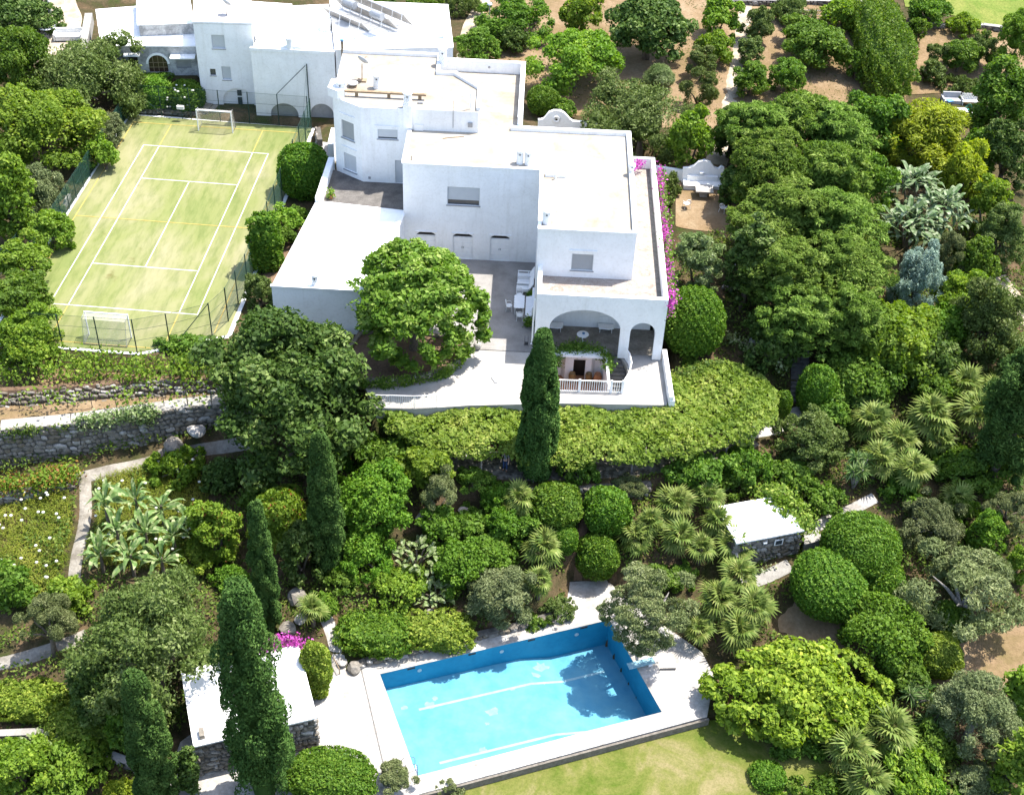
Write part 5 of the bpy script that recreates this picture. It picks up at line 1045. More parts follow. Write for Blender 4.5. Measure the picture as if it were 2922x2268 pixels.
def crown_mesh(kind, r, var, asp3):
    "crown in metres for a mean radius r; asp3 = (x,y,z) proportions"
    mat, ls, la, K, lr, flat, cover, tilt, ck = KIND[kind][:9]; rg = np.random.default_rng(int(r*97)+var*1013+sum(map(ord, kind)))
    ax = np.array(asp3)*r
    if r < 1.2: ls *= .82
    if r > 3.2: ls *= 1.12
    if K == 0:                                            # clipped: one dense skin, squarish, softly uneven
        area = 4*math.pi*r*r; n = int(cover*area*.8/(ls*ls*la*.5)); n = min(n, 20000)
        d = rdir(rg, n); d[:,2] = np.where(d[:,2] < -.75, -d[:,2], d[:,2]); ex = 2.3 if kind.startswith('clip') else 3.8; bk = 1.0 if kind.startswith('clip') else 1.6
        q = d/((np.abs(d)**ex).sum(1)**(1/ex))[:,None]; bump = sum(np.sin(q@rg.normal(size=3)*w_+rg.uniform(0,6))*a*bk for w_, a in ((3,.045),(6,.04),(11,.028)))
        q = q*(1+bump+rg.uniform(-.07,.05,n))[:,None]; P = q*ax; N = unit(np.sign(d)*np.abs(q)**(ex-1)/ax)
        V = leaves(rg, P, N, ls, la, tilt)
        cq = ICO_V/((np.abs(ICO_V)**ex).sum(1)**(1/ex))[:,None]
        return quad_mesh(kind+'_crown', mat, V, rg.random(n)**1.3, (cq*ax*ck, ICO_F))
    # lobed: leaf masses carried by many boughs
    d = rdir(rg, K); d[:,2] = np.where(d[:,2] < -.72, -d[:,2], d[:,2])
    if kind == 'cedar': d[:,2] = d[:,2]*.9+.05
    c = d*(1-lr*.85)*rg.uniform(*KIND[kind][9:11],(K,1)); c *= (1+.20*np.sin(d@rg.normal(size=3)*2.2+rg.uniform(0,6))+.13*np.sin(d@rg.normal(size=3)*4.5+rg.uniform(0,6)))[:,None]; c = np.concatenate([c, np.zeros((1,3))]); rr = np.concatenate([lr*rg.uniform(.75,1.3,K), [.80 if KIND[kind][9] > .8 else .66]])
    if kind in ('olive2','wisp','wispg'): c = c[:-1]; rr = rr[:-1]
    lo_ = (c[:K]-rr[:K,None]).min(0); hi_ = (c[:K]+rr[:K,None]).max(0); c = (c-(lo_+hi_)/2)*(2.04/(hi_-lo_)); c[K:] = 0
    C_, R__ = c*ax, rr*r
    n = int(cover*4*math.pi*r*r*1.15/(ls*ls*la*.5)); n = min(n, 26000)
    w = R__**2*(.3+unit(c+1e-6)[:,2]*.25+.3); w = np.maximum(w, .02); i = rg.choice(len(c), n, p=w/w.sum())
    o = unit(c+np.array([0,0,.25])); dd = unit(rdir(rg, n)+o[i]*.75+np.array([0,0,.18]))
    rad = R__[i]*(1.12-rg.random(n)**1.8*.45)*(1+.15*np.sin(dd@rg.normal(size=3)*7+i))
    P = C_[i]+dd*rad[:,None]*np.array([1,1,flat]); 
    dist = np.linalg.norm((P[:,None,:]-C_[None])/np.array([1,1,flat]), axis=2)/R__[None]; dist[np.arange(n), i] = 9
    keep = dist.min(1) > .80
    P, dd, i = P[keep], dd[keep], i[keep]; n = len(P)
    N = unit(dd+np.array([0,0,.25])); along = None
    if kind in ('cedar','yellow','blue','grassy','cypresst','rosette','mastic','gold','bright2'): along = unit(dd*1.0+np.array([0,0,.35 if kind != 'cedar' else .1]))
    V = leaves(rg, P, N, ls, la, tilt, along)
    tone = rg.random(len(c)); rn = np.clip(rg.random(n)**1.2*.6+tone[i]*.42, 0, 1)
    if kind == 'redleaf': rn = np.where(rg.random(n) < .03, 1.0, np.minimum(rn, .62))
    return quad_mesh(kind+'_crown', mat, V, rn, cores(C_, R__, ck, flat) if ck else None)
def crown(kind, rx, ry, rz, seed):
    r = (rx*ry*rz)**(1/3); rc = round(math.exp(round(math.log(r)*3.2)/3.2), 3); a = np.array([rx, ry, rz])/r
    qa = tuple(round(math.exp(round(math.log(v)*2.2)/2.2), 2) for v in a); key = (kind, rc, seed % 2, qa)
    if key not in CACHE: CACHE[key] = crown_mesh(kind, rc, seed % 2, qa)
    return CACHE[key], (rx/(rc*qa[0]), ry/(rc*qa[1]), rz/(rc*qa[2]))
def trunk(parent, h, top, r, mat='bark', seed=0, limbs=4, lean=.15):
    rs = random.Random(seed); m = MB(); b = Vector((rs.uniform(-lean,lean)*h, rs.uniform(-lean,lean)*h, h))
    m.tube([(0,0,-.25),(b.x*.2,b.y*.2,h*.3),(b.x*.6,b.y*.55,h*.65),b], [r*1.35,r,r*.85,r*.75], 8)
    for k in range(limbs):
        a = 2*math.pi*(k+rs.random()*.6)/limbs; e = Vector((math.cos(a)*top[0], math.sin(a)*top[1], h+top[2]*rs.uniform(.5,1.1)))
        m.tube([b-Vector((0,0,.1)), b.lerp(e,.5)+Vector((0,0,top[2]*.12)), e], [r*.6,r*.38,r*.12], 6)
    return m.build('trunk', mat, parent, True)
BUILT = []
def plant(i, kind, x, y, zc, rx, ry, rz, zg, name, label, cat, group, opt=None):
    o = empty(name, (x, y, zg), 0, label, cat, group)
    if kind in ('strel','fern'): return paddle_clump(o, kind, rx, ry, rz, zc-zg, i)
    if KIND[kind][3]: rx *= .95; ry *= .95; rz *= .97
    me, sc_ = crown(kind, rx, ry, rz, i)
    tall = KIND[kind][3] > 0 and cat == 'tree'
    hc = zc-zg; clip = KIND[kind][3] == 0
    base = max(.1, hc-rz*(.55 if tall else .8))
    trunk(o, base, (rx*.55, ry*.55, rz*.7), max(.05, min(.32, .045*(rx+rz)+.02)), 'bark_grey' if 'olive' in kind else 'bark', i, 5 if tall else 3, .08 if not kind == 'olive2' else .22)
    c = link('crown', me, o, (0,0,hc), (0, 0, 0 if (clip or abs(rx/ry-1) > .12) else (i*2.4) % 6.28), sc_)
    if opt and opt.get('flowers'):
        fm = MB().lathe([(.0,-.06),(.07,-.03),(.09,.02),(.05,.07),(0,.08)], 8).mesh('bloom', 'lf_white', True); rs = random.Random(i)
        for k in range(26):
            a = rs.uniform(0,6.28); f = rs.uniform(.3,1); link('bloom', fm, c, (rs.uniform(-1,1)*rx*.9/sc_[0], -ry*rs.uniform(.2,.98)/sc_[1], rz*rs.uniform(-.6,1.0)/sc_[2]))
    return o
# long paddle leaves (strelitzia, banana, fatsia): every blade its own piece
def paddle(name, mat, L, W, bend, seed, fold=.25, ns=6):
    rs = random.Random(seed); vs = []; fs = []; stem = L*.28
    for k in range(ns+1):
        t = k/ns; a = bend*t*t; x = stem+L*(math.sin(a)/max(a,.001)*t if a > .001 else t); z = -L*(1-math.cos(a))*.6*t
        w = W*math.sin(math.pi*min(1,(t*.93+.07)))**.6*.5*(1+rs.uniform(-.1,.1)); vs += [(x,-w,z+fold*w),(x,0,z),(x,w,z+fold*w)]
    for k in range(ns): b = k*3; fs += [(b,b+3,b+4,b+1),(b+1,b+4,b+5,b+2)]
    m = MB(); m.add(vs, fs); m.tube([(0,0,0),(stem*1.1,0,0)], [.03*L,.02*L], 5); me = m.mesh(name, mat); a = me.attributes.new('rnd','FLOAT','FACE'); a.data.foreach_set('value', [rs.random() for _ in me.polygons]); return me
PAD = {k: [paddle('leaf', mt, L, W, b, s) for s, b in enumerate((.5,.9,1.3,1.7))] for k, mt, L, W in (('strel','lf_strel',1.5,.42),('fern','lf_pale',.7,.30),('banana','lf_banana',1.5,.36))}
def paddle_clump(o, kind, rx, ry, rz, hc, seed, n=None, stems=1, h=None):
    rs = random.Random(seed); n = n or (110 if kind == 'strel' else 60)
    for k in range(n):
        a = rs.uniform(0,6.28); f = math.sqrt(rs.random()); L = {'strel':.9,'fern':1.0,'banana':1.0}[kind]*rs.uniform(.7,1.15)*(1 if kind != 'fern' else max(.8, rx*.55))
        p = (math.cos(a)*f*rx*.72, math.sin(a)*f*ry*.72, max(.1, hc+rz*(.75*(1-f*f)-.35)+rs.uniform(-.25,.25)))
        link('leaf', rs.choice(PAD[kind]), o, p, (rs.uniform(-.3,.3), rs.uniform(-.9,.15), a+rs.uniform(-1.6,1.6)), (L,L,L))
    m = MB()
    for k in range(7):
        a = 6.28*k/7; m.tube([(math.cos(a)*.15,math.sin(a)*.15,-.1),(math.cos(a)*rx*.3,math.sin(a)*ry*.3,max(.2,hc*.8)),(math.cos(a)*rx*.5,math.sin(a)*ry*.5,max(.25,hc+rz*.3))], [.07,.05,.03], 6)
    m.build('stem', 'bark', o); return o

PLANTS = [
 ('dark', -20.81, 28.02, 3.95, 3.2, 3.2, 1.65, 2.16, 'evergreen_tree', 'dark evergreen mass at the very top left corner', 'tree', 'trees along the left edge of the court'),
 ('broad', -17.68, 17.83, 4.3, 3.09, 3.09, 3.5, 0.15, 'broadleaf_tree', 'bright green tree below the sunny terrace in the top left corner', 'tree', 'trees along the left edge of the court'),
 ('mastic', -11.59, 15.97, 3.41, 5.23, 5.23, 3.3, -0.36, 'evergreen_tree', 'large grey green evergreen tree behind the far left corner of the court', 'tree', 'trees along the left edge of the court'),
 ('gold', -12.63, 7.82, 3.22, 5.19, 5.19, 3.65, -0.87, 'broadleaf_tree', 'wide golden green tree with visible boughs left of the court fence', 'tree', 'trees along the left edge of the court'),
 ('olive', -8.75, 11.94, 1.63, 1.84, 1.84, 1.56, -0.07, 'olive_tree', 'small grey olive tree beside the left court fence near the far goal', 'tree', 'trees along the left edge of the court'),
 ('bright', -11.34, -3.23, 3.39, 1.85, 1.85, 4.37, -1.14, 'broadleaf_tree', 'tall light green tree cut by the left edge beside the court', 'tree', 'trees along the left edge of the court'),
 ('olive', -10.38, 0.57, 1.54, 2.12, 2.12, 2.25, -0.98, 'olive_tree', 'grey olive tree between the tall green tree and the court fence', 'tree', 'trees along the left edge of the court'),
 ('bright', -7.37, 7.51, 1.47, 1.37, 1.37, 1.49, -0.08, 'shrub', 'bright green bush leaning on the left court fence below the olive', 'shrub', None),
 ('bright', -7.67, -4.5, 1.45, 1.74, 1.74, 1.59, -0.08, 'shrub', 'upper one of two light green bushes against the lower left court fence', 'shrub', None),
 ('bright', -8.17, -8.68, 1.46, 2.22, 2.22, 1.6, -0.08, 'shrub', 'lower one of two light green bushes against the lower left court fence', 'shrub', None),
 ('broad', -6.96, -13.31, 1.62, 2.25, 2.25, 1.24, -0.1, 'broadleaf_tree', 'mid green tree on the left edge beside the near court corner', 'tree', 'trees along the left edge of the court'),
 ('gold', -5.08, -17.3, 1.21, 2.44, 2.44, 2.17, -1.55, 'broadleaf_tree', 'yellow green tree at the near left court corner above the vines', 'tree', 'trees along the left edge of the court'),
 ('broad', 5.88, -15.94, 0.39, 2.89, 1.35, 0.4, -0.07, 'shrub', 'low green bush growing through the near court fence right of the goal', 'shrub', None),
 ('clip', 9.95, 6.19, 1.97, 2.09, 2.09, 2.22, -0.13, 'clipped_shrub', 'big clipped dark green mound between the court and the white tower', 'shrub', None),
 ('hedgeb', 9.19, -5.16, 2.14, 1.13, 1.13, 2.39, -0.01, 'hedge', 'bright green clipped hedge strip along the right court fence', 'hedge', None),
 ('bright', 9.68, 0.05, 1.1, 1.34, 1.34, 1.12, -0.01, 'shrub', 'small leafy bush beside the clipped mound near the villa wall', 'shrub', None),
 ('broad', 10.47, 1.26, 0.77, 0.87, 0.87, 0.87, -0.11, 'shrub', 'little dark bush in the shade under the clipped mound', 'shrub', None),
 ('mastic', 9.74, -9.97, 1.3, 1.23, 1.23, 1.46, -0.12, 'shrub', 'brownish green bush at the corner of the low white wing', 'shrub', None),
 ('broad', 9.8, -1.88, 0.72, 1.06, 1.06, 0.91, -0.15, 'shrub', 'low herb bush in the bed between bright hedge and villa', 'shrub', None),
 ('dark', 14.41, -22.22, 2.1, 6.19, 6.19, 4.96, -3.57, 'carob_tree', 'huge dark glossy round tree between vine terrace and villa terrace', 'tree', None),
 ('rosette', 21.73, -14.51, 4.61, 4.85, 4.85, 3.82, -0.13, 'loquat_tree', 'big light green round tree in the curved bed on the villa terrace', 'tree', None),
 ('hedgeb', -6.74, 19.48, 1.25, 1.81, 1.81, 1.29, 0.09, 'hedge', 'sunny bright green box hedge before the low white house', 'hedge', None),
 ('clip', -3.45, 18.98, 1.28, 1.61, 1.61, 1.27, 0.14, 'hedge', 'shaded dark hedge with white blooms before the low white house', 'hedge', None, {'flowers': 1}),
 ('dark', 10.25, 38.62, 2.63, 3.37, 1.72, 0.29, 2.17, 'shrub', 'dark bushes behind the roof with the solar collectors', 'shrub', None),
 ('broad', 15.64, 39.35, 2.7, 2.24, 1.58, 0.27, 2.25, 'shrub', 'light green bush behind the white rear roof', 'shrub', None),
 ('mastic', 19.48, 39.09, 3.08, 2.23, 2.23, 0.74, 2.21, 'shrub', 'grey green bush beside the sandy path behind the rear house', 'shrub', None),
 ('broad', 25.26, 34.5, 3.8, 4.31, 4.31, 1.62, 2.04, 'shrub', 'broad mass of green bushes right of the sandy path', 'shrub', None),
 ('broad', 21.99, 29.42, 3.31, 2.12, 2.12, 1.54, 1.52, 'fruit_tree', 'dark leaved fruit tree at the corner of the rear house', 'tree', None),
 ('dark', 25.5, 31.6, 3.19, 1.64, 1.64, 1.05, 1.85, 'fruit_tree', 'dark fruit tree between the two light green trees on brown soil', 'tree', None),
 ('gold', 31.81, 34.27, 5.32, 2.18, 2.18, 2.26, 2.29, 'broadleaf_tree', 'yellow green tree at the top edge right of the dark bushes', 'tree', None),
 ('bright', 31.33, 24.79, 4.74, 5.43, 5.43, 2.09, 1.86, 'broadleaf_tree', 'wide light yellow green tree right behind the back terrace', 'tree', None),
 ('dark', 38.09, 31.12, 5.91, 4.39, 4.39, 2.34, 2.21, 'broadleaf_tree', 'dark green tree with a bare trunk standing on brown orchard soil', 'tree', None),
 ('clip', 28.9, 20.25, 2.63, 1.47, 1.47, 1.19, 1.56, 'clipped_shrub', 'clipped green dome behind the back terrace parapet', 'shrub', None),
 ('broad', 30.87, 18.99, 2.5, 1.09, 1.09, 0.93, 1.56, 'shrub', 'pale leaved bush beside the clipped dome and garden wall', 'shrub', None),
 ('mastic', 37.64, 15.06, 3.86, 5.18, 5.18, 3.06, 0.1, 'pepper_tree', 'grey green weeping tree behind the villa roof', 'tree', None),
 ('bright', 41.91, 11.61, 4.36, 2.05, 2.05, 2.62, 1.4, 'shrub', 'bright green bush at the right side of the weeping tree', 'shrub', None),
 ('grassy', 39.25, 25.93, 2.92, 1.53, 1.53, 1.04, 1.88, 'shrub', 'silvery grass clump on brown soil beside the weeping tree', 'shrub', None),
 ('bright', 45.14, 36.44, 4.55, 2.13, 2.13, 1.9, 2.35, 'vine_row', 'upper half of the light green leafy row beside the orchard path', 'hedge', None),
 ('bright', 44.56, 31.34, 3.82, 1.92, 1.92, 1.27, 2.18, 'vine_row', 'lower half of the light green leafy row beside the orchard path', 'hedge', None),
 ('wisp', 43.36, 28.05, 3.62, 1.71, 1.71, 1.57, 1.9, 'climbing_plant', 'thin wispy climber on the upper part of the orchard trellis', 'plant', None),
 ('wisp', 42.79, 22.33, 3.88, 1.75, 1.75, 2.02, 1.76, 'climbing_plant', 'thin wispy climber on the lower part of the orchard trellis', 'plant', None),
 ('mastic', 48.92, 36.08, 4.5, 1.74, 1.74, 1.83, 2.45, 'fruit_tree', 'grey green fruit bush at the far end of the orchard path', 'tree', None),
 ('mastic', 48.14, 31.96, 3.42, 1.41, 1.41, 1.27, 1.97, 'fruit_tree', 'small grey green fruit bush halfway down the orchard path', 'tree', None),
 ('broad', 47.72, 25.9, 3.42, 1.76, 1.76, 1.6, 1.69, 'fruit_tree', 'green fruit bush on the right side of the orchard path, left of its twin', 'tree', None),
 ('broad', 51.07, 26.73, 3.4, 1.78, 1.78, 1.7, 1.58, 'fruit_tree', 'green fruit bush on dry orchard soil, right of its twin', 'tree', None),
 ('mastic', 52.77, 41.1, 3.7, 2.56, 2.56, 0.89, 2.6, 'shrub', 'low grey bushes along the far orchard wall', 'shrub', None),
 ('gold', 57.83, 40.84, 4.17, 2.14, 2.14, 1.21, 2.58, 'fruit_tree', 'golden fruit tree at the top edge before the tall hedge row', 'tree', None),
 ('broad', 54.51, 33.09, 3.98, 3.34, 3.34, 1.66, 1.78, 'fig_tree', 'spreading fig tree with pale boughs in the middle of the orchard', 'tree', None),
 ('broad', 52.84, 36.86, 3.84, 1.71, 1.71, 1.27, 2.31, 'fruit_tree', 'small bright fruit tree behind the fig tree', 'tree', None),
 ('broad', 58.2, 31.04, 3.29, 1.19, 1.19, 1.47, 1.57, 'fruit_tree', 'narrow fruit tree between the fig tree and the tall hedge row', 'tree', None),
 ('broad', 66.93, 43.13, 3.82, 2.05, 2.05, 1.16, 2.57, 'shrub', 'bushes at the top edge right of the tall hedge row', 'shrub', None),
 ('gold', 70.36, 41.88, 3.36, 2.2, 2.2, 0.9, 2.35, 'shrub', 'yellowish bush before the stone wall of the upper meadow', 'shrub', None),
 ('broad', 64.91, 38.39, 3.78, 1.25, 1.25, 1.4, 2.12, 'fruit_tree', 'small dark fruit tree just right of the tall hedge row', 'tree', None),
 ('wisp', 66.14, 34.03, 3.28, 1.22, 1.22, 1.37, 1.65, 'fruit_tree', 'thin young fruit tree on red soil right of the hedge row', 'tree', None),
 ('broad', 68.42, 34.3, 3.32, 1.97, 1.97, 1.52, 1.55, 'fruit_tree', 'round fruit tree in the middle of the right terrace', 'tree', None),
 ('mastic', 70.66, 35.35, 3.62, 1.74, 1.74, 1.74, 1.66, 'fruit_tree', 'grey green fruit tree beside the round one on the right terrace', 'tree', None),
 ('mastic', 65.58, 31.97, 2.66, 1.23, 1.23, 1.06, 1.5, 'shrub', 'low dark bush at the lower left of the right terrace', 'shrub', None),
 ('mastic', 68.29, 30.86, 1.7, 2.91, 2.29, 0.41, 1.24, 'hedge', 'olive coloured hedge above the two garden sofas', 'hedge', None),
 ('bright', 73.07, 33.89, 5.19, 1.95, 1.95, 3.53, 1.52, 'shrub', 'bright climber cut by the upper right edge', 'shrub', None),
 ('broad', 69.02, 20.85, 5.38, 2.13, 2.13, 4.33, 0.68, 'broadleaf_tree', 'tall light green tree at the right edge beside the garden sofas', 'tree', None),
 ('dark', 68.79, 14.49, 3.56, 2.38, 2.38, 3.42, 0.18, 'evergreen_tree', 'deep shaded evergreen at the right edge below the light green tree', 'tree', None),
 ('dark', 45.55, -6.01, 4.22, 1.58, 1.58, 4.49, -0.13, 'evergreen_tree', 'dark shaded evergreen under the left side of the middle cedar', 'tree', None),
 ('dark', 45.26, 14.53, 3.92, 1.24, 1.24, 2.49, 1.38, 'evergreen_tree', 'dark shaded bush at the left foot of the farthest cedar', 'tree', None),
 ('broad', 57.95, 17.31, 4.11, 3.04, 3.04, 3.19, 0.84, 'shrub', 'mid green bush between the far cedar and the yellow tree', 'shrub', None),
 ('yellow', 62.14, 16.48, 3.75, 4.21, 4.21, 2.95, 0.6, 'acacia_tree', 'bright yellow feathery tree right of the cedars', 'tree', None),
 ('yellow', 64.94, 11.99, 2.87, 2.11, 2.11, 2.64, 0.1, 'acacia_tree', 'yellow feathery tree half behind the silvery leafed clump', 'tree', None),
 ('gold', 65.88, 6.88, 2.86, 1.84, 1.84, 2.99, -0.22, 'shrub', 'yellow green bush at the right beside the dark tree', 'shrub', None),
 ('mastic', 66.26, 2.98, 2.69, 2.18, 2.18, 3.19, -0.59, 'evergreen_tree', 'olive brown tree at the right edge above the driveway', 'tree', None),
 ('strel', 60.21, 9.13, 2.81, 2.46, 2.46, 2.19, 0.34, 'strelitzia_plant', 'upper silvery clump of long paddle leaves right of the cedar', 'plant', 'silvery paddle leaf clumps'),
 ('strel', 62.01, 5.99, 2.64, 2.41, 2.41, 2.41, -0.03, 'strelitzia_plant', 'right silvery clump of long paddle leaves below the yellow tree', 'plant', 'silvery paddle leaf clumps'),
 ('strel', 59.33, 4.16, 2.45, 2.37, 2.37, 2.1, 0.06, 'strelitzia_plant', 'lower silvery clump of long paddle leaves next to the blue conifer', 'plant', 'silvery paddle leaf clumps'),
 ('blue', 58.91, -3.04, 2.04, 2.21, 2.21, 3.01, -0.87, 'blue_conifer', 'pale blue grey conifer between the cedar and the white flecked tree', 'tree', None),
 ('wispg', 62.51, 0.76, 1.71, 1.65, 1.65, 2.22, -0.59, 'shrub', 'soft grey bush right of the blue conifer', 'shrub', None),
 ('mastic', 63.31, -7.48, 1.82, 3.02, 3.02, 3.4, -1.75, 'pittosporum_tree', 'white flecked green tree on the right edge below the driveway', 'tree', None),
 ('gold', 56.56, -8.89, 0.51, 4.25, 4.25, 2.23, -1.79, 'shrub', 'dark yellow green spreading bush below the blue conifer', 'shrub', None),
 ('broad', 53.89, -11.94, -0.84, 2.97, 2.97, 1.58, -2.46, 'shrub', 'glossy green bush right of the dark steps', 'shrub', None),
 ('dark', 59.29, -10.19, -0.4, 2.64, 2.64, 1.64, -2.07, 'shrub', 'dark bush above the right hand fan palms', 'shrub', None),
 ('cypresst', 62.77, -18.5, 2.06, 2.01, 2.01, 6.71, -4.18, 'dark_conifer', 'broad dark conifer cut by the right edge beside the palms', 'tree', None),
 ('mastic', 49.91, -18.14, -1.69, 2.54, 2.54, 2.21, -3.79, 'shrub', 'soft green bush above the terracotta jar by the white path', 'shrub', None),
 ('broad', 60.83, -18.56, -3.23, 3.31, 2.72, 0.88, -4.11, 'shrub', 'low green bush right of the palms under the dark conifer', 'shrub', None),
 ('bright', 59.48, -17.04, -3.2, 1.37, 1.37, 0.6, -3.85, 'shrub', 'small light bush in the gap between palms and dark conifer', 'shrub', None),
 ('broad', 63.81, -16.88, -2.22, 1.19, 1.19, 1.78, -3.92, 'shrub', 'shaded bush on the right edge at the dark conifer foot', 'shrub', None),
 ('clip', 41.65, -10.05, 1.46, 2.32, 2.32, 2.58, -0.86, 'clipped_shrub', 'large clipped dome against the right wall of the villa', 'shrub', None),
 ('pale', 41.85, -4.72, 3.02, 2.01, 2.01, 3.1, 0.23, 'shrub', 'pale mottled groundcover bush beside the bougainvillea wall', 'shrub', None),
 ('mastic', 40.02, 7.75, 1.52, 1.34, 1.34, 1.64, -0.16, 'shrub', 'dark bush at the left end of the white garden bench', 'shrub', None),
 ('dark', 45.06, 6.87, 3.12, 0.93, 0.93, 1.97, 1.14, 'shrub', 'dark bush at the right end of the white garden bench', 'shrub', None),
 ('broad', 41.56, -11.62, -0.99, 0.88, 0.83, 0.25, -1.22, 'shrub', 'tiny bush on the soil below the clipped dome', 'shrub', None),
 ('clip', 48.21, -14.77, -1.93, 0.65, 0.65, 1.2, -3.01, 'clipped_shrub', 'small dark clipped bush at the foot of the steps', 'shrub', None),
 ('clip', 50.63, -13.81, -1.18, 1.34, 1.34, 2.03, -3.01, 'hedge', 'tall shaded clipped hedge right of the steps', 'hedge', None),
 ('fern', 23.25, -20.3, -2.37, 2.11, 1.6, 0.56, -2.97, 'fatsia_plant', 'large leaved plant under the left end of the vine canopy', 'plant', None),
 ('broad', 21.55, -23.17, -2.56, 3.23, 2.35, 0.85, -3.53, 'shrub', 'green bush left below the vine canopy', 'shrub', None),
 ('gold', 23.74, -24.06, -1.51, 1.94, 1.94, 1.6, -3.15, 'shrub', 'yellowish feathery bush below the vine canopy', 'shrub', None),
 ('wispg', 24.92, -26.07, -2.47, 1.4, 1.4, 2.3, -4.74, 'shrub', 'wispy pale bush beside the white rock', 'shrub', None),
 ('bright2', 20.76, -27.28, -2.62, 2.61, 2.61, 2.61, -5.07, 'shrub', 'vivid green rounded bush right of the middle cypress, upper one', 'shrub', None),
 ('bright2', 20.46, -29.58, -4.65, 2.61, 2.61, 1.29, -5.91, 'shrub', 'vivid green bush right of the middle cypress, lower one', 'shrub', None),
 ('redleaf', 15.06, -28.86, -2.98, 2.26, 2.26, 2.91, -5.7, 'shrub', 'bush flecked with red leaves between the two thin cypresses', 'shrub', None),
 ('broad', 19.51, -31.45, -5.63, 1.64, 1.64, 0.71, -6.36, 'shrub', 'dark green bush left of the small garden stairs', 'shrub', None),
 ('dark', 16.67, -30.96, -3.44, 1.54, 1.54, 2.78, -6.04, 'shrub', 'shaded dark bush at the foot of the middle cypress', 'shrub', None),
 ('bright2', 12.15, -31.85, -5.72, 1.61, 1.46, 0.61, -6.27, 'clipped_shrub', 'bright small bush left of the thin cypress', 'shrub', None),
 ('clip', 32.74, -25.42, -3.39, 1.68, 1.68, 1.36, -4.62, 'clipped_shrub', 'round clipped bush left of the narrow soil path', 'shrub', None),
 ('clip', 36.08, -25.25, -3.53, 1.53, 1.53, 1.53, -4.91, 'clipped_shrub', 'round clipped bush right of the narrow soil path', 'shrub', None),
 ('clip', 35.72, -27.42, -5.7, 1.38, 1.38, 1.5, -7.05, 'clipped_shrub', 'squarish clipped bush beside the pool end of the soil path', 'shrub', None),
 ('clip', 33.43, -27.27, -4.52, 0.85, 0.85, 0.95, -5.37, 'clipped_shrub', 'small clipped bush leaning on the narrow soil path', 'shrub', None),
 ('bright2', 28.71, -25.01, -3.29, 1.24, 1.24, 1.24, -4.5, 'shrub', 'green bush left of the yellow fan palm', 'shrub', None),
 ('broad', 27.37, -27.05, -4.26, 2.28, 2.06, 0.83, -5.1, 'shrub', 'green bush in the middle of the slope above the olive ball', 'shrub', None),
 ('bright2', 29.36, -26.97, -3.89, 1.4, 1.4, 1.4, -5.25, 'shrub', 'bright green bush below the yellow fan palm', 'shrub', None),
 ('bright2', 26.89, -29.86, -4.69, 2.07, 2.07, 1.68, -6.3, 'shrub', 'fresh green bush left above the grey olive ball', 'shrub', None),
 ('fern', 23.93, -29.27, -4.78, 1.69, 1.69, 0.93, -5.72, 'fatsia_plant', 'pale big leaf plant right of the vivid bushes', 'plant', None),
 ('gold', 23.01, -31.5, -5.6, 2.06, 1.73, 0.75, -6.38, 'shrub', 'yellow green bush above the flowering bed', 'shrub', None),
 ('fern', 25.41, -31.4, -6.08, 1.37, 1.33, 0.59, -6.61, 'fatsia_plant', 'dark big leaf plant in the hollow above the flowering bed', 'plant', None),
 ('olive', 29.59, -31.85, -5.06, 2.28, 2.28, 1.78, -6.86, 'olive_tree', 'rounded grey olive ball beside the pool terrace', 'tree', None),
 ('olive2', 38.96, -32.8, -3.73, 2.88, 2.88, 2.54, -7.62, 'olive_tree', 'grey olive tree with bare trunk at the far right pool corner', 'tree', None),
 ('hedgeb', 21.96, -34.67, -6.58, 2.25, 1.55, 0.73, -7.23, 'hedge', 'left half of the leafy bed above the pool', 'hedge', None),
 ('hedgey', 25.73, -34.01, -6.65, 2.25, 1.37, 0.64, -7.23, 'hedge', 'right half of the leafy bed above the pool, flecked yellow', 'hedge', None),
 ('clipy', 19.04, -38.75, -5.56, 0.9, 0.9, 2.28, -7.62, 'hedge', 'clipped yellow green hedge block beside the pool house', 'hedge', None),
 ('mastic', 9.87, -40.19, -2.23, 4.7, 4.7, 4.7, -7.45, 'pittosporum_tree', 'huge silvery green tree beside the pool house', 'tree', None),
 ('wispg', 2.7, -38.13, -4.3, 1.74, 1.74, 2.05, -6.94, 'olive_tree', 'small grey wispy tree over the lower left path', 'tree', None),
 ('gold', 2.56, -34.75, -5.02, 1.67, 1.67, 1.28, -6.38, 'shrub', 'yellow bush behind the small grey wispy tree', 'shrub', None),
 ('dark', 7.14, -42.0, -4.8, 1.81, 1.81, 3.18, -7.76, 'shrub', 'deep green bush in the shade left of the silvery tree', 'shrub', None),
 ('redleaf', 10.96, -29.76, -3.41, 1.75, 1.75, 2.7, -5.93, 'shrub', 'yellowish bush with pink flecks right of the banana plants', 'shrub', None),
 ('gold', 6.47, -23.77, -4.06, 2.43, 2.09, 0.74, -4.73, 'shrub', 'yellow green bush on the right end of the upper lily bed', 'shrub', None),
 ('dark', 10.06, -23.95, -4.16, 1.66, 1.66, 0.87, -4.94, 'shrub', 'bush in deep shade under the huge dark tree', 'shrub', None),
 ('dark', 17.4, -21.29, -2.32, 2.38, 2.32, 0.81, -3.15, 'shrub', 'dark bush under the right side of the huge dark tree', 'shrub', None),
 ('hedgey', 2.14, -41.42, -7.34, 2.29, 1.3, 0.6, -7.88, 'hedge', 'left half of the yellowish hedge above the lower left wall', 'hedge', None),
 ('hedgey', 6.28, -42.82, -7.38, 2.23, 1.33, 0.66, -7.97, 'hedge', 'right half of the yellowish hedge above the lower left wall', 'hedge', None),
 ('gold', 3.16, -45.82, -6.81, 1.99, 1.99, 1.99, -8.8, 'shrub', 'yellow bush in the bottom left corner', 'shrub', None),
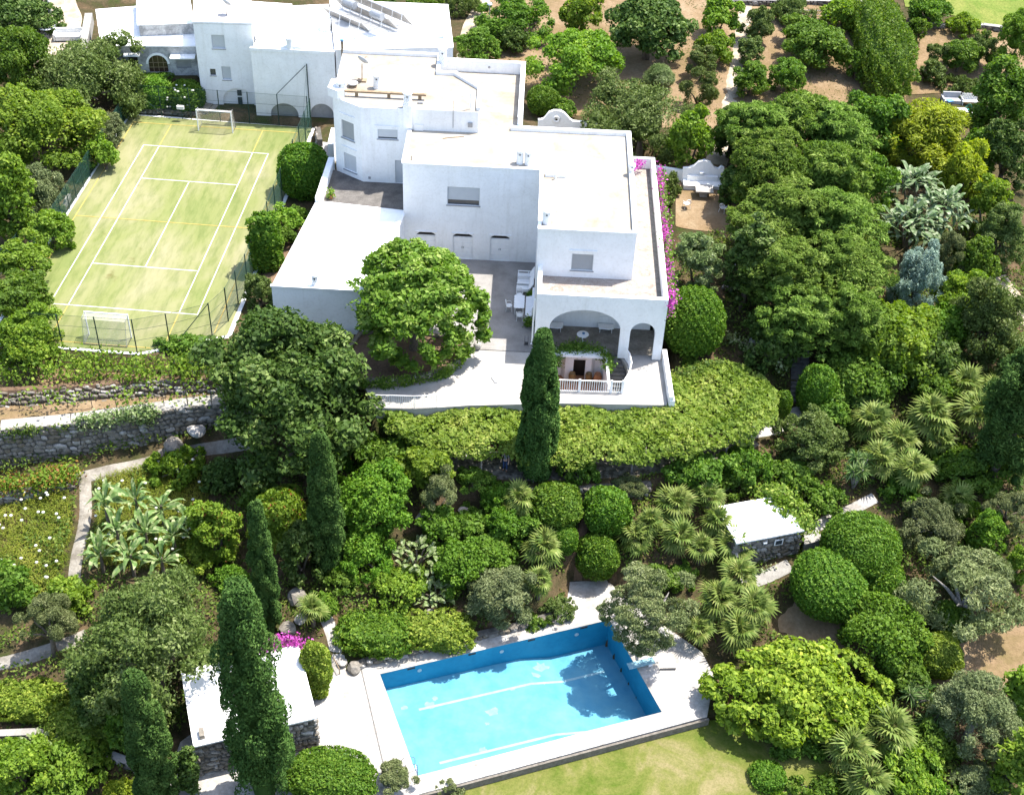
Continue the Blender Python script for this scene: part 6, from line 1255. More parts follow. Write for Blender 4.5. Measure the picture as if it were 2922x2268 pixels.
 ('fern', 3.84, -44.3, -7.51, 1.49, 1.24, 0.61, -8.46, 'fatsia_plant', 'pale ferny plant above the bottom left bushes', 'plant', None),
 ('bright', 6.51, -45.65, -7.47, 2.15, 1.93, 1.0, -8.57, 'shrub', 'light green bush along the bottom left edge', 'shrub', None),
 ('bright', 5.55, -46.81, -8.2, 1.99, 1.15, 0.61, -8.85, 'shrub', 'green bush cut by the bottom edge at the left', 'shrub', None),
 ('yellow', 9.29, -46.24, -8.25, 1.23, 0.85, 0.46, -8.77, 'shrub', 'bright yellow bush cut by the bottom edge left of a cypress', 'shrub', None),
 ('dark', 13.32, -46.36, -5.44, 0.63, 0.63, 2.25, -7.56, 'shrub', 'narrow dark bush between low cypress and pool house', 'shrub', None),
 ('clip', 21.01, -45.17, -6.7, 2.58, 1.73, 0.99, -7.6, 'clipped_shrub', 'large clipped ball at the bottom edge left of the pool', 'shrub', None),
 ('wispg', 24.78, -44.97, -6.88, 1.18, 1.15, 0.67, -7.58, 'shrub', 'thin grey shrub at the near left pool corner', 'shrub', None),
 ('wispg', 27.69, -44.68, -7.79, 1.11, 0.8, 0.47, -8.32, 'shrub', 'thin low shrub on the bottom edge of the lawn', 'shrub', None),
 ('gold2', 48.06, -36.79, -6.17, 6.32, 3.97, 1.87, -7.85, 'clipped_shrub', 'giant yellow green clipped mound right of the pool', 'shrub', None),
 ('clip', 52.6, -26.5, -3.88, 2.39, 2.39, 2.08, -5.95, 'clipped_shrub', 'tall clipped dark dome right of the small stone hut', 'shrub', None),
 ('clip', 50.5, -29.19, -4.58, 2.42, 2.42, 1.92, -6.5, 'clipped_shrub', 'sloping clipped dome left in front of the tall one', 'shrub', None),
 ('clip', 54.14, -28.68, -4.91, 1.43, 1.43, 1.43, -6.4, 'clipped_shrub', 'clipped dome partly hidden between the tall one and the olive', 'shrub', None),
 ('bright2', 53.66, -32.13, -5.3, 2.98, 2.98, 1.68, -7.02, 'clipped_shrub', 'leafy clipped mass in front of the other domes', 'shrub', None),
 ('clipy', 57.27, -33.07, -6.06, 1.38, 1.38, 1.24, -7.17, 'clipped_shrub', 'yellow green clipped ball on dry grass', 'shrub', None),
 ('clip', 58.31, -30.63, -5.57, 1.3, 1.3, 1.17, -6.63, 'clipped_shrub', 'dark clipped ball behind the yellow green one', 'shrub', None),
 ('olive2', 58.64, -29.79, -3.37, 3.78, 3.78, 2.02, -6.48, 'olive_tree', 'large pale olive tree with twisted trunk on dry grass', 'tree', None),
 ('olive', 57.94, -23.59, -3.81, 2.81, 2.81, 1.18, -5.27, 'olive_tree', 'round grey green olive behind the large pale one', 'tree', None),
 ('wispg', 62.79, -22.64, -2.88, 1.43, 1.43, 2.09, -5.16, 'olive_tree', 'pale grey tree on the right edge', 'tree', None),
 ('bright2', 61.44, -24.21, -3.66, 1.31, 1.31, 1.93, -5.6, 'shrub', 'green bush between the two grey trees at the right edge', 'shrub', None),
 ('olive', 58.48, -37.78, -5.26, 2.79, 2.79, 2.25, -7.69, 'olive_tree', 'grey olive bush at the lower right', 'tree', None),
 ('clip', 46.21, -41.82, -7.83, 1.05, 0.97, 0.52, -8.3, 'clipped_shrub', 'small pale clipped ball at the lawn edge', 'shrub', None),
 ('broad', 49.53, -42.31, -8.02, 3.14, 1.1, 0.33, -8.32, 'shrub', 'low leafy bushes along the bottom edge right of the lawn', 'shrub', None),
 ('gold', 54.51, -41.05, -7.02, 2.17, 1.99, 0.98, -8.0, 'shrub', 'yellow green bush at the bottom right of the mound', 'shrub', None),
 ('broad', 56.05, -39.23, -7.06, 2.04, 1.86, 0.88, -7.95, 'shrub', 'mid green bush below the grey olive bush', 'shrub', None),
 ('olive', 58.52, -41.17, -7.42, 1.96, 1.45, 0.7, -8.24, 'olive_tree', 'low grey olive bush cut by the bottom edge', 'tree', None),
 ('gold', 60.04, -41.19, -5.09, 1.17, 1.17, 3.32, -8.18, 'shrub', 'yellow green bush on the lower right edge', 'shrub', None),
 ('bright', 61.38, -36.09, -5.48, 1.05, 1.05, 2.3, -7.65, 'shrub', 'light green bush on the right edge beside the grey olive', 'shrub', None),
 ('gold', 63.44, -25.97, -4.49, 0.94, 0.94, 1.55, -5.99, 'shrub', 'small yellow bush cut by the right edge beside the pale olive', 'shrub', None),
 ('broad', 42.11, -21.64, -2.4, 2.72, 1.89, 0.67, -3.1, 'shrub', 'green bush below the right end of the vine canopy', 'shrub', None),
 ('broad', 45.39, -20.27, -2.66, 2.22, 2.21, 0.77, -3.45, 'shrub', 'green bush left of the small white steps', 'shrub', None),
 ('wispg', 37.26, -23.1, -3.08, 1.61, 1.22, 0.45, -3.49, 'shrub', 'low grey bush on the shaded bank under the vine canopy', 'shrub', None),
 ('gold', 47.82, -23.56, -3.43, 1.45, 1.32, 0.48, -5.07, 'climbing_plant', 'leafy climber along the right side of the small hut roof', 'plant', None),
 ('broad', 48.69, -20.71, -3.42, 1.67, 1.67, 0.91, -4.34, 'shrub', 'shaded bush between dracaena and hut', 'shrub', None),
 ('gold', 46.52, -42.7, -8.13, 0.98, 0.38, 0.21, -8.32, 'shrub', 'tiny bush at the bottom edge beside the pale ball', 'shrub', None),
 ('clip', 22.45, -20.29, -1.17, 2.41, 1.26, 0.43, -1.56, 'hedge', 'dark hedge right below the pale blue terrace railing', 'hedge', None),
 ('bright2', 17.05, -23.18, -3.24, 2.0, 1.75, 0.63, -3.91, 'shrub', 'shaded bush at the right foot of the huge dark tree', 'shrub', None),
 ('broad', 27.05, -24.22, -2.49, 1.59, 1.44, 0.54, -3.08, 'shrub', 'dark bush on the shaded bank left of the terrace cypress', 'shrub', None),
 ('broad', 13.05, -25.81, -4.25, 1.63, 1.63, 0.81, -5.08, 'shrub', 'shaded bush behind the thin ragged cypress', 'shrub', None),
 ('gold', 9.71, -30.48, -5.19, 1.95, 1.85, 0.75, -5.96, 'shrub', 'yellow green bush below the right end of the banana clump', 'shrub', None),
 ('bright2', 18.47, -33.28, -5.94, 1.03, 1.03, 0.57, -6.55, 'shrub', 'small green bush left of the spiky palm', 'shrub', None),
 ('broad', 34.19, -22.5, -2.46, 1.61, 1.48, 0.54, -3.04, 'shrub', 'green bush just below the right part of the vine canopy', 'shrub', None),
 ('bright2', 25.22, -27.31, -4.03, 1.58, 1.58, 1.19, -5.2, 'shrub', 'leafy bush right of the wispy pale bush', 'shrub', None),
 ('bright2', 28.77, -28.76, -4.75, 1.56, 1.56, 1.17, -5.9, 'shrub', 'fresh green bush right above the grey olive ball', 'shrub', None),
 ('broad', 30.77, -27.02, -4.12, 1.23, 1.23, 1.23, -5.33, 'shrub', 'green bush between yellow fan palm and small clipped bush', 'shrub', None),
 ('broad', 44.52, -21.42, -3.66, 2.02, 1.53, 0.55, -4.25, 'shrub', 'leafy bush above the hut roof', 'shrub', None),
 ('broad', 50.4, -21.95, -3.83, 2.04, 2.04, 0.78, -4.63, 'shrub', 'dark bush below the dracaena clump', 'shrub', None),
 ('broad', 56.47, -20.42, -3.74, 2.09, 1.9, 0.64, -4.42, 'shrub', 'leafy bush between the palms and the round olive', 'shrub', None),
 ('bright2', 60.24, -21.62, -4.38, 2.11, 1.63, 0.56, -4.99, 'shrub', 'green bush between the round olive and the right edge tree', 'shrub', None),
 ('dark', 54.38, -14.11, -2.08, 1.77, 1.77, 1.07, -3.14, 'shrub', 'dark bush behind the left palms of the right hand group', 'shrub', None),
 ('broad', 51.9, -15.12, -1.92, 1.55, 1.55, 1.22, -3.11, 'shrub', 'leafy bush above the white path, right of the hedge', 'shrub', None),
 ('broad', 59.47, -12.35, -1.27, 1.81, 1.81, 1.48, -2.7, 'shrub', 'dark leafy bush between the highest palms and the spreading bush', 'shrub', None),
 ('mastic', 64.59, -10.43, -0.13, 1.85, 1.85, 2.43, -2.51, 'shrub', 'grey green bush on the right edge above the dark conifer', 'shrub', None),
 ('gold', 62.39, -4.21, 1.1, 2.33, 2.33, 2.33, -1.21, 'shrub', 'yellow green bush left of the white flecked tree', 'shrub', None),
 ('broad', 46.29, 5.3, 3.93, 1.53, 1.53, 2.89, 1.13, 'shrub', 'green bush at the left side of the middle cedar', 'shrub', None),
 ('broad', 56.09, 7.78, 3.27, 2.49, 2.49, 2.79, 0.47, 'shrub', 'green bush between middle cedar and silvery clumps', 'shrub', None),
 ('broad', 63.84, 0.34, 1.58, 1.98, 1.98, 2.27, -0.66, 'shrub', 'green bush right of the soft grey bush', 'shrub', None),
 ('bright2', 60.36, -6.96, 0.3, 2.28, 2.28, 1.98, -1.68, 'shrub', 'bright bush between spreading bush and white flecked tree', 'shrub', None),
 ('broad', 66.62, 15.54, 2.8, 1.96, 1.96, 2.56, 0.29, 'shrub', 'green bush between the yellow tree and the deep shaded evergreen', 'shrub', None),
 ('broad', -1.03, -34.69, -5.01, 1.61, 1.61, 1.61, -6.45, 'shrub', 'strappy green bush on the left edge below the lily bed', 'shrub', None),
 ('broad', 6.32, -43.94, -7.65, 1.84, 1.18, 0.6, -8.29, 'shrub', 'dark bush in front of the lower left wall', 'shrub', None),
 ('broad', 8.89, -43.31, -5.9, 1.31, 1.31, 2.38, -8.15, 'shrub', 'dark bush left of the low cypress', 'shrub', None),
 ('broad', 48.13, -38.71, -7.52, 3.02, 1.79, 0.89, -8.32, 'shrub', 'shaded lower skirt of leaves under the giant mound', 'shrub', None),
 ('bright2', 55.7, -42.11, -7.62, 2.18, 0.99, 0.5, -8.06, 'shrub', 'green bush on the bottom edge left of the low olive', 'shrub', None),
 ('broad', 54.96, -34.32, -6.33, 1.57, 1.57, 1.15, -7.36, 'shrub', 'green bush between the leafy clipped mass and the dracaena', 'shrub', None),
 ('mastic', 33.29, -30.94, -6.98, 1.39, 1.29, 0.58, -7.5, 'shrub', 'small grey green bush on the curved deck edge behind the pool', 'shrub', None),
 ('broad', 31.7, -32.04, -7.28, 1.56, 0.76, 0.35, -7.59, 'shrub', 'low growth spilling over the stone edging right of the olive ball', 'shrub', None),
 ('broad', 39.56, -28.63, -5.83, 1.76, 1.35, 0.57, -6.44, 'shrub', 'green bush behind the pool corner olive', 'shrub', None),
 ('dark', 47.47, -10.52, 0.88, 2.15, 2.15, 2.45, -1.42, 'shrub', 'dark shaded bush under the nearest cedar left of the steps', 'shrub', None),
 ('broad', 41.11, -28.36, -5.94, 1.41, 1.36, 0.57, -6.45, 'shrub', 'green bush between the pool corner olive and the palms', 'shrub', None),
 ('cedar', 46.84, 12.32, 5.76, 3.4, 3.4, 2.5, 1.31, 'cedar_tree', 'feathery evergreen of the dense belt right of the villa, far left one', 'tree', 'evergreen belt'),
 ('cedar', 50.67, 15.23, 5.31, 3.74, 3.74, 2.17, 1.15, 'cedar_tree', 'feathery evergreen of the dense belt right of the villa, far middle one', 'tree', 'evergreen belt'),
 ('cedar', 54.32, 12.63, 5.44, 3.45, 3.45, 2.54, 0.95, 'cedar_tree', 'feathery evergreen of the dense belt right of the villa, far right one', 'tree', 'evergreen belt'),
 ('cedar', 47.6, 6.11, 5.5, 3.68, 3.68, 2.48, 1.06, 'cedar_tree', 'feathery evergreen of the dense belt right of the villa, second row left one', 'tree', 'evergreen belt'),
 ('cedar', 52.12, 6.32, 5.31, 4.14, 4.14, 2.63, 0.74, 'cedar_tree', 'feathery evergreen of the dense belt right of the villa, second row right one', 'tree', 'evergreen belt'),
 ('cedar', 47.86, -0.78, 5.19, 3.89, 3.89, 2.74, 0.53, 'cedar_tree', 'feathery evergreen of the dense belt right of the villa, third row left one', 'tree', 'evergreen belt'),
 ('cedar', 52.55, -0.27, 5.06, 3.94, 3.94, 2.78, 0.36, 'cedar_tree', 'feathery evergreen of the dense belt right of the villa, third row right one', 'tree', 'evergreen belt'),
 ('cedar', 48.2, -6.67, 4.48, 3.53, 3.53, 2.67, -0.12, 'cedar_tree', 'feathery evergreen of the dense belt right of the villa, fourth row left one', 'tree', 'evergreen belt'),
 ('cedar', 52.81, -5.77, 4.07, 3.59, 3.59, 2.73, -0.58, 'cedar_tree', 'feathery evergreen of the dense belt right of the villa, fourth row right one', 'tree', 'evergreen belt'),
 ('cedar', 49.54, -10.04, 2.82, 3.47, 3.47, 2.58, -1.7, 'cedar_tree', 'feathery evergreen of the dense belt right of the villa, nearest left one', 'tree', 'evergreen belt'),
 ('cedar', 53.27, -9.75, 2.75, 2.93, 2.93, 2.62, -1.8, 'cedar_tree', 'feathery evergreen of the dense belt right of the villa, nearest right one', 'tree', 'evergreen belt')]
PLANTS += [('hedged',60.9,34.6,3.7,2.3,8.4,2.5,1.6,'hedge','long tall clipped hedge row running through the orchard','hedge',None)]
for i, row in enumerate(PLANTS): plant(i, *row)

# ---- cypresses: dense upright sprays on a spindle
def cypress_mesh(h, r, seed, rag=.0):
    rg = np.random.default_rng(seed); K = int(26*h*r/4)+40; zz = rg.uniform(.03,.97,K)**.9
    prof = lambda t: np.clip(np.sin(np.pi*np.clip(t*.80+.13,0,1))**.62*(1.04-.38*t), .05, 1.2)
    a = rg.uniform(0, 2*np.pi, K); pr = prof(zz)*r; lr = np.clip(.33*r*rg.uniform(.6,1.35,K), .18, .6)
    out = rg.uniform(.84,1.08,K)*(1+rag*(rg.random(K) < .12)); C_ = np.stack([np.cos(a)*(pr-lr*.5)*out, np.sin(a)*(pr-lr*.5)*out, zz*h], 1)
    if rag > .4:
        q = 16; zs = rg.uniform(.22,.52,q); ag = -.55-1.3*3+rg.uniform(-.35,.35,q); e = rg.uniform(.75,1.35,q)*r*(1-np.abs(zs-.36)*1.2); C_ = np.concatenate([C_, np.stack([np.cos(ag)*e, np.sin(ag)*e, zs*h], 1)]); lr = np.concatenate([lr, rg.uniform(.42,.62,q)]); a = np.concatenate([a, ag]); K += q
    n = int(2.3*2*np.pi*r*h*.8/(.13*.13*.45*.5)); n = min(n, 44000); i = rg.choice(K, n, p=lr**2/(lr**2).sum())
    o = np.stack([np.cos(a), np.sin(a), np.full(K,.35)], 1); dd = unit(rdir(rg, n)+o[i]*.8); P = C_[i]+dd*lr[i][:,None]*np.array([1,1,1.9])*(1-rg.random(n)[:,None]**2*.3)
    P[:,2] = np.clip(P[:,2], .05, h*1.01); lim = prof(P[:,2]/h)*r*1.2+.05; rad = np.hypot(P[:,0], P[:,1]); k = np.where(rad > lim*(1+rag*.9), lim*(1+rag*.9)/np.maximum(rad,1e-6), 1); P[:,0] *= k; P[:,1] *= k
    V = leaves(rg, P, unit(dd+np.array([0,0,.2])),   .19, .42, .8, unit(dd*.6+np.array([0,0,1.1])))
    tone = rg.random(K); cv = []; cf = []; ng = 10; nzz = 16
    for j in range(nzz+1):
        for q in range(ng): t = j/nzz; w = float(prof(np.array(t)))*r*.64; cv.append((math.cos(6.283*q/ng)*w, math.sin(6.283*q/ng)*w, .03+t*h*.97))
    for j in range(nzz):
        for q in range(ng): b, e = j*ng+q, j*ng+(q+1) % ng; cf += [(b,e,e+ng),(b,e+ng,b+ng)]
    return quad_mesh('cypress_crown', 'lf_cypress', V, np.clip(rg.random(n)*.55+tone[i]*.45,0,1), (np.array(cv), np.array(cf)))
CYP = [(31.04, -22.98, -3.0, 12.01, 1.33, 0.0, 'tall dark cypress standing before the front terrace'), (18.29, -30.17, -5.92, 11.78, 1.09, 0.0, 'tall cypress left of the vivid green bushes'), (15.38, -34.97, -6.83, 11.29, 0.81, 0.15, 'thin ragged cypress between silvery tree and rocks'), (17.44, -46.02, -7.58, 17.22, 1.61, 0.45, 'largest ragged cypress standing before the pool house'), (11.86, -47.26, -8.87, 12.6, 1.24, 0.1, 'cypress at the bottom left before the silvery tree')]
for i, (x, y, z, h, r, rag, label) in enumerate(CYP):
    o = empty('cypress_tree', (x, y, z), i*1.3, label, 'tree', 'columnar cypresses'); MB().tube([(0,0,-.3),(0,0,h*.5),(0,0,h*.9)], [.2,.13,.04], 8).build('trunk', 'bark', o); link('crown', cypress_mesh(h, r, 70+i, rag), o)
# ---- fan palms: each frond a pleated fan of its own
def frond(seed):
    rs = random.Random(seed); m = MB(); m.tube([(0,0,0),(.5,0,.06)], [.022,.014], 4); n = 13
    for k in range(n):
        a = (k-(n-1)/2)/((n-1)/2)*1.75; l = .62*(1-.10*abs(a)/1.75)*rs.uniform(.75,1.12); d = Vector((math.cos(a),math.sin(a),0)); q = Vector((-d.y,d.x,0)); c = Vector((.5,0,.06)); dr = -.22*l-.05*rs.random()
        m.add([c, c+d*l*.55+q*.045+Vector((0,0,.05)), c+d*l+Vector((0,0,dr)), c+d*l*.55-q*.045+Vector((0,0,.01))], [(0,1,2,3)])
    me = m.mesh('frond', 'lf_palm'); a = me.attributes.new('rnd','FLOAT','FACE'); b = rs.random()*.4; a.data.foreach_set('value', [min(1, b+rs.random()*.6) for _ in me.polygons]); return me
FR = [frond(s) for s in range(6)]
PALM_LAB = ['yellowish fan palm left of the round clipped bushes', 'fan palm above the grey olive ball', 'fan palm between the olive ball and the pool corner path', 'upper fan palm of the group left of the hut, beside the top one', 'fan palm at the upper left of the group left of the hut', 'topmost fan palm touching the hut roof corner', 'leftmost fan palm of the group left of the hut', 'fan palm in the middle of the group left of the hut', 'fan palm overlapping the left edge of the hut roof', 'fan palm directly before the hut front wall', 'fan palm at the lower middle of the group left of the hut', 'fan palm beside the concrete slab path', 'fan palm right of the pool corner olive', 'fan palm above the mound, right of its neighbour', 'small fan palm on the deck edge right of the pool', 'lowest fan palm just above the giant mound', 'fan palm just right of the white path bush', 'round fan palm left of the dark conifer', 'biggest fan palm next to the dark conifer', 'highest fan palm of the right hand group', 'fan palm half behind the dark conifer, top right', 'fan palm in the middle left of the right hand group', 'fan palm beside the dracaena clump', 'lowest fan palm of the right hand group', 'small fan palm in the gap between two round ones', 'fan palm at the lower edge of the giant mound', 'fan palm right of the giant mound', 'fan palm cut by the bottom edge below the mound', 'fan palm behind the round grey green olive', 'spiky yellow green palm above the pool house']
for i, ((x, y, zg, zc, r), lab) in enumerate(zip([
 (30.14, -25.43, -4.66, -2.84, 1.27),
 (32.09, -28.23, -5.81, -4.38, 1.46),
 (31.96, -30.66, -6.65, -4.88, 1.14),
 (40.6, -24.24, -4.82, -3.39, 1.42),
 (38.93, -25.68, -5.16, -3.91, 1.25),
 (42.8, -23.44, -4.54, -3.23, 1.12),
 (38.06, -26.53, -5.6, -4.56, 1.25),
 (40.95, -26.6, -5.65, -4.16, 1.33),
 (43.43, -25.29, -5.39, -3.88, 1.34),
 (44.54, -26.52, -5.95, -4.48, 1.5),
 (42.36, -27.06, -5.91, -4.4, 1.17),
 (44.77, -28.97, -6.44, -4.83, 1.47),
 (43.4, -30.7, -6.97, -5.31, 1.53),
 (45.58, -31.3, -7.07, -5.16, 1.45),
 (42.26, -32.47, -7.6, -6.25, 1.1),
 (44.73, -32.64, -7.4, -5.97, 1.52),
 (54.26, -16.08, -3.5, -1.85, 1.62),
 (58.47, -15.51, -3.35, -1.25, 1.82),
 (61.89, -14.92, -3.48, -1.4, 1.93),
 (61.35, -12.08, -2.64, -1.11, 1.79),
 (63.19, -12.18, -2.8, -1.16, 1.44),
 (56.09, -17.49, -3.75, -2.18, 1.53),
 (54.44, -19.34, -4.04, -2.43, 1.42),
 (56.69, -20.15, -4.4, -2.32, 1.51),
 (59.14, -16.94, -3.76, -2.34, 1.21),
 (50.84, -40.49, -8.08, -6.63, 1.61),
 (53.28, -39.16, -7.87, -6.3, 1.71),
 (51.83, -42.02, -8.22, -7.07, 1.46),
 (59.83, -21.34, -4.91, -3.71, 1.35),
 (17.99, -34.39, -6.69, -5.08, 1.12)], PALM_LAB)):
    rs = random.Random(900+i); o = empty('fan_palm', (x, y, zg), 0, lab, 'palm', 'fan palms'); ht = zc-zg
    MB().tube([(0,0,-.2),(.03,.02,ht*.5),(0,0,ht)], [.16,.14,.12], 8).build('trunk', 'bark', o); n = 26 if r > 1.2 else 20
    for k in range(n):
        el = 1.25-2.0*(k/n)**1.15; a = k*2.39996+rs.uniform(-.25,.25); s = r/1.02*rs.uniform(.75,1.15)
        link('frond', rs.choice(FR), o, (0,0,ht), (rs.uniform(-.45,.45), -el+rs.uniform(-.2,.2), a), (s,s,s))
# ---- dracaena: rosettes of sword leaves
def rosette_mesh(L, n, seed, w=.05):
    rg = np.random.default_rng(seed); d = unit(rg.normal(size=(n,3))+np.array([0,0,.45])); t = unit(np.cross(d, rg.normal(size=(n,3)))); l = L*rg.uniform(.75,1.1,(n,1)); tip = d*l-np.array([0,0,1])*l*l*.22
    V = np.stack([d*.03, d*l*.5+t*w, tip, d*l*.5-t*w], 1); return quad_mesh('rosette', 'lf_drac', V, rg.random(n))
DR = [rosette_mesh(.85, 46, s) for s in range(3)]
for x, y, zt, n, lab in [(53.04, -20.25, -1.72, 9, 'dark dracaena clump with sword leaves beside the right hand palms'), (55.58, -35.99, -5.93, 4, 'pale dracaena between the giant mound and the grey olive bush'), (56.1, -37.72, -6.42, 3, 'small dracaena below the pale one')]:
    zg = float(H(x, y)); o = empty('dracaena_plant', (x, y, zg), 0, lab, 'plant', 'dracaenas'); rs = random.Random(int(x*7)); hh = zt-zg
    m = MB()
    for k in range(n):
        a = 6.28*k/n+rs.random(); q = (math.cos(a)*rs.uniform(.2,1.0), math.sin(a)*rs.uniform(.2,1.0), hh*rs.uniform(.55,1.0)); m.tube([(0,0,-.1),(q[0]*.4,q[1]*.4,q[2]*.5),q], [.09,.07,.05], 6); link('rosette', rs.choice(DR), o, q, (0,0,a), (1,1,1))
    m.build('trunk', 'bark_grey', o)
# ---- banana plants
for i, (x, y, hh, lab) in enumerate([(3.36, -28.61, 2.2, 'banana plant at the upper left of the clump'), (5.23, -28.07, 2.4, 'banana plant at the top middle of the clump'), (6.86, -28.03, 2.0, 'banana plant at the upper right of the clump'), (4.66, -30.49, 2.3, 'banana plant at the left of the clump'), (6.41, -30.22, 2.4, 'banana plant in the centre of the clump'), (8.17, -30.12, 2.0, 'banana plant at the right of the clump'), (4.0, -32.08, 1.9, 'banana plant at the lower left of the clump'), (5.97, -32.06, 2.0, 'banana plant at the lower middle of the clump'), (7.86, -31.88, 1.8, 'banana plant at the lower right of the clump'), (8.98, -28.59, 1.7, 'small pale banana plant apart on the right of the clump')]):
    zg = float(H(x, y)); o = empty('banana_plant', (x, y, zg), 0, lab, 'plant', 'banana plants'); rs = random.Random(300+i); MB().tube([(0,0,-.2),(0,0,hh*.6),(.03,0,hh)], [.14,.11,.07], 8).build('stem', 'bark', o)
    for k in range(17): s = rs.uniform(.6,1.1); link('leaf', rs.choice(PAD['banana']), o, (0,0,hh*rs.uniform(.7,1.0)), (rs.uniform(-.7,.7), -rs.uniform(.05,1.3), k*2.4+rs.uniform(-.3,.3)), (s,s,s))
# ---- vine canopy over the lower path
cn = [(20.6,-20.75),(22.6,-20.5),(26.3,-19.7),(32.4,-18.8),(38.9,-17.95),(39.95,-17.6),(40.2,-13.9),(42.3,-12.5),(44.5,-12.2),(46.6,-13.2),(47.7,-15.6),(47.4,-17.6),(46.0,-19.4),(43,-21.2),(40,-22.4),(36.5,-23.2),(33,-23.9),(30.6,-23.9),(29.4,-23.55),(28,-23.6),(26,-23.9),(24,-23.4),(21,-22.2)]
pg = empty('vine_canopy', (33,-20.5,-3), 0, 'long yellow green vine canopy below the front terrace', 'pergola'); rg = np.random.default_rng(5)
X, Y = rg.uniform(20,48,90000), rg.uniform(-25.5,-12,90000); sd = poly_sd(X, Y, cn); k = sd > -.05+.18*np.sin(X*2.1)*np.cos(Y*1.7); X, Y, sd = X[k], Y[k], sd[k]
k = (np.sin(X*1.7+2*np.sin(Y*.8))+np.cos(Y*2.3-X*.9)+rg.normal(size=len(X))*.4) > -1.55; X, Y, sd = X[k], Y[k], sd[k]
Z = -.30+.20*np.sin(X*.9+Y*.5)+.07*np.sin(X*2.3-Y*1.9)+.06*np.sin(X*5+Y*4)-np.where(Y > -20.6+.06*(X-30), .1, 1.0)*np.clip(.9-sd,0,2)**2*.6-rg.random(len(X))**2*.5
P = np.stack([X-33, Y+20.5, Z+3], 1); Nn = np.stack([.25*np.sin(X*2.3+2), .25*np.cos(Y*2.1)-np.clip(.9-sd,0,1)*.6, np.ones(len(X))], 1)
link('foliage', quad_mesh('canopy', 'lf_vine', leaves(rg, P, unit(Nn), .25, .75, .7), np.clip(rg.random(len(X))*.6+.25+.14*np.sin(X*.8+1.3*np.sin(Y*.9))+.10*np.sin(X*2.1-Y*1.7), 0, 1)), pg)
for x, y in [(27,-20.6),(30.5,-20),(34,-19.6),(37.5,-19.1),(27.5,-23.6),(31,-23.6),(34.2,-22.7),(37.6,-21.9),(41,-21.3),(44,-20),(42,-14.5),(45.5,-15)]:
    MB().tube([(x-33,y+20.5,-.2),(x-33,y+20.5,2.1)], .06, 8).build('post', 'bark_grey', pg)
for a, b in [((26,-23.6),(44,-20.2)), ((26,-20.6),(39.5,-18.7)), ((40.6,-14.5),(46.5,-15.2))]: MB().tube([(a[0]-33,a[1]+20.5,2.05),(b[0]-33,b[1]+20.5,2.05)], .04, 6).build('beam', 'bark_grey', pg)
for q in range(9):
    y0 = -20.2-q*.02; x = 26.5+q*1.7; MB().tube([(x-33,-23.9+20.5+q*.22,2.12),(x-33,-19.8+20.5+q*.16,2.12)], .03, 5).build('rafter', 'bark_grey', pg)
# ---- climbers, hanging plants and low growth: leafy strips along a line
def leafy(name, label, cat, mat, pts, half, n, size, seed, drop=.0, asp=.6, up=.4, group=None, stem=True):
    rg = np.random.default_rng(seed); pts = np.array(pts, float); o0 = pts[0].copy(); o = empty(name, tuple(o0), 0, label, cat, group); seg = np.linalg.norm(np.diff(pts, axis=0), axis=1); cum = np.concatenate([[0], np.cumsum(seg)])
    cl = rg.uniform(0, cum[-1], max(6, int(cum[-1]*2.2))); s = np.clip(rg.choice(cl, n)+rg.normal(size=n)*.35, 0, cum[-1]); B = np.stack([np.interp(s, cum, pts[:,k]) for k in range(3)], 1)
    P = B+rg.normal(size=(n,3))*np.array(half)*.5; P[:,2] -= rg.random(n)**2*drop*(.6+.4*np.sin(s*1.7)); N = unit(P-B+np.array([0,-.25,up])); link('foliage', quad_mesh(name+'_leaves', mat, leaves(rg, P-o0, N, size, asp, .6), rg.random(n)), o)
    if stem: MB().tube([tuple(p-o0) for p in pts], .03, 5).build('stem', 'bark', o, True)
    return o
w0 = [VW(9.3,v) for v in (15,10,6,2,-1,-3.2)]
leafy('bougainvillea', 'magenta bougainvillea climbing the right wall of the villa', 'climber', 'lf_pink', [(x+.2,y,5.0-.45*abs(math.sin(k*1.3))) for k, (x,y,z) in enumerate(w0)], (.4,.9,.6), 3000, .17, 1, 1.5)
leafy('bougainvillea_leaves', 'green leaves of the climber below the magenta blossom', 'climber', 'lf_broad', [(x+.3,y,4.0) for (x,y,z) in w0], (.5,1.0,1.5), 5200, .2, 2, 1.2)
leafy('bougainvillea', 'small magenta bougainvillea on the back of the pool house roof', 'climber', 'lf_pink', [(15.6,-38.6,-4.1),(17.0,-37.8,-4.0),(18.4,-37.7,-4.5)], (.5,.4,.5), 900, .16, 3, .5)
leafy('bougainvillea', 'bit of magenta blossom at the back corner of the villa terrace', 'climber', 'lf_pink', [VW(7.4,14.6,5.2),VW(8.0,15.4,5.3)], (.4,.3,.3), 260, .15, 4, .3)
leafy('ivy_garland', 'dark vine garland hanging over the sunken stair court', 'climber', 'lf_broad', [VW(1.6,-4.2,-.2),VW(1.9,-3.1,.25),VW(3.3,-2.85,.3),VW(4.8,-2.95,.25),VW(5.4,-3.6,.2),VW(5.5,-4.6,.1)], (.45,.55,.4), 3200, .16, 5, .5)
leafy('ivy', 'ivy clothing the curved wall of the raised bed', 'climber', 'lf_broad', [(25.35,-13.8,.35),(25.2,-15.5,.4),(24.4,-16.8,.4),(23,-17.6,.4),(20.6,-18.45,.4),(18.8,-18.7,.4)], (.22,.22,.5), 4200, .15, 6, .2)
leafy('trailing_plant', 'green plant trailing over the top of the long stone wall', 'climber', 'lf_pale', [(.2,-22.95,-1.25),(1.6,-22.45,-1.2),(3.2,-21.9,-1.2),(4.9,-21.35,-1.2)], (.5,.45,.5), 3000, .2, 7, 1.0)
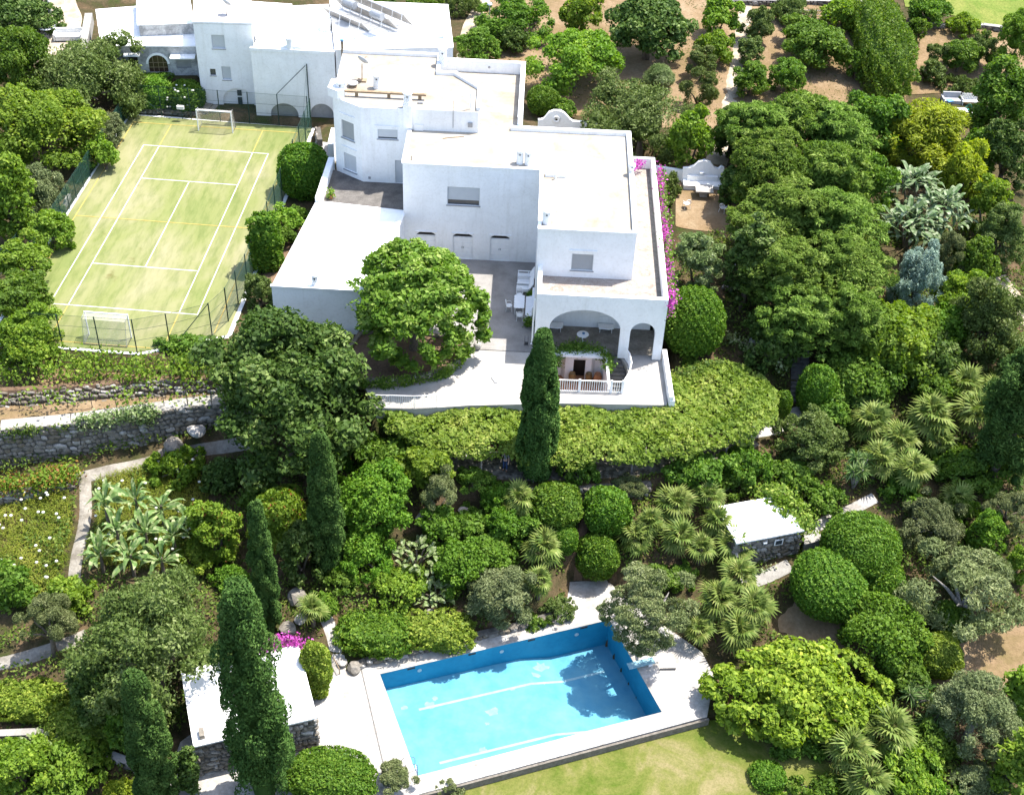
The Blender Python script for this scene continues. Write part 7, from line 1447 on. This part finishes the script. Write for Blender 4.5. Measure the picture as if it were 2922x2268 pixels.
leafy('trailing_plant', 'thin creeper along the left part of the long stone wall', 'climber', 'lf_ground', [(-5,-24.5,-1.5),(-2.5,-23.8,-1.5),(-.2,-23.1,-1.5)], (.3,.2,.4), 1000, .16, 8, .9)
leafy('flowering_hedge', 'green hedge with orange blossom over the low left wall', 'hedge', 'lf_redleaf', [(-7,-28.2,-3.7),(-4.2,-27.2,-3.65),(-1.6,-26.2,-3.7),(-.1,-25.4,-3.8)], (.9,.8,.5), 6500, .2, 9, .9)
leafy('trailing_plant', 'dark low growth at the foot of the clipped dome by the villa', 'shrub', 'lf_ground', [(40.6,-14,-.3),(42,-13.2,-.4),(44,-12.4,-.4)], (.5,.4,.4), 900, .18, 10)
leafy('trailing_plant', 'small leafy plant at the foot of the stone hut', 'shrub', 'lf_pale', [(45.6,-27.5,-6.1),(47.4,-26.9,-6.0)], (.5,.3,.4), 500, .16, 11)
leafy('climbing_plant', 'climbing vine over the right side of the hut roof', 'climber', 'lf_vine', [(46.2,-22.6,-3.1),(47.8,-22.7,-2.9),(48.8,-24.2,-3.0),(49.3,-25.4,-3.2)], (.75,.7,.45), 2600, .22, 12, .8)
leafy('potted_plant', 'small green plant at the near end of the white garden seat', 'plant', 'lf_broad', [VW(-.3,-.2,.3),VW(-.25,-.3,.45)], (.4,.4,.4), 420, .15, 13, stem=False)
leafy('potted_plant', 'small green plant at the far end of the white garden seat', 'plant', 'lf_broad', [VW(-.3,3.15,.3),VW(-.25,3.1,.45)], (.35,.35,.35), 320, .15, 14, stem=False)
leafy('potted_plant', 'green potted plant on the shaded balcony', 'plant', 'lf_bright', [VW(-16.2,10.4,3.8),VW(-16.2,10.45,4.05)], (.3,.3,.3), 260, .14, 15, stem=False)
leafy('bare_shrub', 'thin straggly shrub beside the dark steps', 'shrub', 'lf_pale', [(44.2,-9.4,.0),(45.8,-10.8,.2),(47.4,-11.4,.1),(48.3,-12.4,-.6)], (.5,.5,.4), 420, .2, 16)
# ---- vine rows on the terrace below the court
vt = empty('vine_trellis', (0,-19,-1.5), 0, 'vines trained on wires and thin posts below the court', 'trellis'); rg = np.random.default_rng(8); Pl = []
for j, (y0, sl) in enumerate([(-18.6,.12),(-20.0,.17),(-22.4,.24)]):
    for k in range(12):
        x = -7.5+k*1.6; y = y0+sl*(x+7)*.6; hh = 2.0-.25*j
        MB().tube([(x,y+19,-.1),(x,y+19,hh)], .028, 5).build('post', 'dark_iron', vt)
        if k < 11:
            for z in (hh*.55, hh*.98): MB().tube([(x,y+19,z),(x+1.6,y+19+sl*.96,z)], .009, 4).build('wire', 'dark_iron', vt)
        n = rg.integers(60,300) if j < 2 else rg.integers(5,70); q = rg.normal(size=(n,3))*np.array([.75,.4,.42])+np.array([x+rg.uniform(-.6,.6), y+19, hh*rg.uniform(.65,1.0)]); Pl.append(q)
for k in range(7): MB().tube([(-7.5+k*2.6,.7+k*.1,2.0),(-7.5+k*2.6,-1.6+k*.3,1.5)], .012, 4).build('wire', 'dark_iron', vt)
Pl = np.concatenate(Pl); link('foliage', quad_mesh('vine_leaves', 'lf_bright', leaves(rg, Pl, unit(rg.normal(size=Pl.shape)+np.array([0,-.3,1.0])), .21, .8, .5), rg.random(len(Pl))), vt)
# ---- lily beds: strap leaves with white flower heads
def lily_bed(name, label, poly, n, flowers, seed):
    rg = np.random.default_rng(seed); P = np.array(poly); X, Y = rg.uniform(P[:,0].min(), P[:,0].max(), n*3), rg.uniform(P[:,1].min(), P[:,1].max(), n*3); k = poly_sd(X, Y, poly) > 0; X, Y = X[k][:n], Y[k][:n]
    o0 = np.array([P[:,0].mean(), P[:,1].mean(), 0]); Z = H(X, Y); B = np.stack([X, Y, Z], 1)-o0; m = len(B); o = empty(name, tuple(o0), 0, label, 'flower bed', 'lily beds')
    a = rg.uniform(0, 6.283, m); d = np.stack([np.cos(a), np.sin(a), np.zeros(m)], 1); t = np.stack([-np.sin(a), np.cos(a), np.zeros(m)], 1)*.022; l = rg.uniform(.3,.55,(m,1)); up = np.array([0,0,1.0]); pat = (.5+.5*np.sin(X*1.3)*np.cos(Y*1.1))
    V = np.stack([B-t, B+d*l*.45+up*l*.75-t, B+d*l*.95+up*l*.62, B+d*l*.45+up*l*.75+t], 1); setp(link('foliage', quad_mesh('lily_leaves', 'lf_lily', V, np.clip(rg.random(m)*.6+pat*.4,0,1)), o), kind='stuff')
    fm = MB().lathe([(.0,-.07),(.08,-.05),(.115,.0),(.08,.06),(0,.08)], 9).mesh('flower_head', 'lf_white', True); sm = MB().tube([(0,0,0),(0,0,.75)], .012, 4).mesh('stalk', 'lf_lily')
    for i in rg.choice(m, flowers, replace=False): h = rg.uniform(.7,.95); f = link('flower_head', fm, o, tuple(B[i]+np.array([0,0,h])), (0,0,0), (1,1,.8)); link('stalk', sm, f, (0,0,-h/.8), (0,0,0), (1,1,h/.6*.75))
lily_bed('lily_bed', 'bed of strap leaves with white flower heads at the left edge', [(-7,-27.4),(-.2,-26.2),(1.0,-29),(1.4,-32),(.8,-34.5),(-6,-36)], 9000, 70, 1)
lily_bed('lily_bed', 'bed of strap leaves with white flower heads right of the junction of paths', [(1.6,-25),(4,-23.8),(7.5,-23),(9,-25),(10,-28),(8.5,-31.5),(3,-31.5),(2.4,-28)], 9000, 45, 2)
# ---- loose undergrowth filling the gaps between shrubs
rg = np.random.default_rng(77); n = 250000; X, Y = rg.uniform(-12,72,n), rg.uniform(-48,9,n); Z = H(X, Y); keep = (Y < -13) | ((X > 41) & ((Y < 2.5) | (X > 47.5))); keep &= ~((X > 46) & (X < 48.9) & (Y > -9.8) & (Y < -4) & (rg.random(n) < .8))
for poly in [PADS[0][0], PADS[1][0], PADS[4][0], PADS[8][0], PADS[9][0], PADS[5][0], [(47,-31),(49.5,-33),(56,-34.5),(62,-35),(64.5,-28),(60,-30.5),(55.5,-33),(50,-27.6)]]: keep &= poly_sd(X, Y, poly) < -.25
for ln, w in [([(-8,-27.2),(-.5,-25.3),(2.8,-24.0),(5,-22.9),(9,-21.6),(12,-21)],.8), ([(.6,-24.8),(1.6,-28),(2.0,-31.8),(2.3,-33)],.6), ([(45.6,-16.6),(47.8,-15.9),(49.4,-14.5),(52.4,-12.6)],1.1), ([(35.2,-23.4),(34.6,-25.5),(34.4,-27.3),(34.6,-28.6)],.4), ([(18.3,-33.2),(19.2,-34.4),(19.7,-35.8),(20.2,-37.4)],.6), ([(49.4,-24.2),(51.2,-22.9),(54.5,-20.9)],.6), ([(44.6,-28.4),(46.4,-27.9),(48.4,-26.7)],.7), ([(-3,-39.6),(1.8,-38.2),(4.2,-36.6)],.7), ([(22,-22.2),(30,-22.6),(36,-21.6),(42,-20),(46,-17.2)],1.3), ([(49.8,-8),(49.8,-13)],.9)]:
    for a, b in zip(ln, ln[1:]):
        ex, ey = b[0]-a[0], b[1]-a[1]; t = np.clip(((X-a[0])*ex+(Y-a[1])*ey)/(ex*ex+ey*ey),0,1); keep &= np.hypot(X-a[0]-t*ex, Y-a[1]-t*ey) > w
md = np.sin(X*.7+1.2*np.sin(Y*.6))+np.cos(Y*.8-X*.3)+.8*np.sin(X*1.9+Y*1.3)*np.cos(Y*1.7-X*.6)
keep &= (md+rg.normal(size=n)*.35) > -.75
X, Y, Z, md = X[keep], Y[keep], Z[keep], md[keep]; hgt = np.clip(md*.38+.25, .05, 1.1); P = np.stack([X, Y, Z+hgt*(1-rg.random(len(X))**2.5*.6)], 1)
setp(link('undergrowth', quad_mesh('undergrowth', 'lf_ground', leaves(rg, P, unit(rg.normal(size=P.shape)*.5+np.array([0,0,1])), .22, .5, .5), rg.random(len(X)))), 'low mixed undergrowth between the garden shrubs', 'ground cover', kind='stuff')
n = 9000; X, Y = rg.uniform(22,63,n), rg.uniform(19,45,n); k = poly_sd(X, Y, [(21,27),(30,20),(41,18),(46.5,17.5),(60,20),(63,29),(64,44),(46,46),(21,42)]) > 0; k &= np.abs(X-46.2-(Y-26)*.125) > 1.0; k &= (np.sin(X*.6)+np.cos(Y*.5+X*.2)) > .2; X, Y = X[k], Y[k]; P = np.stack([X, Y, H(X,Y)+.08], 1)
setp(link('orchard_weeds', quad_mesh('orchard_weeds', 'lf_ground', leaves(rg, P, unit(rg.normal(size=P.shape)*.4+np.array([0,0,1])), .2, .3, .7), rg.random(len(X)))), 'thin dry weeds on the orchard soil', 'ground cover', kind='stuff')
